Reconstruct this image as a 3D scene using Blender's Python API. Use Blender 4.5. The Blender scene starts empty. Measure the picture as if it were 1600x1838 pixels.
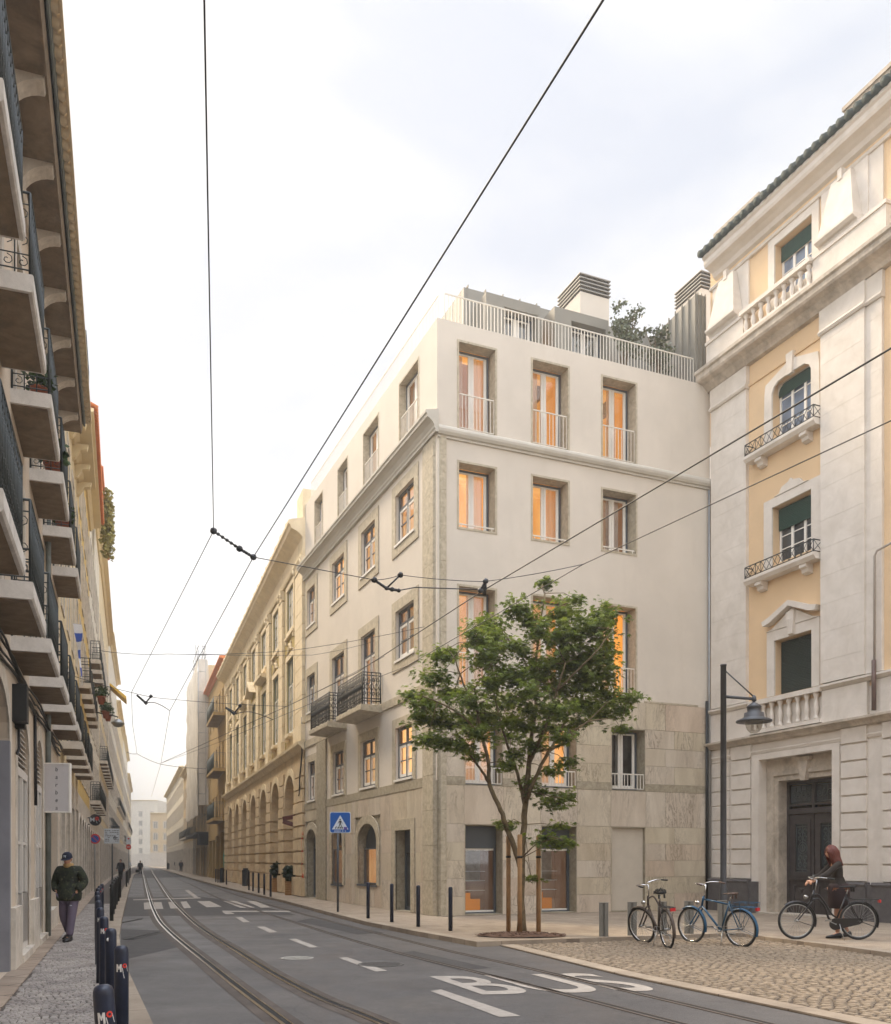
import bpy, bmesh, math, random
from mathutils import Matrix, Vector, noise
S = bpy.context.scene
COL = S.collection
random.seed(7)
rad = math.radians
# ---------------------------------------------------------------- camera
F, CX, HY, H = 1644.0, 800.0, 1546.0, 1.68      # focal length and horizon, in pixels of the 1600 x 1838 photograph
cam = bpy.data.cameras.new("camera")
cam.sensor_fit = 'HORIZONTAL'
cam.sensor_width = 36.0
cam.lens = 36.0 * F / 1600.0
cam.shift_y = (HY - 919.0) / 1600.0
cam.clip_start = 0.05
cam.clip_end = 3000.0
camo = bpy.data.objects.new("camera", cam)
COL.objects.link(camo)
camo.location = (0, 0, H)
camo.rotation_euler = (rad(90), 0, 0)
S.camera = camo
# ---------------------------------------------------------------- sky, sun, exposure
SUN_AZ, SUN_EL = rad(-46), rad(42)               # left of the street, fairly low
w = bpy.data.worlds.new("World")
S.world = w
w.use_nodes = True
nt = w.node_tree
N, LK = nt.nodes, nt.links
bg = N["Background"]
sky = N.new("ShaderNodeTexSky")
sky.sky_type = 'NISHITA'
sky.sun_disc = False
sky.sun_elevation = SUN_EL
sky.sun_rotation = SUN_AZ
sky.air_density = 1.0
sky.dust_density = 2.0
tc = N.new("ShaderNodeTexCoord")
sep = N.new("ShaderNodeSeparateXYZ")
LK.new(tc.outputs["Generated"], sep.inputs[0])
mp = N.new("ShaderNodeMapping")
mp.inputs["Scale"].default_value = (1.0, 1.0, 2.4)
mp.inputs["Rotation"].default_value = (0.3, 0.5, 0.4)
mp.inputs["Location"].default_value = (1.0, 3.0, 5.0)
LK.new(tc.outputs["Generated"], mp.inputs[0])
nz = N.new("ShaderNodeTexNoise")
nz.inputs["Scale"].default_value = 2.3
nz.inputs["Detail"].default_value = 5
nz.inputs["Roughness"].default_value = 0.46
nz.inputs["Distortion"].default_value = 0.5
LK.new(mp.outputs[0], nz.inputs["Vector"])
cr = N.new("ShaderNodeValToRGB")
cr.color_ramp.elements[0].position = 0.32
cr.color_ramp.elements[1].position = 0.50
el = N.new("ShaderNodeMath")                       # more cloud towards the horizon, more open sky high up
el.operation = 'MULTIPLY_ADD'
el.inputs[1].default_value = -0.60
el.inputs[2].default_value = 0.27
LK.new(sep.outputs[2], el.inputs[0])
el2 = N.new("ShaderNodeMath")
el2.operation = 'ADD'
LK.new(nz.outputs[0], el2.inputs[0])
LK.new(el.outputs[0], el2.inputs[1])
LK.new(el2.outputs[0], cr.inputs[0])
# clouds: two tones of high thin overcast
cl = N.new("ShaderNodeMix")
cl.data_type = 'RGBA'
cl.inputs[6].default_value = (0.87, 0.92, 1.03, 1)
cl.inputs[7].default_value = (1.15, 1.15, 1.16, 1)
LK.new(cr.outputs[0], cl.inputs[0])
# overcast sky boosted near the zenith, above the view, to light the street
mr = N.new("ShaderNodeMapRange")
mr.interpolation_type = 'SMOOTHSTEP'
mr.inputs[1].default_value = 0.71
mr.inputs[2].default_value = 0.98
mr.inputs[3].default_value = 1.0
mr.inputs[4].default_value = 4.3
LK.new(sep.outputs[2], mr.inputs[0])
# sky behind the viewer boosted to light the facades
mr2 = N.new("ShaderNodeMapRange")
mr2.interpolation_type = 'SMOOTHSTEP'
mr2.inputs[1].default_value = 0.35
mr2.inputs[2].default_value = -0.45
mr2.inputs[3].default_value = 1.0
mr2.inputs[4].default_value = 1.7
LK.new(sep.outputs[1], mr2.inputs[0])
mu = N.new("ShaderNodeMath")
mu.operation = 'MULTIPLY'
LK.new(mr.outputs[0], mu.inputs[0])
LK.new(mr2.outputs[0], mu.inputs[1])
mr3 = N.new("ShaderNodeMapRange")               # bright haze near the horizon
mr3.interpolation_type = 'SMOOTHSTEP'
mr3.inputs[1].default_value = 0.0
mr3.inputs[2].default_value = 0.5
mr3.inputs[3].default_value = 1.35
mr3.inputs[4].default_value = 1.0
LK.new(sep.outputs[2], mr3.inputs[0])
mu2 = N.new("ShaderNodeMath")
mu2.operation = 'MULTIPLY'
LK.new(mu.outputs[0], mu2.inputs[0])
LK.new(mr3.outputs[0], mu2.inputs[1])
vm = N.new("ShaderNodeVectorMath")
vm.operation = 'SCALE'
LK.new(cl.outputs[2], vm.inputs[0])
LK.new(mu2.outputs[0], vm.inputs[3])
ks = N.new("ShaderNodeVectorMath")
ks.operation = 'SCALE'
ks.inputs[3].default_value = 10.0                # cloud luminance in the units of the sky texture
LK.new(vm.outputs[0], ks.inputs[0])
fin = N.new("ShaderNodeMix")
fin.data_type = 'RGBA'
fin.inputs[0].default_value = 0.88
LK.new(sky.outputs[0], fin.inputs[6])
LK.new(ks.outputs[0], fin.inputs[7])
LK.new(fin.outputs[2], bg.inputs[0])
bg.inputs[1].default_value = 0.085
sun = bpy.data.lights.new("sun", 'SUN')
sun.energy = 4.2
sun.angle = rad(14)
sun.color = (1.0, 0.81, 0.57)
suno = bpy.data.objects.new("sun", sun)
COL.objects.link(suno)
sd = Vector((math.sin(SUN_AZ) * math.cos(SUN_EL), math.cos(SUN_AZ) * math.cos(SUN_EL), math.sin(SUN_EL)))
suno.rotation_euler = sd.to_track_quat('Z', 'Y').to_euler()
suno.location = sd * 60
S.view_settings.view_transform = 'Standard'
S.view_settings.look = 'None'
S.view_settings.exposure = 0.18
S.view_settings.gamma = 1.0
# ---------------------------------------------------------------- helpers
def G(px, py, z=0.0):                            # ground point seen at a pixel
    Y = (H - z) * F / (py - HY)
    return Vector(((px - CX) / F * Y, Y, z))
def at(px, py, Y):
    return Vector(((px - CX) / F * Y, Y, H - (py - HY) / F * Y))

class MB:
    def __init__(s):
        s.v, s.f, s.m, s.sm = [], [], [], []
    def add(s, vs, fs, mi=0, smooth=False):
        o = len(s.v)
        s.v += [tuple(p) for p in vs]
        for f in fs:
            s.f.append(tuple(i + o for i in f)); s.m.append(mi); s.sm.append(smooth)
        return s
    def quad(s, a, b, c, d, mi=0):
        return s.add([a, b, c, d], [(0, 1, 2, 3)], mi)
    def poly(s, pts, mi=0):
        return s.add(pts, [tuple(range(len(pts)))], mi)
    def box(s, x0, x1, y0, y1, z0, z1, mi=0):
        if x0 > x1: x0, x1 = x1, x0
        if y0 > y1: y0, y1 = y1, y0
        if z0 > z1: z0, z1 = z1, z0
        v = [(x0, y0, z0), (x1, y0, z0), (x1, y1, z0), (x0, y1, z0), (x0, y0, z1), (x1, y0, z1), (x1, y1, z1), (x0, y1, z1)]
        return s.add(v, [(0, 3, 2, 1), (4, 5, 6, 7), (0, 1, 5, 4), (1, 2, 6, 5), (2, 3, 7, 6), (3, 0, 4, 7)], mi)
    def prism(s, pts, ax, a, b, mi=0):           # 2-D outline pulled along an axis; pts are the other two coordinates in x,y,z order
        n = len(pts)
        def mk(p, t):
            return (t, p[0], p[1]) if ax == 'x' else ((p[0], t, p[1]) if ax == 'y' else (p[0], p[1], t))
        vs = [mk(p, a) for p in pts] + [mk(p, b) for p in pts]
        fs = [tuple(range(n)), tuple(range(2 * n - 1, n - 1, -1))] + [(i, i + n, (i + 1) % n + n, (i + 1) % n) for i in range(n)]
        return s.add(vs, fs, mi)
    def tube(s, pts, r, n=6, mi=0, cap=True, smooth=True):
        pts = [Vector(p) for p in pts]
        rs = r if isinstance(r, (list, tuple)) else [r] * len(pts)
        vs, fs = [], []
        up = None
        for i, p in enumerate(pts):
            t = (pts[min(i + 1, len(pts) - 1)] - pts[max(i - 1, 0)])
            if t.length < 1e-9: t = Vector((0, 0, 1))
            t.normalize()
            if up is None:
                up = Vector((0, 0, 1)) if abs(t.z) < 0.9 else Vector((1, 0, 0))
            a = t.cross(up)
            if a.length < 1e-6: a = t.cross(Vector((1, 0.3, 0)))
            a.normalize(); b = a.cross(t).normalized(); up = b
            for k in range(n):
                q = 2 * math.pi * k / n
                vs.append(p + (a * math.cos(q) + b * math.sin(q)) * rs[i])
        for i in range(len(pts) - 1):
            for k in range(n):
                fs.append((i * n + k, i * n + (k + 1) % n, (i + 1) * n + (k + 1) % n, (i + 1) * n + k))
        if cap:
            fs.append(tuple(range(n - 1, -1, -1))); fs.append(tuple(range((len(pts) - 1) * n, len(pts) * n)))
        return s.add(vs, fs, mi, smooth)
    def lathe(s, prof, c=(0, 0, 0), n=16, mi=0, M=None, smooth=True):   # profile of (radius, height)
        vs, fs = [], []
        for (r, z) in prof:
            for k in range(n):
                q = 2 * math.pi * k / n
                p = Vector((r * math.cos(q), r * math.sin(q), z))
                if M: p = M @ p
                vs.append(p + Vector(c))
        m = len(prof)
        for i in range(m - 1):
            for k in range(n):
                fs.append((i * n + k, i * n + (k + 1) % n, (i + 1) * n + (k + 1) % n, (i + 1) * n + k))
        fs.append(tuple(range(n - 1, -1, -1))); fs.append(tuple(range((m - 1) * n, m * n)))
        return s.add(vs, fs, mi, smooth)
    def torus(s, R, r, M, nR=36, nr=8, mi=0):
        vs, fs = [], []
        for i in range(nR):
            a = 2 * math.pi * i / nR
            for j in range(nr):
                b = 2 * math.pi * j / nr
                vs.append(M @ Vector(((R + r * math.cos(b)) * math.cos(a), (R + r * math.cos(b)) * math.sin(a), r * math.sin(b))))
        for i in range(nR):
            for j in range(nr):
                fs.append((i * nr + j, ((i + 1) % nR) * nr + j, ((i + 1) % nR) * nr + (j + 1) % nr, i * nr + (j + 1) % nr))
        return s.add(vs, fs, mi, True)
    def ring(s, inner, outer, y0, y1, closed=True, mi=0):    # frame between two outlines (x,z), front at y0, back at y1
        n = len(inner)
        vs = [(p[0], y0, p[1]) for p in inner] + [(p[0], y0, p[1]) for p in outer] + [(p[0], y1, p[1]) for p in inner] + [(p[0], y1, p[1]) for p in outer]
        fs = []
        for i in range(n if closed else n - 1):
            j = (i + 1) % n
            fs += [(i, j, n + j, n + i), (n + i, n + j, 3 * n + j, 3 * n + i), (j, i, 2 * n + i, 2 * n + j)]
        if not closed:
            fs += [(0, n, 3 * n, 2 * n), (n - 1, 3 * n - 1, 4 * n - 1, 2 * n - 1)]
        return s.add(vs, fs, mi)
    def mesh(s, name, mats):
        me = bpy.data.meshes.new(name)
        me.from_pydata(s.v, [], s.f)
        if not isinstance(mats, (list, tuple)): mats = [mats]
        for m in mats: me.materials.append(m)
        me.polygons.foreach_set("material_index", s.m)
        me.polygons.foreach_set("use_smooth", s.sm)
        me.update()
        return me

def outline(x0, x1, z0, z1, rise=0.0, n=10):
    if rise <= 0: return [(x0, z0), (x0, z1), (x1, z1), (x1, z0)]
    zs = z1 - rise; xc = (x0 + x1) / 2; a = (x1 - x0) / 2
    return [(x0, z0)] + [(xc - a * math.cos(math.pi * k / n), zs + rise * math.sin(math.pi * k / n)) for k in range(n + 1)] + [(x1, z0)]

def obj(name, data, parent=None, M=None, kind=None):
    o = bpy.data.objects.new(name, data)
    COL.objects.link(o)
    if parent: o.parent = parent
    if M is not None: o.matrix_local = M
    if kind: o["kind"] = kind
    return o
def part(name, mb, mat, parent, M=None, label=None):
    o = obj(name, mb.mesh(name, mat), parent, M)
    if label: o["label"] = label
    return o
def tag(o, label, cat, group=None, kind=None):
    o["label"] = label; o["category"] = cat
    if group: o["group"] = group
    if kind: o["kind"] = kind
    return o
def thing(name, label, cat, loc=(0, 0, 0), rz=0.0, group=None):
    o = bpy.data.objects.new(name, None)
    COL.objects.link(o)
    o.location = loc; o.rotation_euler = (0, 0, rz)
    o.empty_display_size = 0.2
    return tag(o, label, cat, group)
def struct(name, mb, mat):
    return obj(name, mb.mesh(name, mat), kind='structure')
def dup(root, loc, rz=None, label=None):
    r = root.copy(); COL.objects.link(r); r.location = loc
    if rz is not None: r.rotation_euler = (0, 0, rz)
    if label: r["label"] = label
    for ch in list(root.children):
        c = ch.copy(); COL.objects.link(c); c.parent = r
        for g in list(ch.children):
            d = g.copy(); COL.objects.link(d); d.parent = c
    return r
def T(x, y, z): return Matrix.Translation((x, y, z))

# ---------------------------------------------------------------- materials
def nodes(m):
    m.use_nodes = True
    t = m.node_tree
    return t, t.nodes, t.links, t.nodes["Principled BSDF"]
def mixc(t, fac, a, b, mode='MIX'):
    n = t.nodes.new("ShaderNodeMix"); n.data_type = 'RGBA'; n.blend_type = mode
    for s_, v in ((0, fac), (6, a), (7, b)):
        if hasattr(v, 'is_output'): t.links.new(v, n.inputs[s_])
        elif s_ == 0: n.inputs[0].default_value = v
        else: n.inputs[s_].default_value = (*v, 1)
    return n.outputs[2]
def ramp(t, src, a, b, c0=(0, 0, 0), c1=(1, 1, 1)):
    n = t.nodes.new("ShaderNodeValToRGB")
    e = n.color_ramp.elements
    e[0].position, e[1].position = a, b
    e[0].color, e[1].color = (*c0, 1), (*c1, 1)
    t.links.new(src, n.inputs[0])
    return n.outputs[0]
def nzt(t, scale, detail=5, rough=0.55, vec=None, stretch=None, dist=0.0):
    n = t.nodes.new("ShaderNodeTexNoise")
    n.inputs["Scale"].default_value = scale; n.inputs["Detail"].default_value = detail
    n.inputs["Roughness"].default_value = rough; n.inputs["Distortion"].default_value = dist
    if vec is None:
        c = t.nodes.new("ShaderNodeTexCoord"); vec = c.outputs["Object"]
    if stretch:
        m = t.nodes.new("ShaderNodeMapping"); m.inputs["Scale"].default_value = stretch
        t.links.new(vec, m.inputs[0]); vec = m.outputs[0]
    t.links.new(vec, n.inputs["Vector"])
    return n.outputs[0]
def bump(t, b, h, strength=0.3, dist=0.01):
    n = t.nodes.new("ShaderNodeBump"); n.inputs["Strength"].default_value = strength; n.inputs["Distance"].default_value = dist
    t.links.new(h, n.inputs["Height"]); t.links.new(n.outputs[0], b.inputs["Normal"])
def hexs(r, g, b):                               # sRGB bytes to linear
    f = lambda c: (c / 255 / 12.92) if c <= 10 else ((c / 255 + 0.055) / 1.055) ** 2.4
    return (f(r), f(g), f(b))
def paint(name, col, rough=0.55, var=0.12, scale=3.0, metal=0.0, bmp=0.0, spec=0.5):
    m = bpy.data.materials.new(name); t, n, l, b = nodes(m)
    a = nzt(t, scale, 6, 0.6)
    c0 = tuple(max(0, c * (1 - var)) for c in col); c1 = tuple(min(1, c * (1 + var)) for c in col)
    l.new(ramp(t, a, 0.3, 0.7, c0, c1), b.inputs["Base Color"])
    b.inputs["Roughness"].default_value = rough; b.inputs["Metallic"].default_value = metal
    b.inputs["Specular IOR Level"].default_value = spec
    if bmp: bump(t, b, nzt(t, scale * 12, 4, 0.6), bmp, 0.004)
    return m
def plaster(name, col, dirt=(0.16, 0.13, 0.10), amount=0.35, scale=0.8, rough=0.85):
    m = bpy.data.materials.new(name); t, n, l, b = nodes(m)
    base = ramp(t, nzt(t, scale, 8, 0.62), 0.3, 0.72, tuple(c * 0.90 for c in col), tuple(min(1, c * 1.06) for c in col))
    st = ramp(t, nzt(t, 1.1, 8, 0.7, stretch=(2.2, 2.2, 0.28)), 0.52, 0.78)
    st2 = ramp(t, nzt(t, 9, 6, 0.7), 0.35, 0.8)
    k = t.nodes.new("ShaderNodeMath"); k.operation = 'MULTIPLY'
    l.new(st, k.inputs[0]); l.new(st2, k.inputs[1])
    k2 = t.nodes.new("ShaderNodeMath"); k2.operation = 'MULTIPLY'; k2.inputs[1].default_value = amount
    l.new(k.outputs[0], k2.inputs[0])
    l.new(mixc(t, k2.outputs[0], base, dirt), b.inputs["Base Color"])
    b.inputs["Roughness"].default_value = rough
    b.inputs["Specular IOR Level"].default_value = 0.25
    bump(t, b, nzt(t, 60, 5, 0.6), 0.18, 0.004)
    return m
def stone(name, c0, c1, scale=6.0, rough=0.7, veins=None, blotch=0.0):
    m = bpy.data.materials.new(name); t, n, l, b = nodes(m)
    col = ramp(t, nzt(t, scale, 9, 0.68, dist=0.6), 0.32, 0.68, c0, c1)
    if blotch:
        f = ramp(t, nzt(t, 1.3, 8, 0.7), 0.5, 0.75)
        k = t.nodes.new("ShaderNodeMath"); k.operation = 'MULTIPLY'; k.inputs[1].default_value = blotch
        l.new(f, k.inputs[0])
        col = mixc(t, k.outputs[0], col, (0.10, 0.085, 0.065))
    l.new(col, b.inputs["Base Color"])
    b.inputs["Roughness"].default_value = rough
    b.inputs["Specular IOR Level"].default_value = 0.3
    bump(t, b, nzt(t, 45, 5, 0.65), 0.2, 0.004)
    return m
def emis(name, col, strength, col2=None, stretch=None):
    m = bpy.data.materials.new(name); t, n, l, b = nodes(m)
    b.inputs["Base Color"].default_value = (*[c * 0.5 for c in col], 1)
    b.inputs["Roughness"].default_value = 0.7
    if col2:
        l.new(ramp(t, nzt(t, 1.6, 4, 0.5, stretch=stretch), 0.36, 0.66, col, col2), b.inputs["Emission Color"])
    else:
        b.inputs["Emission Color"].default_value = (*col, 1)
    oi = t.nodes.new("ShaderNodeObjectInfo")         # no two rooms are lit alike
    mr_ = t.nodes.new("ShaderNodeMapRange"); mr_.inputs[3].default_value = strength * .45; mr_.inputs[4].default_value = strength * 1.35
    l.new(oi.outputs["Random"], mr_.inputs[0]); l.new(mr_.outputs[0], b.inputs["Emission Strength"])
    return m
def glassmat(name, tint=(0.9, 0.93, 0.95), refl=0.12):
    m = bpy.data.materials.new(name); m.use_nodes = True
    t = m.node_tree; t.nodes.clear()
    out = t.nodes.new("ShaderNodeOutputMaterial")
    tr = t.nodes.new("ShaderNodeBsdfTransparent"); tr.inputs[0].default_value = (*tint, 1)
    gl = t.nodes.new("ShaderNodeBsdfGlossy"); gl.inputs["Roughness"].default_value = 0.03
    gl.inputs["Color"].default_value = (0.9, 0.92, 0.95, 1)
    fr = t.nodes.new("ShaderNodeFresnel"); fr.inputs[0].default_value = 1.42
    ad = t.nodes.new("ShaderNodeMath"); ad.operation = 'ADD'; ad.inputs[1].default_value = refl
    t.links.new(fr.outputs[0], ad.inputs[0])
    ge = t.nodes.new("ShaderNodeNewGeometry")          # only the outer face of the pane reflects
    bf = t.nodes.new("ShaderNodeMath"); bf.operation = 'SUBTRACT'; bf.inputs[0].default_value = 1.0; t.links.new(ge.outputs["Backfacing"], bf.inputs[1])
    ml = t.nodes.new("ShaderNodeMath"); ml.operation = 'MULTIPLY'; t.links.new(ad.outputs[0], ml.inputs[0]); t.links.new(bf.outputs[0], ml.inputs[1])
    mx = t.nodes.new("ShaderNodeMixShader")
    t.links.new(ml.outputs[0], mx.inputs[0]); t.links.new(tr.outputs[0], mx.inputs[1]); t.links.new(gl.outputs[0], mx.inputs[2])
    t.links.new(mx.outputs[0], out.inputs[0])
    return m
def panes(name, col=(0.03, 0.035, 0.04), rough=0.06):
    m = bpy.data.materials.new(name); t, n, l, b = nodes(m)
    l.new(ramp(t, nzt(t, 1.2, 3, 0.5), 0.35, 0.65, col, tuple(c * 2.2 for c in col)), b.inputs["Base Color"])
    b.inputs["Roughness"].default_value = rough
    b.inputs["Specular IOR Level"].default_value = 0.9
    bump(t, b, nzt(t, 1.5, 2, 0.5), 0.12, 0.02)
    return m
def cloth(name, col):
    m = bpy.data.materials.new(name); m.use_nodes = True
    t = m.node_tree; t.nodes.clear()
    out = t.nodes.new("ShaderNodeOutputMaterial")
    d = t.nodes.new("ShaderNodeBsdfDiffuse"); d.inputs[0].default_value = (*col, 1)
    r = t.nodes.new("ShaderNodeBsdfTranslucent"); r.inputs[0].default_value = (*col, 1)
    p = t.nodes.new("ShaderNodeBsdfTransparent")
    mx = t.nodes.new("ShaderNodeMixShader"); mx.inputs[0].default_value = 0.5
    m2 = t.nodes.new("ShaderNodeMixShader"); m2.inputs[0].default_value = 0.18
    t.links.new(d.outputs[0], mx.inputs[1]); t.links.new(r.outputs[0], mx.inputs[2])
    t.links.new(mx.outputs[0], m2.inputs[1]); t.links.new(p.outputs[0], m2.inputs[2])
    t.links.new(m2.outputs[0], out.inputs[0])
    return m

def marble_mat():
    # large pale marble slabs: every slab its own tone and its own slanting veins
    m = bpy.data.materials.new("marble_slabs"); t, n, l, b = nodes(m)
    c = t.nodes.new("ShaderNodeTexCoord")
    at_ = t.nodes.new("ShaderNodeAttribute"); at_.attribute_name = "slab"; at_.attribute_type = 'GEOMETRY'
    sc = t.nodes.new("ShaderNodeVectorMath"); sc.operation = 'SCALE'; sc.inputs[3].default_value = 37.0
    l.new(at_.outputs["Color"], sc.inputs[0])
    ad = t.nodes.new("ShaderNodeVectorMath"); ad.operation = 'ADD'
    l.new(c.outputs["Object"], ad.inputs[0]); l.new(sc.outputs[0], ad.inputs[1])
    rt = t.nodes.new("ShaderNodeMapping"); rt.inputs["Rotation"].default_value = (0, rad(38), 0); rt.inputs["Scale"].default_value = (1.5, 1.5, 0.40)
    l.new(ad.outputs[0], rt.inputs[0])
    v = rt.outputs[0]
    base = ramp(t, nzt(t, 0.9, 6, 0.6, vec=v, dist=1.0), 0.3, 0.7, hexs(184, 171, 153), hexs(210, 199, 182))
    sx = t.nodes.new("ShaderNodeSeparateColor"); l.new(at_.outputs["Color"], sx.inputs[0])
    pink = mixc(t, ramp(t, sx.outputs[0], 0.35, 0.95), base, mixc(t, 1.0, base, hexs(252, 243, 238), 'MULTIPLY'))
    green = mixc(t, ramp(t, sx.outputs[1], 0.45, 1.0), pink, mixc(t, 1.0, base, hexs(250, 250, 240), 'MULTIPLY'))
    vn = nzt(t, 2.0, 8, 0.72, vec=v, dist=1.8)
    vm_ = t.nodes.new("ShaderNodeMath"); vm_.operation = 'SUBTRACT'; vm_.inputs[1].default_value = 0.5; l.new(vn, vm_.inputs[0])
    va = t.nodes.new("ShaderNodeMath"); va.operation = 'ABSOLUTE'; l.new(vm_.outputs[0], va.inputs[0])
    vf = ramp(t, va.outputs[0], 0.0, 0.03, (1, 1, 1), (0, 0, 0))
    ms = ramp(t, nzt(t, 0.55, 4, 0.6, vec=v), 0.42, 0.60)
    k = t.nodes.new("ShaderNodeMath"); k.operation = 'MULTIPLY'; l.new(vf, k.inputs[0]); l.new(ms, k.inputs[1])
    k2 = t.nodes.new("ShaderNodeMath"); k2.operation = 'MULTIPLY'; k2.inputs[1].default_value = 0.75; l.new(k.outputs[0], k2.inputs[0])
    l.new(mixc(t, k2.outputs[0], green, hexs(104, 88, 72)), b.inputs["Base Color"])
    b.inputs["Roughness"].default_value = 0.45
    b.inputs["Specular IOR Level"].default_value = 0.35
    return m

M = {}
M['wall_white'] = plaster("cream_render", hexs(213, 204, 191), hexs(150, 138, 120), 0.32, 0.5)
M['lioz'] = stone("mottled_limestone", hexs(158, 147, 126), hexs(200, 189, 167), 7.0)
M['lioz_dark'] = stone("grey_limestone", hexs(138, 128, 110), hexs(178, 168, 146), 7.0)
M['moulding'] = plaster("grey_moulding", hexs(196, 190, 178), hexs(120, 110, 98), 0.5, 0.8)
M['marble'] = marble_mat()
M['frame_dark'] = paint("slate_frame_paint", hexs(78, 84, 90), 0.45, 0.06)
M['frame_white'] = paint("white_frame_paint", hexs(232, 228, 220), 0.45, 0.04)
M['rail_white'] = paint("white_metal_paint", hexs(222, 216, 204), 0.4, 0.04)
M['zinc'] = paint("standing_seam_zinc", hexs(132, 128, 118), 0.6, 0.08, 1.0, 0.0)
M['iron'] = paint("black_wrought_iron", (0.014, 0.016, 0.016), 0.45, 0.3, 8)
M['iron_green'] = paint("weathered_green_iron", hexs(74, 82, 80), 0.5, 0.35, 10)
M['glass'] = glassmat("window_glass", refl=0.07)
M['pane'] = panes("dark_window_pane")
M['pane_blue'] = panes("painted_sky_pane", (0.10, 0.13, 0.18))  # sky reflection put into the blue base colour
M['pane_pale'] = panes("pale_curtained_pane", (0.16, 0.15, 0.13), 0.12)
M['room'] = emis("warm_lit_room", hexs(222, 140, 44), 1.2, hexs(250, 194, 108), (1.2, 1.2, 0.3))
M['room_soft'] = emis("soft_lit_room", hexs(228, 160, 84), 1.1, hexs(250, 208, 146), (1, 1, 0.4))
M['room_dim'] = emis("dim_room", hexs(186, 122, 66), 0.6, hexs(224, 176, 120), (1, 1, 0.4))
M['amber_panel'] = emis('amber_back_panel', hexs(206, 124, 44), 0.55); M['room_shop'] = emis('half_lit_shop', hexs(120, 84, 58), 0.35, hexs(170, 140, 116), (1, 1, .5)); M['room_off'] = emis('unlit_room', hexs(60, 56, 52), 0.10)
M['curtain'] = cloth("sheer_curtain", hexs(236, 226, 214))
M['asphalt'] = None
M['bollard'] = paint("navy_bollard_paint", (0.014, 0.02, 0.042), 0.38, 0.25, 14, 0.0, 0.05)
M['white_mark'] = paint("white_print", hexs(214, 212, 208), 0.6, 0.05)
M['red_mark'] = paint("red_print", hexs(206, 58, 44), 0.55, 0.05)
M['black'] = paint("black_rubber", (0.012, 0.012, 0.012), 0.65, 0.2, 10)
M['steel'] = paint("brushed_steel", hexs(160, 160, 158), 0.3, 0.12, 12, 0.9)
M['chrome'] = paint("chrome", hexs(205, 205, 205), 0.15, 0.05, 5, 1.0)
M['wood'] = paint("timber_post", hexs(146, 112, 74), 0.8, 0.25, 6, 0, 0.2)
M['cable'] = paint("black_cable", (0.02, 0.02, 0.021), 0.55, 0.2)
M['pale_metal'] = paint("galvanised_metal", hexs(150, 152, 152), 0.45, 0.12, 5, 0.6)
M['pot'] = paint("terracotta", hexs(158, 92, 66), 0.8, 0.15, 8)
M['leaf'] = None
# ================================================================ ground
def asphalt_mat():
    m = bpy.data.materials.new("worn_asphalt"); t, n, l, b = nodes(m)
    c = ramp(t, nzt(t, 0.35, 7, 0.6), 0.3, 0.7, hexs(70, 69, 70), hexs(92, 90, 89))
    g = ramp(t, nzt(t, 70, 4, 0.85), 0.36, 0.66, (0.50, 0.50, 0.50), (1.55, 1.52, 1.48))
    c = mixc(t, 1.0, c, g, 'MULTIPLY')
    c = mixc(t, 1.0, c, ramp(t, nzt(t, 22, 7, 0.92), 0.36, 0.66, (0.72, 0.72, 0.72), (1.34, 1.32, 1.30)), 'MULTIPLY')
    c = mixc(t, 1.0, c, ramp(t, nzt(t, 7, 8, 0.9), 0.34, 0.68, (0.80, 0.80, 0.80), (1.24, 1.23, 1.21)), 'MULTIPLY')
    # rusty brown wear in long patches
    c = mixc(t, ramp(t, nzt(t, 0.5, 6, 0.65, stretch=(1.6, 0.45, 1)), 0.52, 0.78, (0, 0, 0), (0.55, 0.55, 0.55)), c, hexs(88, 74, 62))
    c = mixc(t, ramp(t, nzt(t, 3.0, 8, 0.8), 0.66, 0.74, (0, 0, 0), (0.5, 0.5, 0.5)), c, hexs(132, 128, 122))
    v = t.nodes.new("ShaderNodeTexVoronoi"); v.feature = 'DISTANCE_TO_EDGE'; v.inputs["Scale"].default_value = 0.33
    cc = t.nodes.new("ShaderNodeTexCoord")
    w_ = t.nodes.new("ShaderNodeVectorMath"); w_.operation = 'ADD'
    nn = t.nodes.new("ShaderNodeTexNoise"); nn.inputs["Scale"].default_value = 1.2; nn.inputs["Detail"].default_value = 6
    l.new(cc.outputs["Object"], nn.inputs["Vector"]); l.new(cc.outputs["Object"], w_.inputs[0]); l.new(nn.outputs["Color"], w_.inputs[1])
    l.new(w_.outputs[0], v.inputs["Vector"])
    c = mixc(t, ramp(t, v.outputs["Distance"], 0.0, 0.006, (0.5, 0.5, 0.5), (0, 0, 0)), c, (0.02, 0.02, 0.02))
    l.new(c, b.inputs["Base Color"])
    l.new(ramp(t, nzt(t, 0.8, 6, 0.6), 0.3, 0.7, (0.44,) * 3, (0.66,) * 3), b.inputs["Roughness"])
    b.inputs["Specular IOR Level"].default_value = 0.45
    bump(t, b, nzt(t, 120, 4, 0.7), 0.5, 0.006)
    return m
M['asphalt'] = asphalt_mat()
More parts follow.
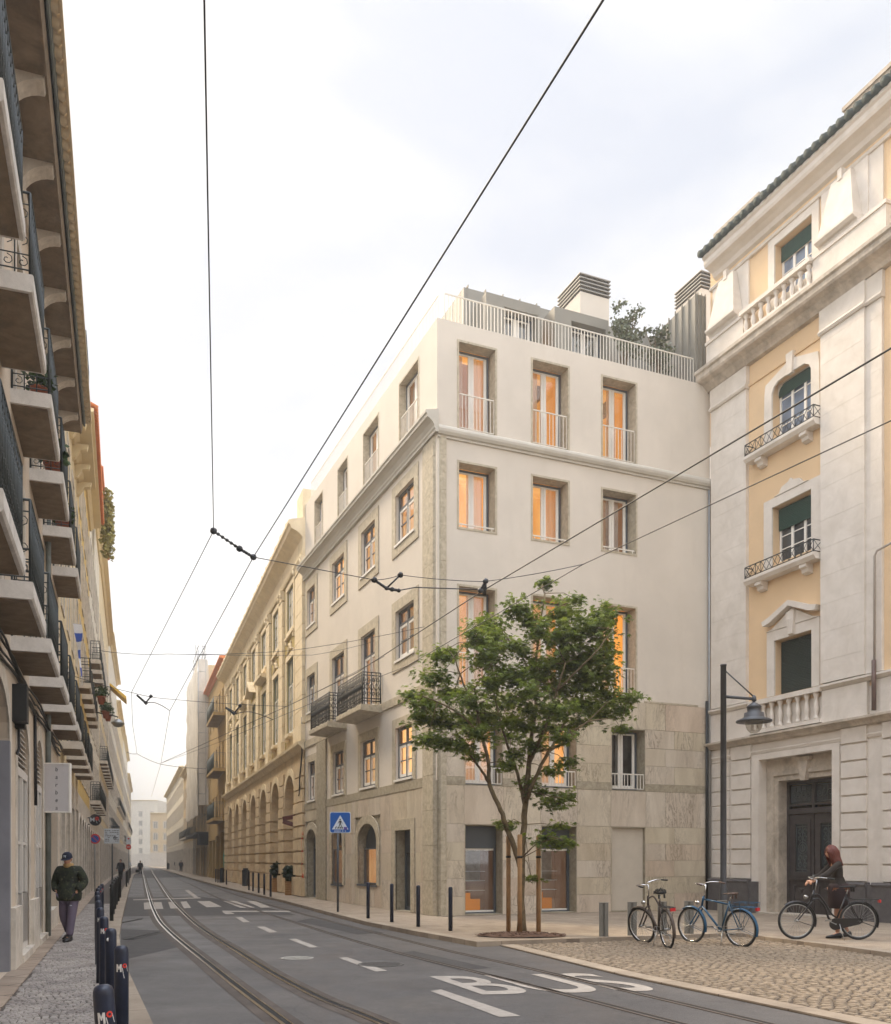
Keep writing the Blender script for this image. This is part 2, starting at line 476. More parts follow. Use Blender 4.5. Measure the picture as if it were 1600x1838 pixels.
def slab_mat(name, c0, c1, sx, sy, mortar=0.012, off=0.5, mcol=(0.10, 0.085, 0.07), rz=0.0):
    m = bpy.data.materials.new(name); t, n, l, b = nodes(m)
    c = t.nodes.new("ShaderNodeTexCoord"); mp_ = t.nodes.new("ShaderNodeMapping"); mp_.inputs["Rotation"].default_value = (0, 0, rz)
    l.new(c.outputs["Object"], mp_.inputs[0])
    br = t.nodes.new("ShaderNodeTexBrick"); br.offset = off
    br.inputs["Scale"].default_value = 1.0; br.inputs["Brick Width"].default_value = sx; br.inputs["Row Height"].default_value = sy
    br.inputs["Mortar Size"].default_value = mortar; br.inputs["Mortar Smooth"].default_value = 0.2
    br.inputs["Color1"].default_value = (*c0, 1); br.inputs["Color2"].default_value = (*c1, 1); br.inputs["Mortar"].default_value = (*mcol, 1)
    l.new(mp_.outputs[0], br.inputs["Vector"])
    g = ramp(t, nzt(t, 1.6, 8, 0.7), 0.25, 0.75, (0.62, 0.60, 0.58), (1.12, 1.1, 1.08))
    col = mixc(t, 1.0, br.outputs["Color"], g, 'MULTIPLY')
    col = mixc(t, ramp(t, nzt(t, 0.7, 7, 0.7), 0.55, 0.8, (0, 0, 0), (0.5, 0.5, 0.5)), col, hexs(96, 84, 72))
    l.new(col, b.inputs["Base Color"])
    b.inputs["Roughness"].default_value = 0.7; b.inputs["Specular IOR Level"].default_value = 0.35
    bump(t, b, nzt(t, 50, 5, 0.7), 0.35, 0.005)
    return m
M['paving'] = slab_mat("limestone_paving", hexs(150, 136, 120), hexs(164, 150, 132), 0.9, 0.6, 0.010, mcol=hexs(120, 106, 92), rz=rad(-23))
M['paving_l'] = slab_mat("old_paving_slabs", hexs(158, 142, 126), hexs(172, 156, 140), 1.3, 0.7, 0.014, mcol=hexs(96, 84, 72), rz=rad(19.4))
M['kerb'] = slab_mat("kerb_stone", hexs(150, 137, 121), hexs(164, 151, 134), 1.2, 40, 0.010, mcol=hexs(96, 84, 72), rz=rad(66))
M['setts'] = stone("pale_setts", hexs(106, 93, 78), hexs(158, 142, 121), 7, 0.75)
M['setts_bed'] = paint("sand_joints", hexs(66, 55, 45), 0.95, 0.25, 20)
M['setts_l'] = stone("grey_white_setts", hexs(120, 114, 110), hexs(178, 170, 162), 3, 0.6)
M['joint_l'] = paint("dark_joints", hexs(84, 76, 70), 0.95, 0.25, 20)
M['road_paint'] = None
def road_paint():
    m = bpy.data.materials.new("worn_road_paint"); t, n, l, b = nodes(m)
    c = ramp(t, nzt(t, 5, 8, 0.75), 0.3, 0.75, hexs(138, 130, 121), hexs(176, 167, 156))
    c = mixc(t, ramp(t, nzt(t, 26, 6, 0.8), 0.60, 0.72, (0, 0, 0), (0.7, 0.7, 0.7)), c, hexs(96, 94, 94))
    l.new(c, b.inputs["Base Color"]); b.inputs["Roughness"].default_value = 0.7
    return m
M['road_paint'] = road_paint()
M['rail'] = paint("tram_rail_steel", hexs(156, 152, 147), 0.22, 0.15, 4, 1.0)
M['rail_bed'] = stone('rail_bed_asphalt', hexs(62, 56, 52), hexs(98, 88, 80), 2.2, .75, None, .4)
M['rail_rust'] = paint('rusty_rail', hexs(104, 94, 86), .5, .2, 4, .4)
M['groove'] = paint("rail_groove", (0.012, 0.011, 0.010), 0.8, 0.2)
M['soil'] = paint("bark_mulch", hexs(86, 62, 48), 0.95, 0.45, 30, 0, 0.6)
M['castiron'] = paint("cast_iron_cover", hexs(92, 90, 88), 0.5, 0.3, 20, 0.3, 0.4)
M['coverpale'] = paint("concrete_cover", hexs(150, 146, 138), 0.7, 0.2, 12, 0, 0.3)

PZ = 0.10
mb = MB(); n_ = 24
mb.quad((-1500, -400, 0), (1500, -400, 0), (1500, 2200, 0), (-1500, 2200, 0))
struct("road", mb, M['asphalt'])

def flat(pts, z): return [(p[0], p[1], z) for p in pts]
def sheet(mb, poly, z0, z1):                     # raised flat slab with sides
    n = len(poly)
    vs = flat(poly, z1) + flat(poly, z0)
    fs = [tuple(range(n))] + [(i + n, (i + 1) % n + n, (i + 1) % n, i) for i in range(n)]
    mb.add(vs, fs)
def g2(px, py, z=0.0):
    p = G(px, py, z); return (p.x, p.y)
def offset(line, d):
    out = []
    for i, p in enumerate(line):
        a = Vector(line[max(i - 1, 0)]); c = Vector(line[min(i + 1, len(line) - 1)])
        t = (c - a).normalized(); out.append((p[0] - t.y * d, p[1] + t.x * d))
    return out
def band(mb, line, d0, d1, z0, z1):
    A, B = offset(line, d0), offset(line, d1)
    for i in range(len(line) - 1):
        q = [A[i], A[i + 1], B[i + 1], B[i]]
        if d1 > d0: q = q[::-1]
        sheet(mb, q[::-1] if d1 > d0 else q, z0, z1)

# left building line and kerbs -----------------------------------------------------
def LX(Y): return -1.65 - 0.353 * Y
LEFT = [(LX(2), 2), (LX(46), 46)]
LEFT += [(LEFT[-1][0] - 0.3437 * 39, 85)]
LEFT += [(LEFT[-1][0] - 0.329 * 215, 300)]
kl = [(-0.1, 2.0), (-1.15, 4.6)] + [g2(274, 1838, PZ), g2(231, 1745, PZ), g2(216, 1700, PZ), g2(214, 1680, PZ), g2(218, 1651, PZ), g2(231, 1599, PZ), g2(240, 1570, PZ)]
far_ = (LEFT[-1][0] + 3.0, 300)
kl += [(LEFT[-2][0] + 3.0 - 0.329 * 65, 150), far_]
mb = MB(); sheet(mb, ([(LX(2), 2)] + [LEFT[1], LEFT[2], LEFT[3]] + kl[::-1])[::-1], 0.0, PZ - 0.012)
struct("pavement", mb, M['joint_l'])
mb = MB(); band(mb, kl, -0.004, 0.34, -0.02, PZ); struct("kerb", mb, M['kerb'])
mb = MB(); band(mb, [(LX(2), 2), (LX(30), 30), LEFT[1], LEFT[2], LEFT[3]], -0.02, -0.33, 0.0, PZ + 0.004); struct("pavement", mb, M['paving_l'])
# small hand-laid setts of the left pavement, one mesh; rows follow the kerb in gentle waves
def setts(mb, inside, origin, ux, uy, nx, ny, sx, sy, z, jit, h=0.012, seed=1, wave=0.0):
    r = random.Random(seed)
    for j in range(ny):
        off = r.random() * sx
        i = 0
        x = off
        while x < nx * sx:
            wx = sx * (0.8 + 0.4 * r.random())
            y = j * sy + wave * math.sin(x * 1.3 + j * 0.11) + wave * 0.6 * math.sin(x * 3.1 + 1.7)
            cx, cy = x + wx / 2, y + sy / 2
            p = (origin[0] + ux[0] * cx + uy[0] * cy, origin[1] + ux[1] * cx + uy[1] * cy)
            x += wx
            if not inside(p): continue
            g = sx * 0.085
            a, bq = wx / 2 - g, sy / 2 - g
            zt = z + r.uniform(-0.004, 0.004)
            cs = []
            for (qx, qy) in ((-a, -bq), (a, -bq), (a, bq), (-a, bq)):
                qx += r.uniform(-jit, jit); qy += r.uniform(-jit, jit)
                cs.append((p[0] + ux[0] * qx + uy[0] * qy, p[1] + ux[1] * qx + uy[1] * qy))
            k = 0.74
            top = [(p[0] + (c[0] - p[0]) * k, p[1] + (c[1] - p[1]) * k, zt) for c in cs]
            low = [(c[0], c[1], zt - h) for c in cs]
            mb.add(top + low, [(0, 1, 2, 3), (4, 5, 1, 0), (5, 6, 2, 1), (6, 7, 3, 2), (7, 4, 0, 3)], 0, False)
def interp(line, Y):
    for a, c in zip(line, line[1:]):
        if a[1] <= Y <= c[1]: return a[0] + (c[0] - a[0]) * (Y - a[1]) / (c[1] - a[1])
    return line[-1][0]
d_ = Vector((-0.353, 1)).normalized()
def in_left(p): return 8.0 < p[1] < 34 and LX(p[1]) + 0.37 < p[0] < interp(kl, p[1]) - 0.38
mb = MB()
setts(mb, in_left, (LX(8), 8), (d_.y, -d_.x), (d_.x, d_.y), 62, 420, 0.075, 0.07, PZ + 0.002, 0.006, 0.016, 3, 0.03)
struct("setts", mb, M['setts_l'])
# right pavement ---------------------------------------------------------------
kr = [g2(*p, PZ) for p in ((262, 1554), (300, 1563), (345, 1577), (400, 1591.5), (423, 1597), (506, 1615.6), (572, 1633), (659, 1655), (747, 1672), (856, 1691), (1009, 1685.5), (1088, 1683), (1200, 1679.5), (1300, 1675.5), (1335, 1676), (1381, 1683), (1480, 1695), (1600, 1711))]
e0, e1 = Vector(kr[-2]), Vector(kr[-1])
kr.append(tuple(e1 + (e1 - e0).normalized() * 9))
back = [(34, kr[-1][1]), (34, 60), (0, 90), (-24, 140), (-52, 215), kr[0]]
mb = MB(); sheet(mb, (kr + back[:-1]), 0.0, PZ - 0.004); struct("pavement", mb, M['paving'])
mb = MB(); band(mb, kr, 0.004, -0.26 if False else 0.26, -0.02, PZ + 0.004)
struct("kerb", mb, M['kerb'])
# cobbled square ---------------------------------------------------------------
road_edge = [g2(856, 1692.5), g2(900, 1699), g2(1119, 1753), g2(1337, 1799), g2(1512, 1836)]
e0, e1 = Vector(road_edge[-2]), Vector(road_edge[-1])
road_edge.append(tuple(e1 + (e1 - e0).normalized() * 8))
mb = MB(); sheet(mb, road_edge[1:] + [(20, 6), (20, 14)] + [(kr[-1][0], kr[-1][1])] + [(p[0], p[1] - 0.02) for p in kr[-2:9:-1]], -0.05, 0.012)
struct("cobbled_square", mb, M['setts_bed'])
mb = MB(); band(mb, road_edge, 0.0, 0.30, -0.02, 0.030); struct("kerb", mb, M['kerb'])
def pip(p, poly):
    c = False; j = len(poly) - 1
    for i in range(len(poly)):
        a, b_ = poly[i], poly[j]
        if (a[1] > p[1]) != (b_[1] > p[1]) and p[0] < (b_[0] - a[0]) * (p[1] - a[1]) / (b_[1] - a[1]) + a[0]: c = not c
        j = i
    return c
inner = offset(road_edge, 0.33)
sq_poly = inner[1:] + [(13.5, inner[-1][1])] + [(p[0], p[1] - 0.10) for p in kr[-1:9:-1]]
mb = MB()
ud = (Vector(road_edge[3]) - Vector(road_edge[1])).normalized()
vd = Vector((-ud.y, ud.x))
a_ = rad(28)
u2 = ud * math.cos(a_) + vd * math.sin(a_); v2 = Vector((-u2.y, u2.x))
setts(mb, lambda p: pip(p, sq_poly) and p[1] > 7 and abs(p[0]) < p[1] * .56 + .5, Vector(road_edge[0]) - u2 * 6 - v2 * 12, u2, v2, 230, 230, 0.15, 0.13, 0.034, 0.012, 0.030, 9, 0.06)
struct("setts", mb, M['setts'])
# tram rails -------------------------------------------------------------------
def spline(pts, n=8):
    P = [Vector(p) for p in pts]; P = [P[0] * 2 - P[1]] + P + [P[-1] * 2 - P[-2]]
    out = []
    for i in range(1, len(P) - 2):
        for k in range(n):
            t = k / n
            out.append(0.5 * ((2 * P[i]) + (P[i + 1] - P[i - 1]) * t + (2 * P[i - 1] - 5 * P[i] + 4 * P[i + 1] - P[i + 2]) * t * t + (3 * P[i] - P[i - 1] - 3 * P[i + 1] + P[i + 2]) * t ** 3))
    out.append(P[-2]); return out
def ext(line, d):
    a, c = Vector(line[-2]), Vector(line[-1]); return line + [tuple(c + (c - a).normalized() * d)]
r1 = ext([g2(*p) for p in ((262, 1552.5), (257, 1562), (259, 1577), (266, 1607), (278, 1642), (301, 1672), (375, 1734), (440, 1786), (506, 1836))], 6)
r2 = ext([g2(*p) for p in ((268, 1552.5), (272, 1562), (289, 1590), (331, 1642), (436, 1716), (550, 1782), (677, 1836))], 6)
r3 = ext([g2(*p) for p in ((272, 1552), (300, 1568), (344, 1589), (388, 1611), (462, 1635), (594, 1677), (725, 1714), (900, 1757), (1206, 1836))], 6)
r4 = ext([g2(*p) for p in ((278, 1552), (312, 1565), (352, 1581), (410, 1602), (480, 1624), (572, 1649), (769, 1699), (944, 1738), (1337, 1830))], 6)
for r in (r1, r2, r3, r4):
    L_ = [(p.x, p.y) for p in spline(r)]
    mb = MB()
    A, B = offset(L_, -.17), offset(L_, .20)
    for i in range(len(L_) - 1 if r in (r1, r2) else 0): mb.quad((*B[i], .0035), (*B[i + 1], .0035), (*A[i + 1], .0035), (*A[i], .0035), 2)
    for d0, d1, z, mi in ((-0.036, 0.006, 0.010, 0), (0.008, 0.070, 0.0065, 1), (0.072, 0.090, 0.0095, 0)):
        A, B = offset(L_, d0), offset(L_, d1)
        for i in range(len(L_) - 1):
            mb.quad((*B[i], z), (*B[i + 1], z), (*A[i + 1], z), (*A[i], z), mi) if mi == 1 else sheet(mb, [B[i + 1], B[i], A[i], A[i + 1]], 0.0, z)
    o = struct("tram_rail", mb, [M['rail'] if r in (r1, r2) else M['rail_rust'], M['groove'], M['rail_bed']])
# road markings ----------------------------------------------------------------
def C2(x, y): return g2(200 + x / 2.2857, 1480 + y / 2.2857)
pt_ = MB()
for q in ([(52, 300), (365, 296), (600, 330), (760, 372), (240, 376), (50, 378)], [(60, 190), (330, 186), (420, 214), (70, 222)], [(820, 385), (1120, 445), (1010, 452), (760, 398)], [(40, 430), (225, 436), (290, 500), (36, 560)], [(1240, 520), (1560, 590), (1430, 600), (1160, 530)]):
    pt_.poly([(*C2(*p), 0.0018) for p in q][::-1])
struct("asphalt_patch", pt_, stone("darker_asphalt_patch", hexs(54, 52, 52), hexs(76, 74, 72), 3.0, .7, None, .3))
mk = MB()
def mark(pts, z=0.0065):
    mk.poly([(p[0], p[1], z) for p in pts][::-1])
for q in ([(133, 322), (160, 320), (165, 348), (135, 350)], [(172, 320), (205, 320), (213, 347), (180, 348)], [(233, 320), (262, 318), (275, 345), (243, 346)],
          [(283, 318), (308, 316), (327, 343), (298, 345)], [(352, 316), (403, 315), (452, 338), (392, 341)], [(458, 315), (510, 315), (590, 342), (530, 343)],
          [(555, 315), (590, 315), (655, 341), (615, 343)], [(90, 308), (365, 300), (367, 304), (90, 312)], [(300, 270), (318, 270), (358, 300), (340, 302)], [(455, 355), (730, 355), (738, 360), (458, 360)],
          [(456, 361), (490, 361), (506, 368), (470, 369)], [(508, 382), (535, 381), (568, 401), (542, 403)], [(597, 421), (628, 420), (683, 443), (650, 446)],
          [(727, 472), (757, 470), (850, 505), (815, 507)], [(932, 549), (970, 547), (1133, 602), (1085, 606)]):
    mark([C2(*p) for p in q])
mark([g2(773, 1780), g2(791.6, 1777), g2(935, 1825), g2(896, 1826.6)])
struct("road_marking", mk, M['road_paint'])
def text_mesh(s, size=1.0, bold=0.0):
    cu = bpy.data.curves.new("t", 'FONT'); cu.body = s; cu.size = size; cu.offset = bold; cu.fill_mode = 'FRONT'
    o = bpy.data.objects.new("t", cu); COL.objects.link(o)
    dg = bpy.context.evaluated_depsgraph_get(); dg.update()
    me = bpy.data.meshes.new_from_object(o.evaluated_get(dg))
    bpy.data.objects.remove(o)
    me.materials.clear()
    return me
def text_mb(s, bold=0.0):
    me = text_mesh(s, 1.0, bold)
    vs = [v.co.copy() for v in me.vertices]
    x0, x1 = min(v.x for v in vs), max(v.x for v in vs); y0, y1 = min(v.y for v in vs), max(v.y for v in vs)
    return [((v.x - x0) / (x1 - x0), (v.y - y0) / (y1 - y0)) for v in vs], [tuple(p.vertices) for p in me.polygons]
def lay_text(mb, s, BL, BR, TL, bold=0.0, mi=0):
    uv, fs = text_mb(s, bold)
    BL, BR, TL = Vector(BL), Vector(BR), Vector(TL)
    mb.add([BL + (BR - BL) * u + (TL - BL) * v for u, v in uv], fs, mi)
mk = MB()
bl, tl = G(868, 1786, .0065), G(770, 1752.5, .0065)
br_ = G(1196, 1778, .0065)
lay_text(mk, "BUS", bl, br_, tl, 0.012)
struct("road_marking", mk, M['road_paint'])
# covers and drains -----------------------------------------------------------
def cover(px, py, r, mat, label):
    c = G(px, py); mb = MB(); mb.lathe([(r, 0.0), (r, 0.010), (r - .03, 0.012), (r - .035, 0.007), (0.01, 0.007)], (c.x, c.y, 0), 36, smooth=False)
    for a in range(-4, 5):
        hw = math.sqrt(max(0, (r - .06) ** 2 - (a * r / 5) ** 2))
        mb.box(c.x - hw, c.x + hw, c.y + a * r / 5 - .015, c.y + a * r / 5 + .015, 0.006, 0.0105)
    tag(obj("manhole_cover", mb.mesh("manhole_cover", mat)), label, "manhole cover")
cover(533, 1720.5, 0.29, M['coverpale'], "pale round manhole cover between the tram rails")
cover(684, 1731.5, 0.38, M['castiron'], "dark round manhole cover cutting the end of a white road dash")
def grate(px0, py0, px1, py1, label):
    a, c = G(px0, py1), G(px1, py0); mb = MB()
    mb.box(a.x, c.x, a.y, c.y, -0.01, 0.006)
    n = 9
    for i in range(n + 1):
        x = a.x + (c.x - a.x) * i / n
        mb.box(x - .02, x + .02, a.y + .02, c.y - .02, 0.004, 0.012)
    tag(obj("drain_grate", mb.mesh("drain_grate", M['castiron'])), label, "drain grate")
grate(221, 1650, 254, 1656.5, "small iron drain grate beside the left kerb, the farther of two")
grate(222, 1674, 292, 1687, "wide worn drain grate in the asphalt by the left kerb, the nearer of two")
# ================================================================ facades
SPLIT = {"stone_band", "pilaster", "rusticated_stone", "plinth", "balustrade_pier", "pier_stone", "junction_box", "antefix"}
def split_mb(mb, gap=.06):
    # one mesh builder per cluster of touching pieces
    par = list(range(len(mb.v)))
    def fnd(a):
        while par[a] != a: par[a] = par[par[a]]; a = par[a]
        return a
    for f in mb.f:
        for q in f[1:]: par[fnd(q)] = fnd(f[0])
    box = {}
    for i, v in enumerate(mb.v):
        r = fnd(i); b = box.setdefault(r, [list(v), list(v)])
        for k in range(3): b[0][k] = min(b[0][k], v[k]); b[1][k] = max(b[1][k], v[k])
    ks = list(box); g = {k: k for k in ks}
    def gf(a):
        while g[a] != a: a = g[a]
        return a
    for i, a in enumerate(ks):
        for c in ks[i + 1:]:
            if all(box[a][0][k] <= box[c][1][k] + gap and box[c][0][k] <= box[a][1][k] + gap for k in range(3)): g[gf(a)] = gf(c)
    out = {}
    for f, m_, sm in zip(mb.f, mb.m, mb.sm):
        o = out.setdefault(gf(fnd(f[0])), (MB(), {}))
        idx = []
        for q in f:
            if q not in o[1]: o[1][q] = len(o[0].v); o[0].v.append(mb.v[q])
            idx.append(o[1][q])
        o[0].f.append(tuple(idx)); o[0].m.append(m_); o[0].sm.append(sm)
    return [o[0] for o in out.values()]
class Fac:
    """local frame of one street front: x left to right, y into the house, z up"""
    def __init__(s, root, o, d, flip=False):
        d = Vector((d[0], d[1])).normalized()
        xa = -d if flip else d
        ya = Vector((-xa.y, xa.x))
        s.root, s.flip = root, flip
        s.W = Matrix(((xa.x, ya.x, 0, o[0]), (xa.y, ya.y, 0, o[1]), (0, 0, 1, 0), (0, 0, 0, 1)))
        s.M = Matrix.Translation(-root.location) @ s.W
        s.o, s.d = Vector(o), d
    def span(s, a, b):
        return (-b, -a) if s.flip else (a, b)
    def uv(s, px, py, depth=0.0):
        r = (px - CX) / F
        n = Vector((s.W[0][1], s.W[1][1])) * depth
        ox, oy = s.o.x + n.x, s.o.y + n.y
        u = (r * oy - ox) / (s.d.x - r * s.d.y)
        return u, H - (py - HY) / F * (oy + s.d.y * u)
    def part(s, name, mb, mat, T_=None, parent=None, label=None):
        if parent: return part(name, mb, mat, parent, T_ if T_ is not None else None, label)
        MM = s.M @ T_ if T_ is not None else s.M
        if name in SPLIT:
            for q in split_mb(mb): r_o = part(name, q, mat, s.root, MM, label)
            return r_o
        return part(name, mb, mat, s.root, MM, label)
    def inst(s, name, me, T_=None, parent=None):
        return obj(name, me, parent or s.root, (T_ if parent else (s.M @ T_ if T_ is not None else s.M)))
    def world(s, x, y, z): return s.W @ Vector((x, y, z))

def wall_mb(mb, x0, x1, z0, z1, ops, mi=0, y=0.0):
    """front wall with openings; ops: dicts x0,x1,z0,z1,rise,depth"""
    ops = [o for o in ops if o['x1'] > x0 and o['x0'] < x1 and o['z1'] > z0 and o['z0'] < z1]
    xs = sorted({x0, x1} | {round(v, 4) for o in ops for v in (o['x0'], o['x1']) if x0 < v < x1})
    zs = sorted({z0, z1} | {round(v, 4) for o in ops for v in (o['z0'], o['z1']) if z0 < v < z1})
    for i in range(len(xs) - 1):
        for j in range(len(zs) - 1):
            cx, cz = (xs[i] + xs[i + 1]) / 2, (zs[j] + zs[j + 1]) / 2
            if any(o['x0'] < cx < o['x1'] and o['z0'] < cz < o['z1'] for o in ops): continue
            mb.quad((xs[i], y, zs[j]), (xs[i + 1], y, zs[j]), (xs[i + 1], y, zs[j + 1]), (xs[i], y, zs[j + 1]), mi)
    for o in ops:
        a, b, c, d, r, dp = o['x0'], o['x1'], max(o['z0'], z0), min(o['z1'], z1), o.get('rise', 0), o.get('depth', 0.3)
        ol = outline(a, b, c, d, r)
        if r > 0:
            xc = (a + b) / 2
            arc = ol[1:-1]
            h = len(arc) // 2
            for k in range(h):
                mb.add([(a, y, d), (arc[k][0], y, arc[k][1]), (arc[k + 1][0], y, arc[k + 1][1])], [(0, 1, 2)], mi)
                q = len(arc) - 1 - k
                mb.add([(b, y, d), (arc[q - 1][0], y, arc[q - 1][1]), (arc[q][0], y, arc[q][1])], [(0, 1, 2)], mi)
        for k in range(len(ol)):
            p, q = ol[k], ol[(k + 1) % len(ol)]
            mb.quad((p[0], y, p[1]), (q[0], y, q[1]), (q[0], y + dp, q[1]), (p[0], y + dp, p[1]), o.get('rmi', mi))
    return mb
def shell(mb, x0, x1, z0, z1, deep, mi=0, y=0.0, left=True):   # sides, back and top of the house behind a front wall
    if left: mb.quad((x0, deep, z0), (x0, y, z0), (x0, y, z1), (x0, deep, z1), mi)
    mb.quad((x1, y, z0), (x1, deep, z0), (x1, deep, z1), (x1, y, z1), mi)
    mb.quad((x1, deep, z0), (x0, deep, z0), (x0, deep, z1), (x1, deep, z1), mi)
    mb.quad((x0, y, z1), (x1, y, z1), (x1, deep, z1), (x0, deep, z1), mi)
def op(f, u0, u1, z0, z1, depth=0.3, rise=0.0, **k):
    a, b = f.span(u0, u1)
    return dict(x0=a, x1=b, z0=z0, z1=z1, depth=depth, rise=rise, **k)
_cache = {}
def cached(key, fn, name, mats):
    if key not in _cache: _cache[key] = fn().mesh(name, mats)
    return _cache[key]
def frame_bars(w, h, rise=0.0, t=0.07, mull=1, transom=0.68, bars=1, d=0.07):
    mb = MB()
    ol = outline(-w / 2, w / 2, 0, h, rise)
    il = outline(-w / 2 + t, w / 2 - t, t, h - t, max(0, rise - t * .3) if rise else 0)
    mb.ring(il, ol, 0, d)
    zt = h * transom if transom else h - t
    if transom: mb.box(-w / 2 + t, w / 2 - t, 0.004, d, zt - .035, zt + .035)
    for k in range(mull):
        x = -w / 2 + w * (k + 1) / (mull + 1)
        mb.box(x - .045, x + .045, 0.006, d, t, h - t)
    for k in range(bars):
        z = t + (zt - t) * (k + 1) / (bars + 1)
        mb.box(-w / 2 + t, w / 2 - t, 0.02, d - .01, z - .014, z + .014)
    return mb
def pane_mb(w, h, rise=0.0, t=0.05, y=0.04):
    ol = outline(-w / 2 + t, w / 2 - t, t, h - t, rise)
    return MB().add([(p[0], y, p[1]) for p in ol] + [(p[0], y + .012, p[1]) for p in ol], [tuple(range(len(ol)))[::-1], tuple(range(len(ol), 2 * len(ol)))])
def curtain_mb(w, h, x0, x1, y=0.25, seed=0):
    r = random.Random(seed); mb = MB(); n = max(8, int(abs(x1 - x0) / 0.03)); ph = r.random() * 6
    vs = []
    for k in range(n + 1):
        x = x0 + (x1 - x0) * k / n
        dy = 0.03 * math.sin(x * 42 + ph) + 0.014 * math.sin(x * 97 + 1 + ph)
        vs += [(x, y + dy, 0.03), (x, y + dy * .7, h - 0.04)]
    return mb.add(vs, [(2 * k, 2 * k + 2, 2 * k + 3, 2 * k + 1) for k in range(n)], 0, True)
def room_mb(w, h, deep=1.3):
    mb = MB(); a, b = -w / 2 - .25, w / 2 + .25; y0, y1 = 0.14, deep; z0, z1 = -0.05, h + .12
    mb.quad((a, y1, z0), (b, y1, z0), (b, y1, z1), (a, y1, z1), 0)
    mb.quad((a, y0, z0), (a, y1, z0), (a, y1, z1), (a, y0, z1), 0)
    mb.quad((b, y1, z0), (b, y0, z0), (b, y0, z1), (b, y1, z1), 0)
    mb.quad((a, y0, z1), (a, y1, z1), (b, y1, z1), (b, y0, z1), 0)
    mb.quad((a, y0, z0), (b, y0, z0), (b, y1, z0), (a, y1, z0), 1)
    # front lips so that no daylight leaks round the frame
    mb.quad((a, y0, z0), (-w / 2 + .02, y0, z0), (-w / 2 + .02, y0, z1), (a, y0, z1), 1)
    mb.quad((w / 2 - .02, y0, z0), (b, y0, z0), (b, y0, z1), (w / 2 - .02, y0, z1), 1)
    return mb
M['room_wall'] = paint("interior_wall", hexs(214, 168, 112), 0.8, 0.1)
def window(f, u0, u1, z0, z1, depth=0.12, rise=0.0, frame='frame_dark', inner=None, glass='pane', lit=None, curtain=None, mull=1, transom=0.68, bars=1, sill=None, seed=0, name="window", t=0.07):
    a, b = f.span(u0, u1); w_, h_ = b - a, z1 - z0
    w_, h_ = round(w_, 3), round(h_, 3)
    fm = 0 if (inner and not transom) else mull
    key = ('fr', w_, h_, rise, frame, fm, transom, bars, t)
    win = f.inst(name, cached(key, lambda: frame_bars(w_, h_, rise, t, fm, transom, bars), name, M[frame]), T((a + b) / 2, depth, z0))
    if inner:
        k2 = ('in', w_, h_, inner, mull, transom)
        def mk_():
            mb = MB(); zt = h_ * transom if transom else h_
            for q in range(mull + 1):
                xa = -w_ / 2 + t + (w_ - 2 * t) * q / (mull + 1) + .004; xb = -w_ / 2 + t + (w_ - 2 * t) * (q + 1) / (mull + 1) - .004
                il = outline(xa + .085, xb - .085, t + .10, zt - .11); ol = outline(xa, xb, t + .01, zt - .03)
                mb.ring(il, ol, 0.012, 0.062)
            return mb
        f.inst("sash", cached(k2, mk_, "sash", M[inner]), Matrix(), win)
    k3 = ('pa', w_, h_, rise, glass)
    f.inst("pane", cached(k3, lambda: pane_mb(w_, h_, rise), "pane", M[glass]), Matrix(), win)
    if lit:
        f.inst("lit_room", cached(('rm', w_, h_, lit), lambda: room_mb(w_, h_), "lit_room", [M[lit], M['room_wall']]), Matrix(), win)
    if curtain:
        for (c0, c1) in curtain:
            part("curtain", curtain_mb(w_, h_, -w_ / 2 + .06 + (w_ - .12) * c0, -w_ / 2 + .06 + (w_ - .12) * c1, .2, seed), M['curtain'], win, Matrix())
    if sill:
        mb = MB(); mb.box(-w_ / 2 - .06, w_ / 2 + .06, -depth - .07, -0.01, -.07, 0)
        part("sill", mb, M[sill], win, Matrix())
    return win
def surround(f, u0, u1, z0, z1, b, proud=0.03, rise=0.0, door=False, mat='lioz', name="window_surround", back=0.0, bb=None):
    a, c = f.span(u0, u1); mb = MB()
    bb = b if bb is None else bb
    if door:
        il = outline(a, c, z0, z1, rise); ol = outline(a - b, c + b, z0, z1 + b, rise + (b * .6 if rise else 0))
        mb.ring(il, ol, -proud, back if back else 0.0, closed=False)
    else:
        il = outline(a, c, z0, z1, rise); ol = outline(a - b, c + b, z0 - bb, z1 + b, rise)
        mb.ring(il, ol, -proud, back if back else 0.0)
    return f.part(name, mb, M[mat])
def lining(f, u0, u1, z0, z1, depth, mat='lioz', rim=0.05, name="window_surround"):   # stone lining of a deep opening, with a thin rim on the wall
    a, c = f.span(u0, u1); mb = MB()
    il = outline(a + .012, c - .012, z0 + .012, z1 - .012)
    mb.ring(il, outline(a - rim, c + rim, z0 - rim, z1 + rim), -0.015, 0.0)
    il2 = [(p[0], p[1]) for p in il]
    n = 4
    for k in range(4):
        p, q = il[k], il[(k + 1) % 4]
        mb.quad((p[0], -0.015, p[1]), (q[0], -0.015, q[1]), (q[0], depth, q[1]), (p[0], depth, p[1]))
    return f.part(name, mb, M[mat])
def bars_railing(mb, x0, x1, y, z0, z1, step=0.11, r=0.012, top=0.022):
    n = max(1, round((x1 - x0) / step))
    mb.box(x0, x1, y - top, y + top, z1 - .02, z1 + .012)
    mb.box(x0, x1, y - .012, y + .012, z0, z0 + .022)
    for k in range(n + 1):
        x = x0 + (x1 - x0) * k / n
        mb.box(x - r, x + r, y - r, y + r, z0 + .022, z1 - .02)

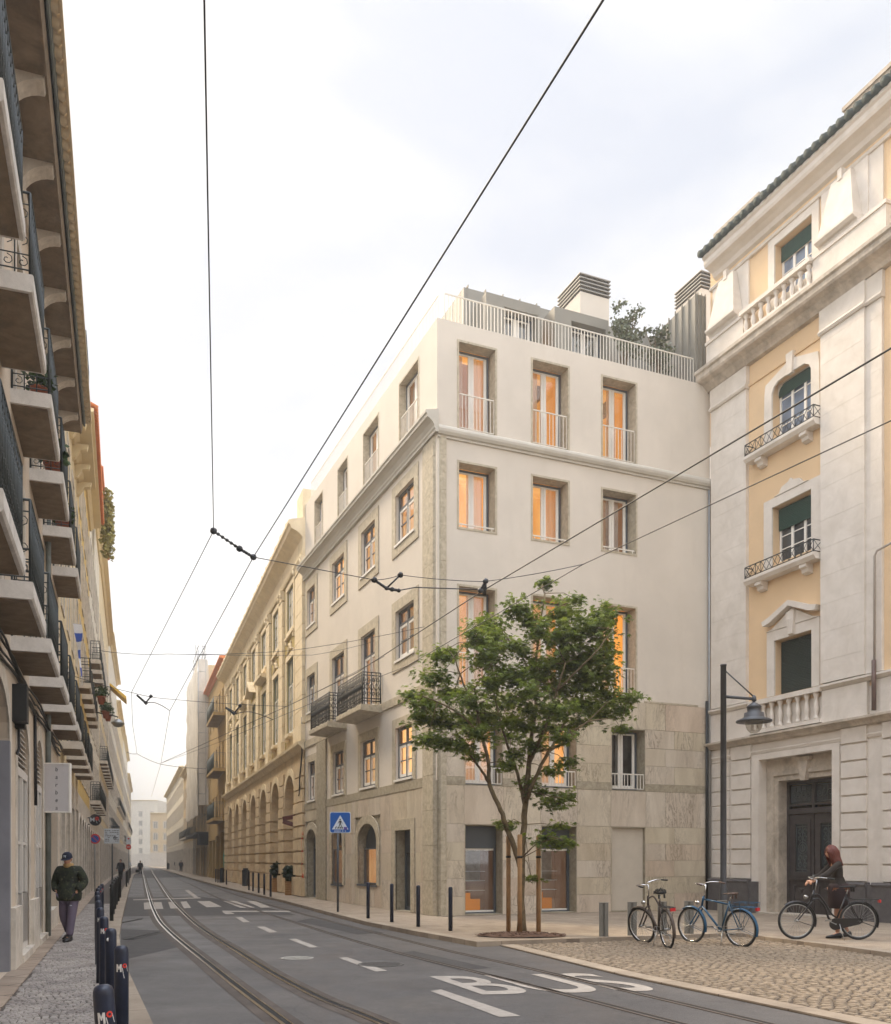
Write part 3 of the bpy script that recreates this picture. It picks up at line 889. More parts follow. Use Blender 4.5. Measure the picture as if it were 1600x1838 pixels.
# ================================================================ the corner building
ca = G(785, 1645, PZ)
corner = thing("corner_building", "cream five-storey corner building with marble base and lit windows", "building", (ca.x, ca.y, 0))
dR, dL = (3860 / F, 1.0), (-700 / F, 1.0)
FR = Fac(corner, (ca.x, ca.y), dR)
FL = Fac(corner, (ca.x, ca.y), dL, True)
RW, LW, TOP = 9.69, 15.06, 17.26
opsR, opsL = [], []
colR = [(0.67, 1.86), (3.09, 4.33), (5.55, 6.79)]
rows = [(14.2, 16.73), (11.35, 13.24), (6.70, 9.66)]
DR = 0.42
for (z0, z1) in rows:
    for (a, b) in colR: opsR.append(op(FR, a, b, z0, z1, DR))
colR1 = [(0.87, 2.09), (3.39, 4.62), (5.88, 7.13)]
for (a, b) in colR1: opsR.append(op(FR, a, b, 3.90, 5.83, DR))
for (a, b) in colR1[:2]: opsR.append(op(FR, a, b, 0.12, 2.74, DR))
opsR.append(op(FR, 5.88, 7.13, 0.12, 2.74, 0.12))
# render above, marble slabs below
ZM = 6.70
mb = MB(); wall_mb(mb, 0.0, RW, ZM, TOP, opsR)
shell(mb, 0.0, RW, ZM, 16.96, 14.9, left=False)
# parapet: inner face and coping
mb.quad((RW, .3, 16.96), (0.3, .3, 16.96), (0.3, .3, TOP), (RW, .3, TOP)); mb.quad((0, 0, TOP), (RW, 0, TOP), (RW, .3, TOP), (0, .3, TOP))
mb.quad((RW, 0, 16.4), (RW, .3, 16.4), (RW, .3, TOP), (RW, 0, TOP))
FR.part("wall", mb, M['wall_white'])
# left front
colL = [(1.78, 3.42), (5.48, 7.02), (9.12, 10.75), (13.36, 14.66)]
colT = [(1.46, 3.12), (5.18, 6.82), (8.75, 10.02), (12.22, 13.47)]
for (a, b) in colT: opsL.append(op(FL, a, b, 14.75, 16.82, .26))
for (a, b) in colL: opsL.append(op(FL, a, b, 11.78, 13.38, 0.16))
for i, (a, b) in enumerate(colL): opsL.append(op(FL, a, b, 6.95 if i in (1, 2) else 8.08, 9.66, 0.16))
colL1 = [(1.95, 3.45), (5.45, 7.10), (9.2, 10.65), (13.36, 14.5)]
for (a, b) in colL1: opsL.append(op(FL, a, b, 4.27, 5.93, 0.16))
gL = [(2.05, 3.45, 0.12, 2.66, 0.0), (5.30, 7.42, 0.86, 3.0, 0.62), (9.35, 10.85, 0.78, 3.0, 0.5), (13.15, 14.80, 0.12, 3.05, 0.55)]
for (a, b, c, d, r) in gL: opsL.append(op(FL, a, b, c, d, 0.38, r))
mb = MB(); a0, b0 = FL.span(0, LW)
wall_mb(mb, a0, b0, 4.0, TOP, opsL)
mb.quad((a0, 8, 0), (a0, 0, 0), (a0, 0, TOP), (a0, 8, TOP))
mb.quad((b0 - .3, .3, 16.96), (a0, .3, 16.96), (a0, .3, TOP), (b0 - .3, .3, TOP)); mb.quad((a0, 0, TOP), (b0, 0, TOP), (b0 - .0, .3, TOP), (a0, .3, TOP))
FL.part("wall", mb, M['wall_white'])

def slabs(f, u0, u1, courses, ops, cuts, name="marble_cladding", y=-0.02, seed=3):
    """facing of separate marble slabs, each with its own vein seed"""
    r = random.Random(seed); mb = MB(); cols = []
    x0, x1 = f.span(u0, u1)
    ops = [o for o in ops]
    g = 0.004
    for ci, (z0, z1) in enumerate(courses):
        xs = [x0] + [x for x in sorted(cuts[ci % len(cuts)]) if x0 < x < x1] + [x1]
        ex = sorted({v for o in ops if o['z1'] > z0 + .02 and o['z0'] < z1 - .02 for v in (o['x0'], o['x1']) if x0 < v < x1})
        xs = sorted(set(xs) | set(ex)); xs = [x for k, x in enumerate(xs) if k == 0 or x - xs[k - 1] > 0.06 or x in ex]
        for k in range(len(xs) - 1):
            a, b = xs[k], xs[k + 1]; cx = (a + b) / 2; 
            segs = [(z0, z1)]
            for o in ops:
                if o['x0'] - .001 <= cx <= o['x1'] + .001:
                    ns = []
                    for (p, q) in segs:
                        if o['z1'] <= p or o['z0'] >= q: ns.append((p, q)); continue
                        if o['z0'] > p + .01: ns.append((p, o['z0']))
                        if o['z1'] < q - .01: ns.append((o['z1'], q))
                    segs = ns
            for (p, q) in segs:
                c = (r.random(), r.random(), r.random())
                dy = r.uniform(-.002, .002)
                n0 = len(mb.f); mb.box(a + g, b - g, y + dy, 0.04, p + g, q - g); cols += [c] * (len(mb.f) - n0)
    me = mb.mesh(name, M['marble'])
    at_ = me.color_attributes.new("slab", 'FLOAT_COLOR', 'CORNER')
    for p in me.polygons:
        for li in p.loop_indices: at_.data[li].color = (*cols[p.index], 1)
    return f.inst(name, me)
# backing wall of the base (behind the slabs) keeps openings dark-tight
mb = MB(); wall_mb(mb, 0, RW, 0, ZM, opsR, y=0.03); shell(mb, 0.0, RW, 0, ZM, 14.9, y=.03, left=False); FR.part("base_wall", mb, M['lioz_dark'])
mb = MB(); wall_mb(mb, a0, b0, 0, 4.0, opsL, y=0.03); FL.part("base_wall", mb, M['lioz_dark'])
cutsR = [[0.84, 2.12, 3.36, 4.65, 5.85, 7.16, 8.25], [0.84, 2.12, 3.36, 4.65, 5.85, 7.16, 7.9]]
slabs(FR, 0.28, RW, [(0.10, .65), (.65, 1.18), (1.18, 1.70), (1.70, 2.23), (2.23, 2.76), (2.76, 3.89)], opsR, cutsR, seed=5)
slabs(FR, 0.28, RW, [(4.13, 4.70), (4.70, 5.26), (5.26, 5.85), (5.85, 6.70)], opsR, cutsR, seed=11)
cutsL = [[-x for x in (0.9, 1.7, 2.8, 3.8, 4.8, 5.6, 6.4, 7.3, 8.2, 9.1, 9.9, 10.7)], [-x for x in (1.2, 2.4, 3.8, 4.9, 6.2, 7.4, 8.2, 9.3, 10.5)]]
xL = [dict(o, x0=o['x0'] - .36, x1=o['x1'] + .36, z1=o['z1'] + (.26 if o.get('rise') else .34)) for o in opsL if o['z0'] < 1]
slabs(FL, 0.42, 11.55, [(0.10, 1.05), (1.05, 1.95), (1.95, 2.70), (2.70, 3.88)], xL, cutsL, seed=21)
slabs(FL, 13.0, LW, [(3.4, 3.88)], xL, cutsL, seed=23)
slabs(FL, 13.0, LW, [(0.10, 1.05), (1.05, 2.2)], xL, cutsL, seed=23)
# stone bands
mb = MB(); 
for i in range(4):
    xs = [0.28, 0.87, 2.09, 3.39, 4.62, 5.88, 7.13, RW]
    mb.box(xs[2 * i], xs[2 * i + 1], -.030, .03, 3.89, 4.13)
FR.part("stone_band", mb, M['lioz_dark'])
mb = MB(); mb.box(7.1, RW - .5, -.028, .0, 6.70, 6.76); FR.part("stone_ledge", mb, M['lioz'])
mb = MB(); x0, x1 = FL.span(0.42, 11.6); mb.box(x0, x1, -.036, .03, 3.88, 4.16)
x0, x1 = FL.span(12.98, LW); mb.box(x0, x1, -.036, .03, 3.88, 4.16); FL.part("stone_band", mb, M['lioz_dark'])
mb = MB(); x0, x1 = FL.span(0.42, 4.75); mb.box(x0, x1, -.05, .0, 6.68, 6.94); x0, x1 = FL.span(9.6, LW); mb.box(x0, x1, -.05, .0, 6.62, 6.90); FL.part("stone_band", mb, M['lioz'])
# quoins of the chamfered corner (one strip of blocks) and the flat pilaster on the left front
mb = MB()
pl = [FL.world(-1.02, -.05, 0), FL.world(-1.02, .05, 0), FL.world(0, .3, 0), FR.world(0.27, .05, 0), FR.world(0.27, -.05, 0), FR.world(0.10, -.055, 0), FL.world(-0.20, -.055, 0)]
z = 0.10; rq = random.Random(4)
while z < 13.9:
    h = min(1.02, 13.92 - z)
    mb.prism([(p.x - ca.x, p.y - ca.y) for p in pl], 'z', z + .004, z + h - .004); z += h
part("quoin", mb, M['lioz'], corner, Matrix())
mb = MB(); x0, x1 = FL.span(11.6, 12.98); z = 0.10
while z < 6.6:
    h = min(1.3, 6.62 - z); mb.box(x0, x1, -.06, .0, z + .003, z + h - .003); z += h
FL.part("pilaster", mb, M['lioz_dark'])
# cornices
def cornice_profile(f, u0, u1, prof, name, mat, caps=True):
    a, b = f.span(u0, u1); mb = MB(); mb.prism([(p[0], p[1]) for p in prof], 'x', a, b); return f.part(name, mb, M[mat])
pL = [(.0, 13.94), (-.10, 13.94), (-.10, 14.02), (-.13, 14.05), (-.13, 14.12), (-.20, 14.22), (-.30, 14.30), (-.36, 14.32), (-.36, 14.40), (-.40, 14.43), (-.40, 14.50), (.0, 14.60)]
cornice_profile(FL, -0.12, LW, pL, "cornice", 'moulding')
pR = [(.0, 13.84), (-.05, 13.84), (-.05, 13.90), (-.10, 13.92), (-.14, 13.99), (-.15, 14.06), (-.13, 14.13), (-.07, 14.18), (.0, 14.19)]
cornice_profile(FR, 0.0, RW + .02, pR, "cornice", 'moulding')
# deep windows of the right front
curt = {0: [(0.0, 0.42), (0.55, 1.0)], 1: [(0.0, 0.36)], 2: [(0.0, 0.5), (0.55, 0.85)]}
sd_ = 0
for ri, (z0, z1) in enumerate(rows):
    for ci, (a, b) in enumerate(colR):
        sd_ += 1
        lit = 'room_dim' if (ri == 1 and ci == 2) else 'room'
        cu = [[(0.02, .30), (.55, .98)], [(0.0, .40)], [(0.0, .30), (.42, .70)]][ci] if ri == 0 else ([[(.42, .95)], [(0.7, .98)], [(0., .28), (.42, .85)]][ci] if ri == 1 else [[(.42, .98)], [(.1, .9)], [(.25, .5)]][ci])
        window(FR, a + .02, b - .02, z0 + .02, z1 - .02, DR, 0, 'frame_dark', 'frame_white', 'glass', lit, cu, 1, 0, 0, None, sd_)
        lining(FR, a, b, z0, z1, DR)
        mb = MB()
        if ri != 1: bars_railing(mb, a + .03, b - .03, 0.05, z0 + .06, z0 + 1.05, 0.115, .008, .014)
        else: mb.box(a + .03, b - .03, .03, .055, z0 + .10, z0 + .135); [mb.box(x - .01, x + .01, .03, .055, z0 + .01, z0 + .10) for x in (a + .1, (a + b) / 2, b - .1)]
        FR.part("window_railing", mb, M['rail_white'])
for ci, (a, b) in enumerate(colR1):
    lit = ['room_soft', 'room_soft', 'room_off'][ci]
    window(FR, a + .02, b - .02, 3.92, 5.81, DR, 0, 'frame_dark', 'frame_white', 'glass', lit, [[(.1, .9)], [(.1, .5)], [(.45, .62)]][ci], 1, 0, 0, None, 40 + ci)
    lining(FR, a, b, 3.90, 5.83, DR, 'lioz_dark', 0.0)
    mb = MB(); bars_railing(mb, a + .03, b - .03, 0.03, 3.95, 4.42, 0.115, .009, .014); FR.part("window_railing", mb, M['rail_white'])
for ci, (a, b) in enumerate(colR1[:2]):                      # shop windows: dark fascia over a white framed pane
    win = window(FR, a + .02, b - .02, 0.16, 2.06, DR, 0, 'frame_white', None, 'glass', 'room_shop', None, 0, 0, 0, None, 50, name="shop_window", t=.06)
    mb = MB(); mb.box(-.60, .10, .75, .8, .02, .55, 0); mb.box(-.60, .45, .8, .86, .02, .36, 1); mb.box(-.6, .5, .9, .92, 0.9, 1.86, 2)
    for zz in (.62, .92, 1.2): mb.box(-.55, .5, .55, .75, zz, zz + .02, 3)
    part("shop_display", mb, [M['amber_panel'], M['amber_panel'], M['lioz'], M['frame_white']], win, Matrix())
    mb = MB(); mb.box(a + .02, b - .02, DR - .03, DR + .06, 2.06, 2.72); mb.box(a + .02, a + .08, DR - .02, DR + .06, .12, 2.06); mb.box(b - .09, b - .02, DR - .02, DR + .06, .12, 2.06); mb.box(a + .08, b - .09, DR - .02, DR + .06, .12, .17)
    FR.part("shop_fascia", mb, M['frame_dark'])
    lining(FR, a, b, 0.12, 2.74, DR, 'lioz_dark', 0.0)
mb = MB(); mb.box(5.90, 7.11, .085, .12, .12, 2.73); FR.part("service_door", mb, paint("service_door_paint", hexs(196, 186, 170), 0.6, 0.05))
lining(FR, 5.88, 7.13, 0.12, 2.74, .085, 'lioz_dark', 0.0)
# left front windows
for ci, (a, b) in enumerate(colT):
    window(FL, a + .02, b - .02, 14.77, 16.8, .22, 0, 'frame_dark', 'frame_white', 'glass', 'room_dim', [(0.05, .35), (.6, .95)], 1, 0, 0, None, 60 + ci)
    lining(FL, a, b, 14.75, 16.82, .25)
    x0, x1 = FL.span(a, b)
    mb = MB(); bars_railing(mb, x0 + .03, x1 - .03, 0.05, 14.8, 15.75, 0.115, .008, .014); FL.part("window_railing", mb, M['rail_white'])
for ci, (a, b) in enumerate(colL):
    surround(FL, a, b, 11.78, 13.38, .34, .035)
    window(FL, a + .01, b - .01, 11.79, 13.37, .08, 0, 'frame_dark', 'frame_white', 'glass', 'room_soft', [(0.02, .18)], 1, .70, 1, 'frame_white', 70 + ci)
    dz = 6.95 if ci in (1, 2) else 8.08
    surround(FL, a, b, dz, 9.66, .34, .035, bb=.0 if ci in (1, 2) else .34)
    window(FL, a + .01, b - .01, dz + .01, 9.65, .08, 0, 'frame_dark', 'frame_white', 'glass', 'room_dim', [(0.05, .4), (.6, .95)], 1, .72, 1, 'frame_white', 80 + ci)
for ci, (a, b) in enumerate(colL1):
    surround(FL, a, b, 4.27, 5.93, .30, .03, mat='lioz', bb=.10)
    window(FL, a + .01, b - .01, 4.28, 5.92, .08, 0, 'frame_dark', 'frame_white', 'glass', 'room_soft' if ci in (0, 1) else 'room_dim', None, 1, .68, 1, 'frame_white', 90 + ci)
# ground floor of the left front
for gi, (a, b, c, d, r) in enumerate(gL):
    surround(FL, a, b, c, d, .34 if r == 0 else .30, .045, r, True, 'lioz')
    x0, x1 = FL.span(a, b)
    if gi in (0, 3):
        mb = MB(); w_ = x1 - x0; h_ = d - c
        mb.ring(outline(-w_ / 2 + .10, w_ / 2 - .10, .10, h_ * .72), outline(-w_ / 2, w_ / 2, 0, h_ * .72), 0, .06)
        ol = outline(-w_ / 2, w_ / 2, h_ * .72, h_, r); mb.prism(ol, 'y', 0.005, .05)
        mb.box(-.03, .03, .0, .06, .1, h_ * .72)
        dr = FL.part("door", mb, M['frame_dark'], T((x0 + x1) / 2, .30, c))
        part("pane", MB().box(-w_ / 2 + .08, w_ / 2 - .08, .03, .04, .08, h_ * .72), M['pane'], dr, Matrix())
        part("handle", MB().box(.07, .10, -.05, .0, .95, 1.25), M['steel'], dr, Matrix())
    else:
        zt = 2.15
        window(FL, a + .01, b - .01, c + .01, zt, .05 if gi == 2 else .22, 0, 'frame_dark', None, 'glass', 'room' if gi == 2 else 'room_dim', None, 0, 0, 0, None, 99 + gi, name="shop_window", t=.05)
        mb = MB(); mb.prism(outline(x0 + .01, x1 - .01, zt, d - .01, r), 'y', .29, .36); FL.part("shop_fascia", mb, M['frame_dark'])
        mb = MB(); mb.box(x0 - .02, x1 + .02, -.06, .30, c - .06, c); FL.part("sill", mb, M['frame_dark'])
# two stone balconies with black scroll railings
def scroll(cx, cz, r, turns, a0, n=14, dirn=1):
    return [(cx + r * (1 - .8 * k / n) * math.cos(a0 + dirn * turns * 2 * math.pi * k / n), cz + r * (1 - .8 * k / n) * math.sin(a0 + dirn * turns * 2 * math.pi * k / n)) for k in range(n + 1)]
def ornate(mb, x0, x1, mp_, z0, z1, step=.17):
    t = .018
    for z in (z0, z0 + .09, z1 - .10, z1):
        mb.tube([mp_(x0, z), mp_(x1, z)], t, 4)
    n = max(2, round((x1 - x0) / step))
    for k in range(n + 1):
        x = x0 + (x1 - x0) * k / n
        mb.tube([mp_(x, z0 - .07), mp_(x, z1)], t if k % n else t * 1.5, 4)
        if k < n:
            c = x + (x1 - x0) / n / 2; hm = (z0 + z1) / 2; h = (z1 - z0 - .2)
            for sg in (-1, 1):
                s1 = scroll(c, hm + sg * h * .30, step * .44, 1.1, math.pi / 2 * sg, 10, sg)
                mb.tube([mp_(p[0], p[1]) for p in s1], t * .8, 3, cap=False)
            mb.tube([mp_(c - step * .42, hm - h * .17), mp_(c + step * .42, hm + h * .17)], t * .8, 3)
            mb.tube([mp_(c + step * .42, hm - h * .17), mp_(c - step * .42, hm + h * .17)], t * .8, 3)
for bi, (a, b) in enumerate(((4.80, 7.75), (8.85, 11.55))):
    x0, x1 = FL.span(a, b); D = .72
    mb = MB(); mb.prism([(0, 6.66), (-D, 6.70), (-D - .03, 6.74), (-D - .03, 6.88), (-D, 6.90), (0, 6.90)], 'x', x0, x1)
    sl = FL.part("balcony", mb, M['lioz'])
    mb = MB(); z0, z1 = 7.02, 7.98
    ornate(mb, x0 + .05, x1 - .05, lambda x, z: (x, -D + .05, z), z0, z1)
    ornate(mb, -D + .05, -.04, lambda y, z: (x0 + .05, y, z), z0, z1)
    ornate(mb, -D + .05, -.04, lambda y, z: (x1 - .05, y, z), z0, z1)
    for x in (x0 + .05, x1 - .05): mb.tube([(x, -D + .05, 6.9), (x, -D + .05, z1 + .03)], .022, 6)
    part("balcony_railing", mb, M['iron'], sl, Matrix())
# roof: terrace rail, set-back zinc attic with dormers, chimneys, tall zinc party wall
mb = MB(); bars_railing(mb, 0.30, RW - .55, .16, TOP + .03, TOP + .86, .115, .009, .016)
mb2 = mb
FR.part("terrace_railing", mb, M['rail_white'])
mb = MB(); x0, x1 = FL.span(0.30, LW - .4); bars_railing(mb, x0, x1, .16, TOP + .03, TOP + .86, .115, .007, .014); FL.part("terrace_railing", mb, M['rail_white'])
AY = 2.0                                                     # attic front behind the right front
u0_, z_t = FR.uv(833, 517, AY + .15); ua_, _ = FR.uv(833, 517, AY + .4)
ZA = FR.uv(833, 517, AY + .4)[1]
ue_, ze_ = FR.uv(1190, 600, AY + .4)
zinc = MB()
# main volume slightly leaning back, plus seams
def prismz(mb, x0, x1, y0, y1, z0, z1, lean=.35):
    v = [(x0, y0, z0), (x1, y0, z0), (x1, y1, z0), (x0, y1, z0), (x0 + lean * .5, y0 + lean, z1), (x1, y0 + lean, z1), (x1, y1, z1), (x0 + lean * .5, y1, z1)]
    mb.add(v, [(0, 3, 2, 1), (4, 5, 6, 7), (0, 1, 5, 4), (1, 2, 6, 5), (2, 3, 7, 6), (3, 0, 4, 7)])
prismz(zinc, ua_ - .2, RW, AY, 8.5, 16.4, ZA)
k = ua_ + .1
while k < RW:
    zinc.add([(k - .012, AY - .03, 16.4), (k + .012, AY - .03, 16.4), (k + .012, AY + .32, ZA + .06), (k - .012, AY + .32, ZA + .06), (k - .012, AY + .3, ZA - .3), (k + .012, AY + .3, ZA - .3)], [(0, 1, 2, 3)])
    zinc.box(k - .012, k + .012, AY + .28, 8.4, ZA, ZA + .07); k += .62
y = AY + .6
while y < 8.4:
    zinc.add([(ua_ - .235, y - .012, 16.4), (ua_ - .235, y + .012, 16.4), (ua_ - .03, y + .012, ZA + .06), (ua_ - .03, y - .012, ZA + .06)], [(0, 1, 2, 3)]); y += .62
FR.part("attic", zinc, M['zinc'])
for (pa, pb, pt, pbm) in ((905, 965, 549, 612), (1026, 1088, 574, 640)):
    ya = AY - .55
    ua, za = FR.uv(pa, pt, ya); ub, zb = FR.uv(pb, pt + 12, ya)
    mb = MB()
    e = .62
    mb.ring(outline(ua, ub, 16.4, za - .02), outline(ua - e, ub + .10, 16.38, za + .30), ya, AY + 1.2)
    dm = FR.part("dormer", mb, M['zinc'])
    wd = window(FR, ua + .01, ub - .01, 16.42, za - .03, ya + .35, 0, 'frame_dark', 'frame_white', 'glass', 'room_soft', [(0.02, .9)], 1, 0, 0, None, 120)
for (pa, pc, pb, pt, pbm, yy, dn) in ((1010, 1042, 1094, 493, 560, 3.4, 1.5), (1231, 1259, 1278, 484, 540, 3.0, 1.5)):
    ua, za = FR.uv(pc, pt + 0, yy); ub, zb = FR.uv(pb, pt + 10, yy)
    za = (za + zb) / 2
    mb = MB(); mb.box(ua, ub, yy, yy + dn, 17, za - .62)
    ch = FR.part("chimney", mb, M['wall_white'])
    mb = MB()
    for q in range(5): 
        z = za - .60 + q * .135
        mb.box(ua - .04, ub + .04, yy - .04, yy + dn + .04, z + .045, z + .078)
    mb.box(ua + .02, ub - .02, yy + .02, yy + dn - .02, za - .62, za - .02, 1)
    part("chimney_louvre", mb, [paint("louvre_grey", hexs(150, 146, 140), .5), M['black']], ch, Matrix())
# party wall: grey seamed gable running forward along the right edge
mb = MB()
xg = RW - .42
pts = []
for (px_, py_, yy) in ((1190, 592, 5.6), (1255, 527, .55)):
    pts.append((yy,))
def gz(px_, py_):                                            # point on the plane x = xg
    r = (px_ - CX) / F
    P0 = FR.world(xg, 0, 0); n = FR.world(xg, 1, 0) - P0
    y_ = (r * P0.y - P0.x) / (n.x - r * n.y)
    return y_, H - (py_ - HY) / F * (P0.y + n.y * y_)
yA, zA_ = gz(1250, 527); yB, zB_ = gz(1195, 588)
yB = min(max(yB, 3), 8.5)
mb.prism([(yA, 16.4), (yA, zA_), (yB, zB_), (yB, 16.4)], 'x', xg, RW - .01)
nb = 8
for q in range(nb + 1):
    yq = yA + (yB - yA) * q / nb; zq = zA_ + (zB_ - zA_) * q / nb
    mb.box(xg - .05, xg, yq - .012, yq + .012, 16.4, zq + .08)
for q in range(3): mb.box(xg + .04 + q * .15, xg + .065 + q * .15, yA - .04, yA, 16.4, zA_ + .04)
FR.part("gable_wall", mb, M['zinc'])
# downpipes in the corner with the neighbour
for (dx, m_, nm) in ((-.10, 'pale_metal', "drainpipe"), (-.20, 'iron', "drainpipe")):
    mb = MB(); mb.tube([(RW + dx, -.09, PZ), (RW + dx, -.09, 6.9 if m_ == 'iron' else 13.8)], .04, 8); FR.part(nm, mb, M[m_])
# ================================================================ the peach and white building on the right
e_ = FR.world(RW + .02, -0.0, 0)
rb = thing("stone_building", "peach and white ornate building with stone pilasters and carved dark double door", "building", (e_.x, e_.y, 0))
FT = Fac(rb, (e_.x, e_.y), (700 / F, -1))
M['peach'] = plaster("peach_render", hexs(224, 195, 157), hexs(150, 120, 90), 0.18, 0.6)
M['white_stone'] = stone("white_limestone", hexs(208, 199, 187), hexs(227, 219, 209), 1.6, 0.75, None, 0.10)
M['white_stone_dirty'] = stone("weathered_limestone", hexs(164, 152, 136), hexs(210, 198, 182), 2.4, 0.8, None, 0.6)
M['base_stone'] = stone("dark_plinth_stone", hexs(84, 80, 80), hexs(104, 100, 98), 5, 0.75)
M['shutter'] = paint("green_roller_shutter", hexs(30, 70, 62), 0.5, 0.12, 4)
M['shutter_dark'] = paint("dark_green_shutter", hexs(38, 52, 48), 0.5, 0.12, 4)
M['old_wood'] = paint("weathered_dark_wood", hexs(66, 60, 58), 0.6, 0.3, 5, 0, 0.3)
M['tile_green'] = paint("dark_glazed_tile", hexs(44, 58, 54), 0.75, 0.3, 6)
EW = 15.0
o_t = [op(FT, 2.95, 4.42, 18.35, 20.05, .32), op(FT, 2.85, 4.40, 14.25, 15.95, .3), op(FT, 2.85, 4.40, 10.55, 12.25, .3), op(FT, 2.95, 4.42, 6.62, 8.25, .35)]
o_d = [op(FT, 2.35, 5.2, PZ, 4.75, .35)]
mb = MB(); wall_mb(mb, 0, EW, 6.3, 21.0, o_t); shell(mb, 0, EW, 0.0, 21.0, 12.0); FT.part("wall", mb, M['peach'])
mb = MB(); wall_mb(mb, 0, EW, 0, 6.3, o_d, y=-.02); FT.part("ground_wall", mb, M['white_stone'])
# plinth
mb = MB()
pp = [(-.02, 1.12), (-.20, 1.12), (-.23, 1.06), (-.20, 1.00), (-.20, PZ - .05), (-.02, PZ - .05)]
for (a, b) in ((0.06, 1.98), (5.55, 6.42), (6.62, EW)): mb.prism(pp, 'x', a, b)
mb.prism([(-.02, 1.06), (-.15, 1.06), (-.15, 0), (-.02, 0)], 'x', 1.98, 2.35); mb.prism([(-.02, 1.06), (-.15, 1.06), (-.15, 0), (-.02, 0)], 'x', 6.42, 6.62)
FT.part("plinth", mb, M['base_stone'])
# rusticated courses
mb = MB(); zs = [1.12 + .465 * k for k in range(10)]
for (a, b, pr) in ((0.12, 0.98, .05), (1.10, 1.98, .09), (5.5, 6.35, .09), (6.85, 8.2, .09), (8.4, 9.4, .07)):
    for k in range(9):
        z0, z1 = zs[k], min(zs[k] + .465, 5.3)
        c = .018
        mb.prism([(-.02, z0 + .012), (-pr + .0, z0 + .03), (-pr, z1 - .03), (-.02, z1 - .012)], 'x', a, b)
FT.part("rusticated_stone", mb, M['white_stone'])
# string courses
def strip(prof, a, b, name, mat): 
    mb = MB(); mb.prism(prof, 'x', a, b); return FT.part(name, mb, M[mat])
strip([(-.02, 4.93), (-.06, 4.95), (-.09, 5.02), (-.06, 5.06), (-.02, 5.06)], 0.02, EW, "string_course", 'white_stone')
strip([(-.02, 5.26), (-.14, 5.30), (-.18, 5.36), (-.26, 5.42), (-.30, 5.44), (-.30, 5.50), (-.02, 5.56)], -.04, EW, "string_course", 'white_stone_dirty')
for (a, b) in ((0.04, 2.0), (4.86, EW)):
    strip([(-.02, 6.42), (-.10, 6.44), (-.16, 6.50), (-.20, 6.52), (-.20, 6.58), (-.0, 6.62)], a - .02, b + .02 if b < 10 else b, "string_course", 'white_stone')
mb = MB(); mb.box(0.06, 2.0, -.10, -.02, 5.54, 6.42); mb.box(4.86, 6.4, -.12, -.02, 5.54, 6.42); mb.box(6.55, EW, -.10, -.02, 5.54, 6.42)
FT.part("balustrade_pier", mb, M['white_stone'])
# pilasters in separate ashlar courses
mb = MB(); rr = random.Random(8)
for (a, b, pr) in ((0.17, 1.81, .12), (4.85, 6.35, .16), (6.35, 6.85, .09)):
    z = 6.62
    while z < 16.25:
        h = min(rr.choice((.62, .78, .9)), 16.3 - z); mb.box(a, b, -pr, 0, z + .0025, z + h - .0025); z += h
FT.part("pilaster", mb, M['white_stone'])
for (a, b, pr) in ((0.17, 1.81, .12), (4.85, 6.35, .16), (6.35, 6.85, .09)):
    strip([(0, 16.3), (-pr - .05, 16.3), (-pr - .09, 16.36), (-pr - .05, 16.42), (-pr - .02, 16.46), (-pr - .02, 17.0), (0, 17.0)], a - .03, b + .03, "capital", 'white_stone')
strip([(0, 16.36), (-.04, 16.36), (-.06, 16.42), (0, 16.46)], 1.84, 4.82, "string_course", 'peach')
# main entablature and balustrade above it
strip([(0, 17.0), (-.14, 17.02), (-.2, 17.10), (-.32, 17.2), (-.52, 17.26), (-.56, 17.32), (-.56, 17.46), (-.62, 17.50), (-.62, 17.60), (0, 17.72)], -.05, EW, "entablature", 'white_stone_dirty')
mb = MB()
for (a, b, pr) in ((0.17, 1.9, .30), (4.75, 7.2, .34)): mb.box(a, b, -pr, 0, 17.70, 18.42); mb.box(a - .03, b + .03, -pr - .04, 0, 18.42, 18.52)
mb.box(1.9, 4.75, -.46, -.18, 17.70, 17.80); mb.box(1.9, 4.75, -.47, -.17, 18.40, 18.52)
FT.part("balustrade_pier", mb, M['white_stone'])
bal_prof = [(.085, 0), (.085, .05), (.045, .09), (.06, .16), (.085, .26), (.06, .38), (.042, .46), (.06, .50), (.085, .54), (.085, .60)]
def balusters(a, b, n, y, z, h, pr=1.0):
    me = cached(('bal', round(h, 2)), lambda: MB().lathe([(r * pr, q / .6 * h) for r, q in bal_prof], n=12), "baluster", M['white_stone'])
    for k in range(n): FT.inst("baluster", me, T(a + (b - a) * (k + .5) / n, y, z))
balusters(1.9, 4.75, 9, -.32, 17.80, .60)
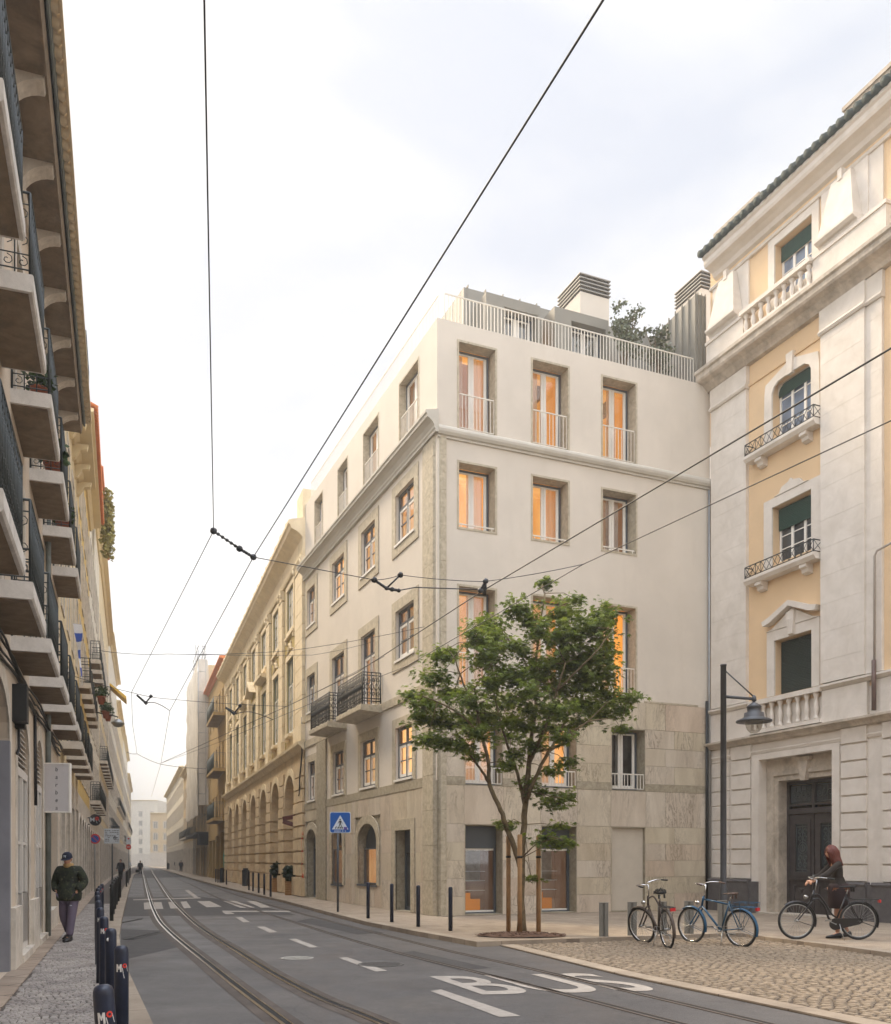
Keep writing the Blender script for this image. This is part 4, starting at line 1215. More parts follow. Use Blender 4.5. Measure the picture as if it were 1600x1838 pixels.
# attic storey: flat pilasters with tapering bracket ornaments
strip([(0, 18.42), (-.05, 18.42), (-.05, 20.3), (0, 20.3)], 0.17, 1.85, "pilaster", 'white_stone')
strip([(0, 18.42), (-.08, 18.42), (-.08, 20.3), (0, 20.3)], 4.8, 6.4, "pilaster", 'white_stone'); strip([(0, 18.42), (-.04, 18.42), (-.04, 20.3), (0, 20.3)], 6.4, 6.85, "pilaster", 'white_stone')
for cx_ in (1.0, 5.62):
    mb = MB(); zb, zt = 18.78, 20.22
    v = [(cx_ - .34, -.06, zt), (cx_ + .34, -.06, zt), (cx_ + .34, -.22, zt), (cx_ - .34, -.22, zt), (cx_ - .62, -.06, zb), (cx_ + .62, -.06, zb), (cx_ + .62, -.44, zb), (cx_ - .62, -.44, zb)]
    mb.add(v, [(0, 1, 2, 3), (7, 6, 5, 4), (3, 2, 6, 7), (2, 1, 5, 6), (0, 3, 7, 4), (1, 0, 4, 5)])
    mb.prism([(-.06, zb), (-.50, zb), (-.50, zb - .06), (-.42, zb - .12), (-.34, zb - .14), (-.30, zb - .22), (-.06, zb - .22)], 'x', cx_ - .67, cx_ + .67)
    mb.box(cx_ - .07, cx_ + .07, -.26, -.05, zt - .10, zt + .2); mb.box(cx_ - .2, cx_ - .08, -.2, -.05, zb - .36, zb - .22); 
    FT.part("bracket_ornament", mb, M['white_stone'])
strip([(0, 20.30), (-.09, 20.30), (-.12, 20.36), (-.09, 20.40), (0, 20.42)], 0.05, EW, "string_course", 'white_stone')
strip([(0, 20.55), (-.1, 20.6), (-.16, 20.72), (-.30, 20.80), (-.46, 20.84), (-.50, 20.92), (-.50, 21.05), (-.56, 21.1), (-.56, 21.18), (0, 21.22)], .28, EW, "cornice", 'white_stone')
mb = MB(); k = .30
while k < EW:
    for (yy, zz, rr_) in ((-.62, 21.26, .115), (-.50, 21.36, .10)):
        mb.tube([(k, yy - .06, zz - .02), (k, yy + .7, zz + .22)], rr_, 8)
    mb.box(k + .08, k + .20, -.56, .2, 21.18, 21.22); k += .285
FT.part("roof_tiles", mb, M['tile_green'])
mb = MB(); mb.box(.3, 2.3, -.05, .4, 21.3, 21.95); mb.box(.26, 2.35, -.10, .45, 21.95, 22.05); mb.box(2.3, 5.6, -.0, .4, 21.3, 21.80); mb.box(2.3, 5.6, -.05, .42, 21.80, 21.9); mb.box(5.6, EW, -.05, .4, 21.3, 22.05); mb.box(5.55, EW, -.1, .45, 22.05, 22.16)
FT.part("parapet", mb, M['white_stone_dirty'])
# windows
def shutter(win, w_, h_, frac, mat):
    mb = MB(); z1 = h_ - .01; n = int(h_ * frac / .05)
    for k in range(n):
        z = z1 - (k + 1) * .05; mb.prism([(-.035, z), (-.05, z + .025), (-.035, z + .047), (-.015, z + .047), (-.015, z)], 'x', -w_ / 2 + .01, w_ / 2 - .01)
    part("shutter", mb, M[mat], win, Matrix())
for (a, b, z0, z1, fr, sm, pn) in ((2.95, 4.42, 18.35, 20.05, .30, 'shutter', 'pane_blue'), (2.85, 4.40, 14.25, 15.95, .22, 'shutter', 'pane_blue'), (2.85, 4.40, 10.55, 12.25, .42, 'shutter', 'pane'), (2.95, 4.42, 6.62, 8.25, 1.0, 'shutter_dark', 'pane')):
    wn = window(FT, a + .02, b - .02, z0 + .02, z1 - .02, .24, 0, 'frame_white', None, pn, None, None, 2, 0, 3, None, 5, t=.06)
    shutter(wn, b - a - .04, z1 - z0 - .04, fr, sm)
surround(FT, 2.95, 4.42, 18.35, 20.05, .26, .05, 0, False, 'white_stone')
surround(FT, 2.95, 4.42, 6.62, 8.25, .30, .06, 0, True, 'white_stone')
def shaped(pts_in, pts_out, pr, name="window_surround"):
    mb = MB(); mb.ring(pts_in, pts_out, -pr, 0.0, closed=False); FT.part(name, mb, M['white_stone'])
a, b = 2.85, 4.40; c_ = (a + b) / 2
shaped([(a, 14.0), (a, 15.66), (a + .08, 15.82), (a + .26, 15.93), (c_, 15.95), (b - .26, 15.93), (b - .08, 15.82), (b, 15.66), (b, 14.0)],
       [(a - .34, 14.0), (a - .30, 15.72), (a - .26, 16.02), (a + .26, 16.18), (c_, 16.34), (b - .26, 16.18), (b + .26, 16.02), (b + .30, 15.72), (b + .34, 14.0)], .06)
mb = MB(); mb.prism([(c_ - .14, 16.5), (c_ + .14, 16.5), (c_ + .09, 15.88), (c_ - .09, 15.88)], 'y', -.12, 0); FT.part("keystone", mb, M['white_stone'])
# hood fills behind the shaped head
mb = MB()
for sg in (-1, 1):
    e = a if sg < 0 else b
    mb.prism([(e, 15.66), (e - sg * .08, 15.82), (e - sg * .26, 15.93), (c_, 15.95), (c_, 15.97), (e, 15.97)][::1], 'y', .18, .22)
FT.part("window_head", mb, M['white_stone'])
shaped([(a, 10.4), (a, 12.25), (b, 12.25), (b, 10.4)], [(a - .34, 10.4), (a - .34, 12.52), (b + .34, 12.52), (b + .34, 10.4)], .05)
mb = MB(); mb.prism([(a + .1, 12.53), (a + .3, 12.56), (a + .42, 12.72), (c_ - .1, 12.78), (c_, 12.86), (c_ + .1, 12.78), (b - .42, 12.72), (b - .3, 12.56), (b - .1, 12.53)], 'y', -.07, 0); FT.part("window_crest", mb, M['white_stone'])
a, b = 2.95, 4.42; c_ = (a + b) / 2
mb = MB()
mb.prism([(a - .32, 8.56), (a - .05, 8.62), (c_, 9.05), (b + .05, 8.62), (b + .32, 8.56), (b + .32, 8.56), (b + .1, 8.5), (b, 8.56), (a, 8.56), (a - .1, 8.5)][:5], 'y', -.08, 0)
for sg in (-1, 1):
    p0, p1, p2 = (c_ + sg * 1.02, 8.72), (c_ + sg * .78, 8.76), (c_, 9.1)
    mb.prism([p0, p1, p2, (c_, 9.26), (c_ + sg * .80, 8.93), (c_ + sg * 1.08, 8.86)], 'y', -.24, 0)
mb.prism([(c_ - .16, 8.94), (c_ + .16, 8.94), (c_ + .1, 8.28), (c_ - .1, 8.28)], 'y', -.16, 0)
for k in range(4): mb.box(c_ - .10 + k * .06, c_ - .08 + k * .06, -.175, -.15, 8.32, 8.72)
FT.part("pediment", mb, M['white_stone'])
# little balconies under the middle windows
for zt in (10.30, 14.05):
    mb = MB(); mb.prism([(0, zt - .18), (-.30, zt - .18), (-.34, zt - .13), (-.38, zt - .08), (-.38, zt), (0, zt)], 'x', 1.98, 4.82)
    sl = FT.part("balcony", mb, M['white_stone'])
    for cx_ in (2.5, 4.3):
        mb = MB(); mb.prism([(0, zt - .18), (-.27, zt - .18), (-.29, zt - .28), (-.19, zt - .32), (-.17, zt - .41), (-.07, zt - .45), (0, zt - .45)], 'x', cx_ - .13, cx_ + .13)
        part("bracket", mb, M['white_stone'], sl, Matrix())
    mb = MB(); x0, x1 = 2.02, 4.78; zl, zh = zt + .04, zt + .36
    mb.tube([(x0, -.34, zl), (x1, -.34, zl)], .014, 4); mb.tube([(x0, -.34, zh), (x1, -.34, zh)], .018, 4)
    for (xx) in (x0, x1):
        mb.tube([(xx, -.34, zl), (xx, -.02, zl)], .014, 4); mb.tube([(xx, -.34, zh), (xx, -.02, zh)], .018, 4); mb.tube([(xx, -.34, zt), (xx, -.34, zh)], .018, 4); mb.tube([(xx, -.34, zl), (xx, -.02, zh)], .01, 4); mb.tube([(xx, -.34, zh), (xx, -.02, zl)], .01, 4)
    n = 12
    for k in range(n):
        p, q = x0 + (x1 - x0) * k / n, x0 + (x1 - x0) * (k + 1) / n
        mb.tube([(p, -.34, zl), (q, -.34, zh)], .010, 4); mb.tube([(p, -.34, zh), (q, -.34, zl)], .010, 4)
        if k in (2, 3, 9, 10): mb.tube([(p, -.34, zt), (p, -.34, zh)], .012, 4)
    part("balcony_railing", mb, M['iron'], sl, Matrix())
# balustrade under the shuttered window
mb = MB(); mb.box(2.0, 4.86, -.20, -.02, 5.55, 5.66); mb.box(2.0, 4.86, -.22, .0, 6.42, 6.56); FT.part("balustrade_rail", mb, M['white_stone'])
balusters(2.05, 4.82, 8, -.11, 5.66, .76, .95)
mb = MB(); mb.box(2.0, 4.86, .02, .06, 5.5, 6.5); FT.part("recess_wall", mb, M['base_stone'])
# portal and carved double door
mb = MB(); mb.ring(outline(2.35, 5.2, PZ, 4.75)[0:4], outline(2.03, 5.46, PZ, 4.93), -.10, -.02, closed=False); FT.part("portal", mb, M['white_stone'])
mb = MB()
mb.ring(outline(2.86, 4.98, PZ, 4.08), outline(2.36, 5.19, PZ, 4.74), .20, .70, closed=False)
mb.ring([(p[0], p[1]) for p in outline(2.70, 5.12, PZ, 4.24)], outline(2.62, 5.18, PZ, 4.36), .15, .20, closed=False)
mb.prism([(3.78, 4.62), (4.14, 4.62), (4.05, 4.02), (3.86, 4.02)], 'y', .06, .2); mb.box(3.70, 4.22, .04, .2, 4.60, 4.70)
FT.part("portal", mb, M['white_stone_dirty'])
mb = MB(); w_, h_ = 2.12, 3.96
mb.ring(outline(-w_ / 2 + .10, w_ / 2 - .10, .02, h_ - .1), outline(-w_ / 2, w_ / 2, 0, h_), 0, .12)
mb.box(-w_ / 2 + .1, w_ / 2 - .1, -.04, .1, 2.98, 3.14); mb.box(-w_ / 2 + .1, w_ / 2 - .1, -.02, .1, 3.22, 3.27); mb.box(-.05, .05, -.01, .1, 3.14, h_ - .1)
dr = FT.part("door", mb, M['old_wood'], T(3.92, .52, PZ))
for sg in (-1, 1):
    mb = MB(); a, b = (-w_ / 2 + .1, -.02) if sg < 0 else (.02, w_ / 2 - .1)
    mb.ring(outline(a + .2, b - .17, 1.22, 2.72), outline(a, b, .02, 2.97), .03, .09)
    mb.ring(outline(a + .24, b - .21, 1.26, 2.68), outline(a + .13, b - .10, 1.12, 2.82), .0, .04)
    mb.ring(outline(a + .20, b - .17, .24, .86), outline(a + .12, b - .09, .16, .94), .0, .04); mb.box(a + .1, b - .07, .05, .09, .1, 1.1)
    cx_ = (a + b) / 2
    mb.add([(cx_ - .16, .03, .80), (cx_ + .16, .03, .80), (cx_, .03, .60), (cx_ + .02, -.01, .74)], [(0, 3, 1), (1, 3, 2), (2, 3, 0)])
    mb.box(a, b, -.03, .03, 1.02, 1.10)
    lf = part("door_leaf", mb, M['old_wood'], dr, Matrix())
    mb = MB(); xa, xb, zl, zh = a + .24, b - .21, 1.26, 2.68; cx_ = (xa + xb) / 2; cz = (zl + zh) / 2; W2 = (xb - xa) / 2
    for z in (zl, zh, zl + .08, zh - .08): mb.tube([(xa, .05, z), (xb, .05, z)], .011, 4)
    for x in (xa + .01, xb - .01, cx_): mb.tube([(x, .05, zl), (x, .05, zh)], .010, 4)
    mb.torus(.10, .013, Matrix.Translation((cx_, .05, cz)) @ Matrix.Rotation(rad(90), 4, 'X'), 16, 5); mb.torus(.17, .010, Matrix.Translation((cx_, .05, cz)) @ Matrix.Rotation(rad(90), 4, 'X'), 18, 5)
    for sx in (-1, 1):
        for q, zc in enumerate((zl + .22, zl + .42, zh - .42, zh - .22)):
            for dq in (-1, 1):
                s1 = scroll(cx_ + sx * W2 * .5, zc, .10, 1.2, math.pi / 2 * dq, 12, dq * sx); mb.tube([(p[0], .05, p[1]) for p in s1], .009, 4, cap=False)
    part("door_grille", mb, M['iron_green'], dr, Matrix())
    part("pane", MB().box(a + .18, b - .15, .075, .085, 1.2, 2.74), M['pane'], dr, Matrix())
    mb = MB(); xa, xb = (-w_ / 2 + .16, -.1) if sg < 0 else (.1, w_ / 2 - .16)
    for z in (3.34, h_ - .16): mb.tube([(xa, .03, z), (xb, .03, z)], .011, 4)
    for q in range(4):
        c2 = xa + (xb - xa) * (q + .5) / 4
        s1 = scroll(c2, 3.56, .12, 1.3, q * 1.6, 12, 1 if q % 2 else -1); mb.tube([(p[0], .03, p[1]) for p in s1], .010, 4, cap=False); mb.tube([(c2 + .1, .03, 3.34), (c2 + .1, .03, h_ - .16)], .009, 4)
    part("door_grille", mb, M['iron_green'], dr, Matrix())
part("pane", MB().box(-w_ / 2 + .1, w_ / 2 - .1, .075, .085, 3.28, h_ - .12), M['pane'], dr, Matrix())
mb = MB(); mb.lathe([(.03, 0), (.03, .03), (.012, .06), (.03, .1)], (0, 0, 0), 10, 0, T(.08, 0, 1.16) @ Matrix.Rotation(rad(90), 4, 'X')); part("handle", mb, M['steel'], dr, Matrix())
mb = MB(); mb.box(2.34, 5.2, -.2, .55, PZ - .04, PZ + .04); FT.part("door_step", mb, M['white_stone_dirty'])
# rusty downpipe with a bend
mb = MB(); mb.tube([(6.72, -.22, 5.6), (6.72, -.22, 6.9)], .055, 8); mb.tube([(6.72, -.2, 6.9), (6.72, -.2, 9.6), (6.80, -.2, 9.72), (7.4, -.2, 9.8)], .03, 6); FT.part("drainpipe", mb, paint("pale_pipe", hexs(168, 158, 148), .6, .1, 6)); mb = MB(); mb.tube([(6.72, -.22, 5.6), (6.72, -.22, 6.9)], .058, 8); FT.part("drainpipe", mb, paint("rusty_pipe", hexs(98, 78, 70), .6, .3, 6))

# ================================================================ the long arcaded building
uA = FL.uv(548, 1611)[0]; ao = FL.world(-LW - .03, 0, 0)
arc = thing("arcaded_building", "long sand-coloured building with seven tall street arches and tall windows above", "building", (ao.x, ao.y, 0))
FA = Fac(arc, (ao.x, ao.y), (-565 / F, 1), True)
M['sand'] = stone("sandy_limestone", hexs(212, 194, 160), hexs(234, 218, 186), 1.6, 0.8, None, 0.22)
M['sand_grey'] = stone("worn_pier_stone", hexs(190, 168, 134), hexs(216, 194, 158), 2.0, 0.8, None, 0.30)
M['olive'] = plaster("olive_ochre_render", hexs(178, 158, 98), hexs(120, 104, 66), 0.25, 0.7)
M['pane_sky'] = panes('painted_pale_sky_pane', hexs(150, 146, 132), .1)  # bright sky reflection painted into the pale base colour
M['green_frame'] = paint("green_window_paint", hexs(72, 88, 76), 0.5, 0.1)
AL = 35.4; CEN = [3.85 + 4.55 * k for k in range(7)]
ops = []
for c in CEN:
    ops.append(op(FA, c - 1.52, c + 1.52, PZ, 5.78, .95, 1.50))
    ops.append(op(FA, c - 1.0, c + 1.0, 7.75, 11.35, .12)); ops.append(op(FA, c - .95, c + .95, 12.75, 14.75, .12))
mb = MB(); x0, x1 = FA.span(0, AL)
wall_mb(mb, x0, x1, 6.9, 17.0, ops); shell(mb, x0, x1, 0, 17.0, 12.0); FA.part("wall", mb, M['olive'])
mb = MB(); wall_mb(mb, x0, x1, 0.0, 6.9, ops, y=-.03); FA.part("arcade_wall", mb, M['sand_grey'])
mb = MB(); mb.quad((x0, .9, 0), (x1, .9, 0), (x1, .9, 6.8), (x0, .9, 6.8)); FA.part("arcade_wall", mb, M['sand_grey'])
# pier courses
mb = MB(); edges = [0.06] + [v for c in CEN for v in (c - 1.52, c + 1.52)] + [AL - .05]
for q in range(0, len(edges), 2):
    a, b = FA.span(edges[q], edges[q + 1]); z = PZ
    k = 0
    while z < 4.2:
        h = .9 if k == 0 else .56
        e = .06 if k == 0 else 0.0
        mb.box(a - e - .09, b + e + .09, -.13 - e, .80, z + .042, min(z + h - .042, 4.27)); z += h; k += 1
    z = 4.30
    for (zz, sh) in ((4.30, .02), (4.86, .18), (5.42, .55)):
        mb.box(a + .005 + (-sh * .0), b - .005, -.12, -.03, zz + .04, zz + .53) if b - a > .3 else None
FA.part("pier_stone", mb, M['sand_grey'])
for c in CEN:
    a, b = FA.span(c - 1.52, c + 1.52); mb = MB()
    mb.ring(outline(a + .003, b - .003, 4.28, 5.777, 1.497, 14), outline(a - .34, b + .34, 4.28, 6.10, 1.80, 14), -.075, -.03, closed=False); FA.part("arch_ring", mb, M['sand'])
def stripA(prof, name, mat, a=-.03, b=AL):
    x0, x1 = FA.span(a, b); mb = MB(); mb.prism(prof, 'x', x0, x1); return FA.part(name, mb, M[mat])
stripA([(-.03, 6.55), (-.10, 6.58), (-.20, 6.72), (-.32, 6.80), (-.34, 6.92), (0, 7.0)], "string_course", 'sand')
stripA([(0, 15.1), (-.12, 15.1), (-.16, 15.2), (-.12, 15.26), (-.12, 15.9), (-.20, 15.98), (-.36, 16.10), (-.62, 16.22), (-.66, 16.36), (-.74, 16.42), (-.74, 16.56), (0, 16.75)], "cornice", 'sand')
mb = MB()
for k in range(22):
    u = 1 + k * 1.6; a, b = FA.span(u, u + .35); mb.box(a, b, -.68, -.45, 16.6, 16.78)
FA.part("antefix", mb, M['sand'])
x0, x1 = FA.span(-.0, AL); mb = MB(); mb.add([(x0, -.6, 16.62), (x1, -.6, 16.62), (x1, 5, 17.6), (x0, 5, 17.6)], [(0, 1, 2, 3)]); mb.box(x1 - 1.5, x1, -.1, 1.2, 16.7, 18.0); FA.part("roof", mb, M['sand'])
for q in range(8):
    u = CEN[0] - 2.275 + 4.55 * q; a, b = FA.span(max(.1, u - .50), min(AL - .05, u + .50)) if q else FA.span(.04, 1.95); mb = MB(); z = 7.75; 
    mb.box(a - .08, b + .08, -.20, 0, 6.98, 7.7)
    while z < 14.5:
        h = min(.62, 14.6 - z); mb.box(a, b, -.13, 0, z + .012, z + h - .012); z += h
    FA.part("pilaster", mb, M['sand'])
    mb = MB(); mb.prism([(0, 14.6), (-.16, 14.6), (-.14, 14.7), (-.18, 14.9), (-.24, 15.0), (-.24, 15.09), (0, 15.09)], 'x', a - .06, b + .06)
    for sx in (a + .08, b - .08): mb.tube([(sx, -.19, 14.72), (sx, -.19, 14.95)], .07, 6)
    FA.part("capital", mb, M['sand'])
for ci, c in enumerate(CEN):
    surround(FA, c - 1.0, c + 1.0, 7.75, 11.35, .26, .05, 0, False, 'sand', bb=.1)
    surround(FA, c - .95, c + .95, 12.75, 14.75, .24, .05, 0, False, 'sand')
    window(FA, c - .98, c + .98, 7.77, 11.33, .05, 0, 'green_frame', 'frame_white', 'pane_sky', None, None, 1, .68, 2, None, 0)
    window(FA, c - .93, c + .93, 12.77, 14.73, .05, 0, 'green_frame', 'frame_white', 'pane_sky', None, None, 1, 0, 2, None, 0)
    a, b = FA.span(c - 1.15, c + 1.15); cx_ = (a + b) / 2; mb = MB()
    mb.box(a, b, -.30, 0, 7.50, 7.64); mb.box(cx_ - .12, cx_ + .12, -.42, -.1, 7.35, 7.62); mb.box(a + .25, b - .25, -.06, 0, 7.04, 7.5); FA.part("window_sill", mb, M['sand'])
    mb = MB(); mb.box(a - .06, b + .06, -.12, 0, 12.42, 12.54); mb.box(a, a + .2, -.09, 0, 12.2, 12.42); mb.box(b - .2, b, -.09, 0, 12.2, 12.42); FA.part("window_sill", mb, M['sand'])
    if ci in (2, 3, 4):
        mb = MB()
        if ci == 3: mb.prism([(cx_ - 1.4, 11.9), (cx_ - 1.1, 11.9), (cx_, 12.5), (cx_ + 1.1, 11.9), (cx_ + 1.4, 11.9), (cx_, 12.75)], 'y', -.45, 0)
        else: mb.prism([(0, 11.9), (-.30, 11.95), (-.40, 12.05), (-.40, 12.14), (0, 12.2)], 'x', cx_ - 1.35, cx_ + 1.35)
        FA.part("window_hood", mb, M['sand'])
    else:
        mb = MB()
        for sx in (-1, 1):
            for r_ in (.22, .14): s1 = scroll(cx_ + sx * .32, 11.9, r_, 1.2, math.pi / 2, 12, sx); mb.tube([(p[0], -.04, p[1]) for p in s1], .045, 5)
        mb.tube([(cx_ - 1.0, -.03, 11.66), (cx_ - .5, -.04, 11.75), (cx_, -.05, 12.05), (cx_ + .5, -.04, 11.75), (cx_ + 1.0, -.03, 11.66)], .045, 5)
        FA.part("stucco_ornament", mb, M['sand'])
mb = MB(); x0, x1 = FA.span(0.02, .5); z = 7.0
rg = random.Random(5); pts = [(x1 - .1 + rg.uniform(-.12, .12), -.105, .4 + k * .17) for k in range(16)]
mb.tube(pts, .035, 4); mb.tube([(p[0] + rg.uniform(-.15, .15), p[1], p[2] + .05) for p in pts], .025, 4); FA.part("graffiti", mb, paint("orange_red_spray", hexs(196, 84, 58), .7, .2))
# black cable dropping down the joint
mb = MB(); mb.tube([(-.12, -.12, 8.0), (-.1, -.12, 6.4), (-.25, -.2, 5.3), (-.75, -.12, 4.7), (-.9, -.12, 4.6)], .035, 6); FA.part("cable", mb, M['cable'])
# ================================================================ the row of old houses on the left
M['old_wall'] = plaster("old_beige_render", hexs(204, 188, 168), hexs(96, 80, 66), 0.5, 0.9)
M['old_stone'] = stone("old_pale_stone", hexs(188, 178, 164), hexs(218, 209, 196), 3, 0.8, None, 0.55)
M['balcony_stone'] = stone("balcony_stone", hexs(192, 186, 178), hexs(222, 216, 208), 4, 0.8, None, 0.35)
M['brown_soffit'] = stone("brown_soffit", hexs(104, 90, 74), hexs(156, 138, 116), 1.3, 0.9, None, 0.85)
M['cream'] = plaster("cream_house_render", hexs(222, 204, 166), hexs(150, 126, 96), 0.35, 0.8)
M['ochre'] = plaster("ochre_house_render", hexs(216, 186, 118), hexs(140, 112, 76), 0.35, 0.8)
M['pale'] = plaster("pale_house_render", hexs(224, 216, 200), hexs(150, 138, 120), 0.3, 0.8)
M['sandwall'] = plaster("sandy_house_render", hexs(206, 184, 148), hexs(130, 110, 86), 0.4, 0.8)
M['grime'] = plaster("grimy_ochre_render", hexs(168, 140, 90), hexs(62, 54, 46), 0.8, 0.7)
M['tile_orange'] = paint("orange_roof_tile", hexs(214, 124, 64), 0.7, 0.18, 6)
M['tile_cream'] = paint("cream_eave_tile", hexs(214, 194, 160), 0.8, 0.15, 8)
M['gutter'] = paint("grey_green_gutter", hexs(116, 122, 118), 0.6, 0.3, 4)
M['rail_dark'] = paint("dark_balcony_iron", hexs(52, 58, 58), 0.5, 0.3, 10)
M['door_grey'] = paint("blue_grey_paint", hexs(132, 132, 138), 0.6, 0.15, 2)
M['door_white'] = paint("white_door_paint", hexs(206, 200, 192), 0.55, 0.06, 2)
M['plant'] = paint("balcony_foliage", hexs(58, 78, 38), 0.7, 0.4, 20)

def leafclump(mb, c, r, n, size, seed):
    rr = random.Random(seed)
    for _ in range(n):
        d = Vector((rr.gauss(0, 1), rr.gauss(0, 1), rr.gauss(0, 1))); d = d.normalized() * (rr.random() ** .4)
        p = Vector(c) + Vector((d.x * r[0], d.y * r[1], d.z * r[2]))
        a = Vector((rr.gauss(0, 1), rr.gauss(0, 1), rr.gauss(0, .6))).normalized() * size; b = a.cross(Vector((rr.gauss(0, 1), rr.gauss(0, 1), rr.gauss(0, 1)))).normalized() * size * .45
        mb.add([p, p + a * .5 + b, p + a, p + a * .5 - b], [(0, 1, 2, 3)])
def iron_balcony_mb(L, D, hz, fancy=True):
    mb = MB(); x0, x1 = -L / 2 + .03, L / 2 - .03; y = -D + .04
    def side(mp_, a, b, step):
        for z, t in ((.06, .010), (.24, .009), (hz - .14, .009), (hz, .017)): mb.tube([mp_(a, z), mp_(b, z)], t, 4)
        n = max(2, round((b - a) / step))
        for k in range(n + 1):
            x = a + (b - a) * k / n; mb.tube([mp_(x, 0), mp_(x, hz)], .009 if k % n else .016, 4)
        if fancy:
            for k in range(n):
                c = a + (b - a) * (k + .5) / n; s = (b - a) / n * .42
                for zc, sg in ((.15, 1), (hz - .24, -1), (.42, -1)):
                    s1 = scroll(c, zc, s, 1.1, math.pi / 2 * sg, 8, sg); mb.tube([mp_(p[0], p[1]) for p in s1], .007, 3, cap=False)
    side(lambda x, z: (x, y, z), x0, x1, .125); side(lambda q, z: (x0, q, z), y, -.02, .15); side(lambda q, z: (x1, q, z), y, -.02, .15)
    return mb
def balcony(f, xc, z, L, D, slab_h, mat, railmat='rail_dark', hz=.95, fancy=True, plants=0, seed=0):
    def sl_mb():
        mb = MB(); mb.prism([(0, -slab_h), (-D + .02, -slab_h), (-D, -slab_h + .03), (-D, -.02), (-D + .01, 0), (0, 0)], 'x', -L / 2, L / 2); mb.box(-L / 2 + .05, L / 2 - .05, -D + .06, 0, -slab_h - .012, -slab_h, 1); return mb  # slab underside gets its own darker brown material
    sl = f.inst("balcony", cached(('sl', L, D, slab_h, mat), sl_mb, "balcony", [M[mat], M['brown_soffit']]), T(xc, 0, z))
    f.inst("balcony_railing", cached(('br', L, D, hz, railmat, fancy), lambda: iron_balcony_mb(L, D, hz, fancy), "balcony_railing", M[railmat]), Matrix(), sl)
    return sl
def row_house(f, name_label, u0, u1, top, deep, wall, floors, cents, ww, gops, balc=(), eave=.5, eavemat='cream', base='old_stone', frame='frame_white', pane_='pane_pale', bal=(1.5, .5), fancy=False, roof=None, smat='old_stone', railmat='rail_dark', gf=4.2):
    x0, x1 = f.span(u0, u1)
    ops = []
    for (z0, z1) in floors:
        for c in cents: ops.append(op(f, c - ww / 2, c + ww / 2, z0, z1, .22))
    go = []
    for (a, b, h, r) in gops: go.append(op(f, a, b, PZ, h, .35, r))
    mb = MB(); wall_mb(mb, x0, x1, gf, top, ops); shell(mb, x0, x1, 0, top, deep); f.part("wall", mb, M[wall])
    mb = MB(); wall_mb(mb, x0, x1, 0, gf, go, y=-.015); f.part("ground_wall", mb, M[base])
    for fi, (z0, z1) in enumerate(floors):
        for c in cents:
            surround(f, c - ww / 2, c + ww / 2, z0, z1, .17, .035, 0, False, smat, bb=.08)
            window(f, c - ww / 2 + .01, c + ww / 2 - .01, z0 + .01, z1 - .01, .15, 0, frame, None, pane_, None, None, 1, .74, 1)
            if fi in balc: balcony(f, f.span(c, c)[0], z0 - .02, *bal, .2, smat, railmat, .95, fancy)
    for (a, b, h, r) in gops:
        surround(f, a, b, PZ, h, .15, .04, r, True, smat)
        window(f, a + .01, b - .01, PZ + .02, h - .01, .25, r, 'door_dark', None, pane_ if (a * 7) % 2 > 1 else 'pane', None, None, 1, .7, 1, name="door")
    # eaves
    mb = MB(); mb.prism([(0, top - .35), (-.08, top - .35), (-eave * .4, top - .2), (-eave, top - .12), (-eave, top), (0, top + .05)], 'x', x0, x1); f.part("eaves", mb, M[eavemat])
    if roof:
        mb = MB(); k = x0
        mb.add([(x0, -eave - .12, top + .02), (x1, -eave - .12, top + .02), (x1, deep * .5, top + 2.6), (x0, deep * .5, top + 2.6)], [(0, 1, 2, 3)])
        while k < x1: mb.tube([(k, -eave - .14, top + .04), (k, deep * .5, top + 2.66)], .07, 6); k += .24
        f.part("roof", mb, M[roof])
M['door_dark'] = paint("dark_door_paint", hexs(92, 84, 76), 0.55, 0.2, 3)

lo = Vector((LX(2), 2))
def LU(Y): return (Y - 2) * math.hypot(.353, 1)
def left_house(label, u0):
    p = lo + d_.normalized() * u0
    return thing("row_house", label, "house", (p.x, p.y, 0))
h1 = left_house("old grey-beige house with deep bracketed eaves and two rows of iron balconies nearest the viewer", 10)
F1 = Fac(h1, lo, (-.353, 1))
U1 = LU(23.6)
BC = [4.4, 7.3, 10.2, 13.15, 16.05, 18.95, 21.75]
ops = []
for c in BC:
    ops += [op(F1, c - .58, c + .58, 5.0, 7.55, .3), op(F1, c - .58, c + .58, 8.65, 11.15, .3)]
gd = [(5.4, 8.2, 3.9, .5), (9.2, 11.85, 4.15, .7), (12.95, 14.80, 4.05, .75), (16.1, 17.75, 4.05, .7), (19.3, 22.2, 3.7, 0)]
go = [op(F1, a, b, PZ, h, .55 if k == 1 else .3, r) for k, (a, b, h, r) in enumerate(gd)]
mb = MB(); wall_mb(mb, 0, U1, 4.5, 12.95, ops); shell(mb, 0, U1, 0, 12.95, 11); F1.part("wall", mb, M['old_wall'])
mb = MB(); wall_mb(mb, 0, U1, 0, 4.5, go, y=-.02); F1.part("ground_wall", mb, M['old_wall'])
for c in BC:
    for z0, z1 in ((5.0, 7.55), (8.65, 11.15)):
        surround(F1, c - .58, c + .58, z0, z1, .2, .05, 0, True, 'old_stone')
        window(F1, c - .57, c + .57, z0 + .01, z1 - .01, .22, 0, 'frame_white', None, 'pane_pale', None, None, 1, .74, 2)
        sl = balcony(F1, c, z0, 1.95, .56, .21, 'balcony_stone', 'rail_dark', .98, True)
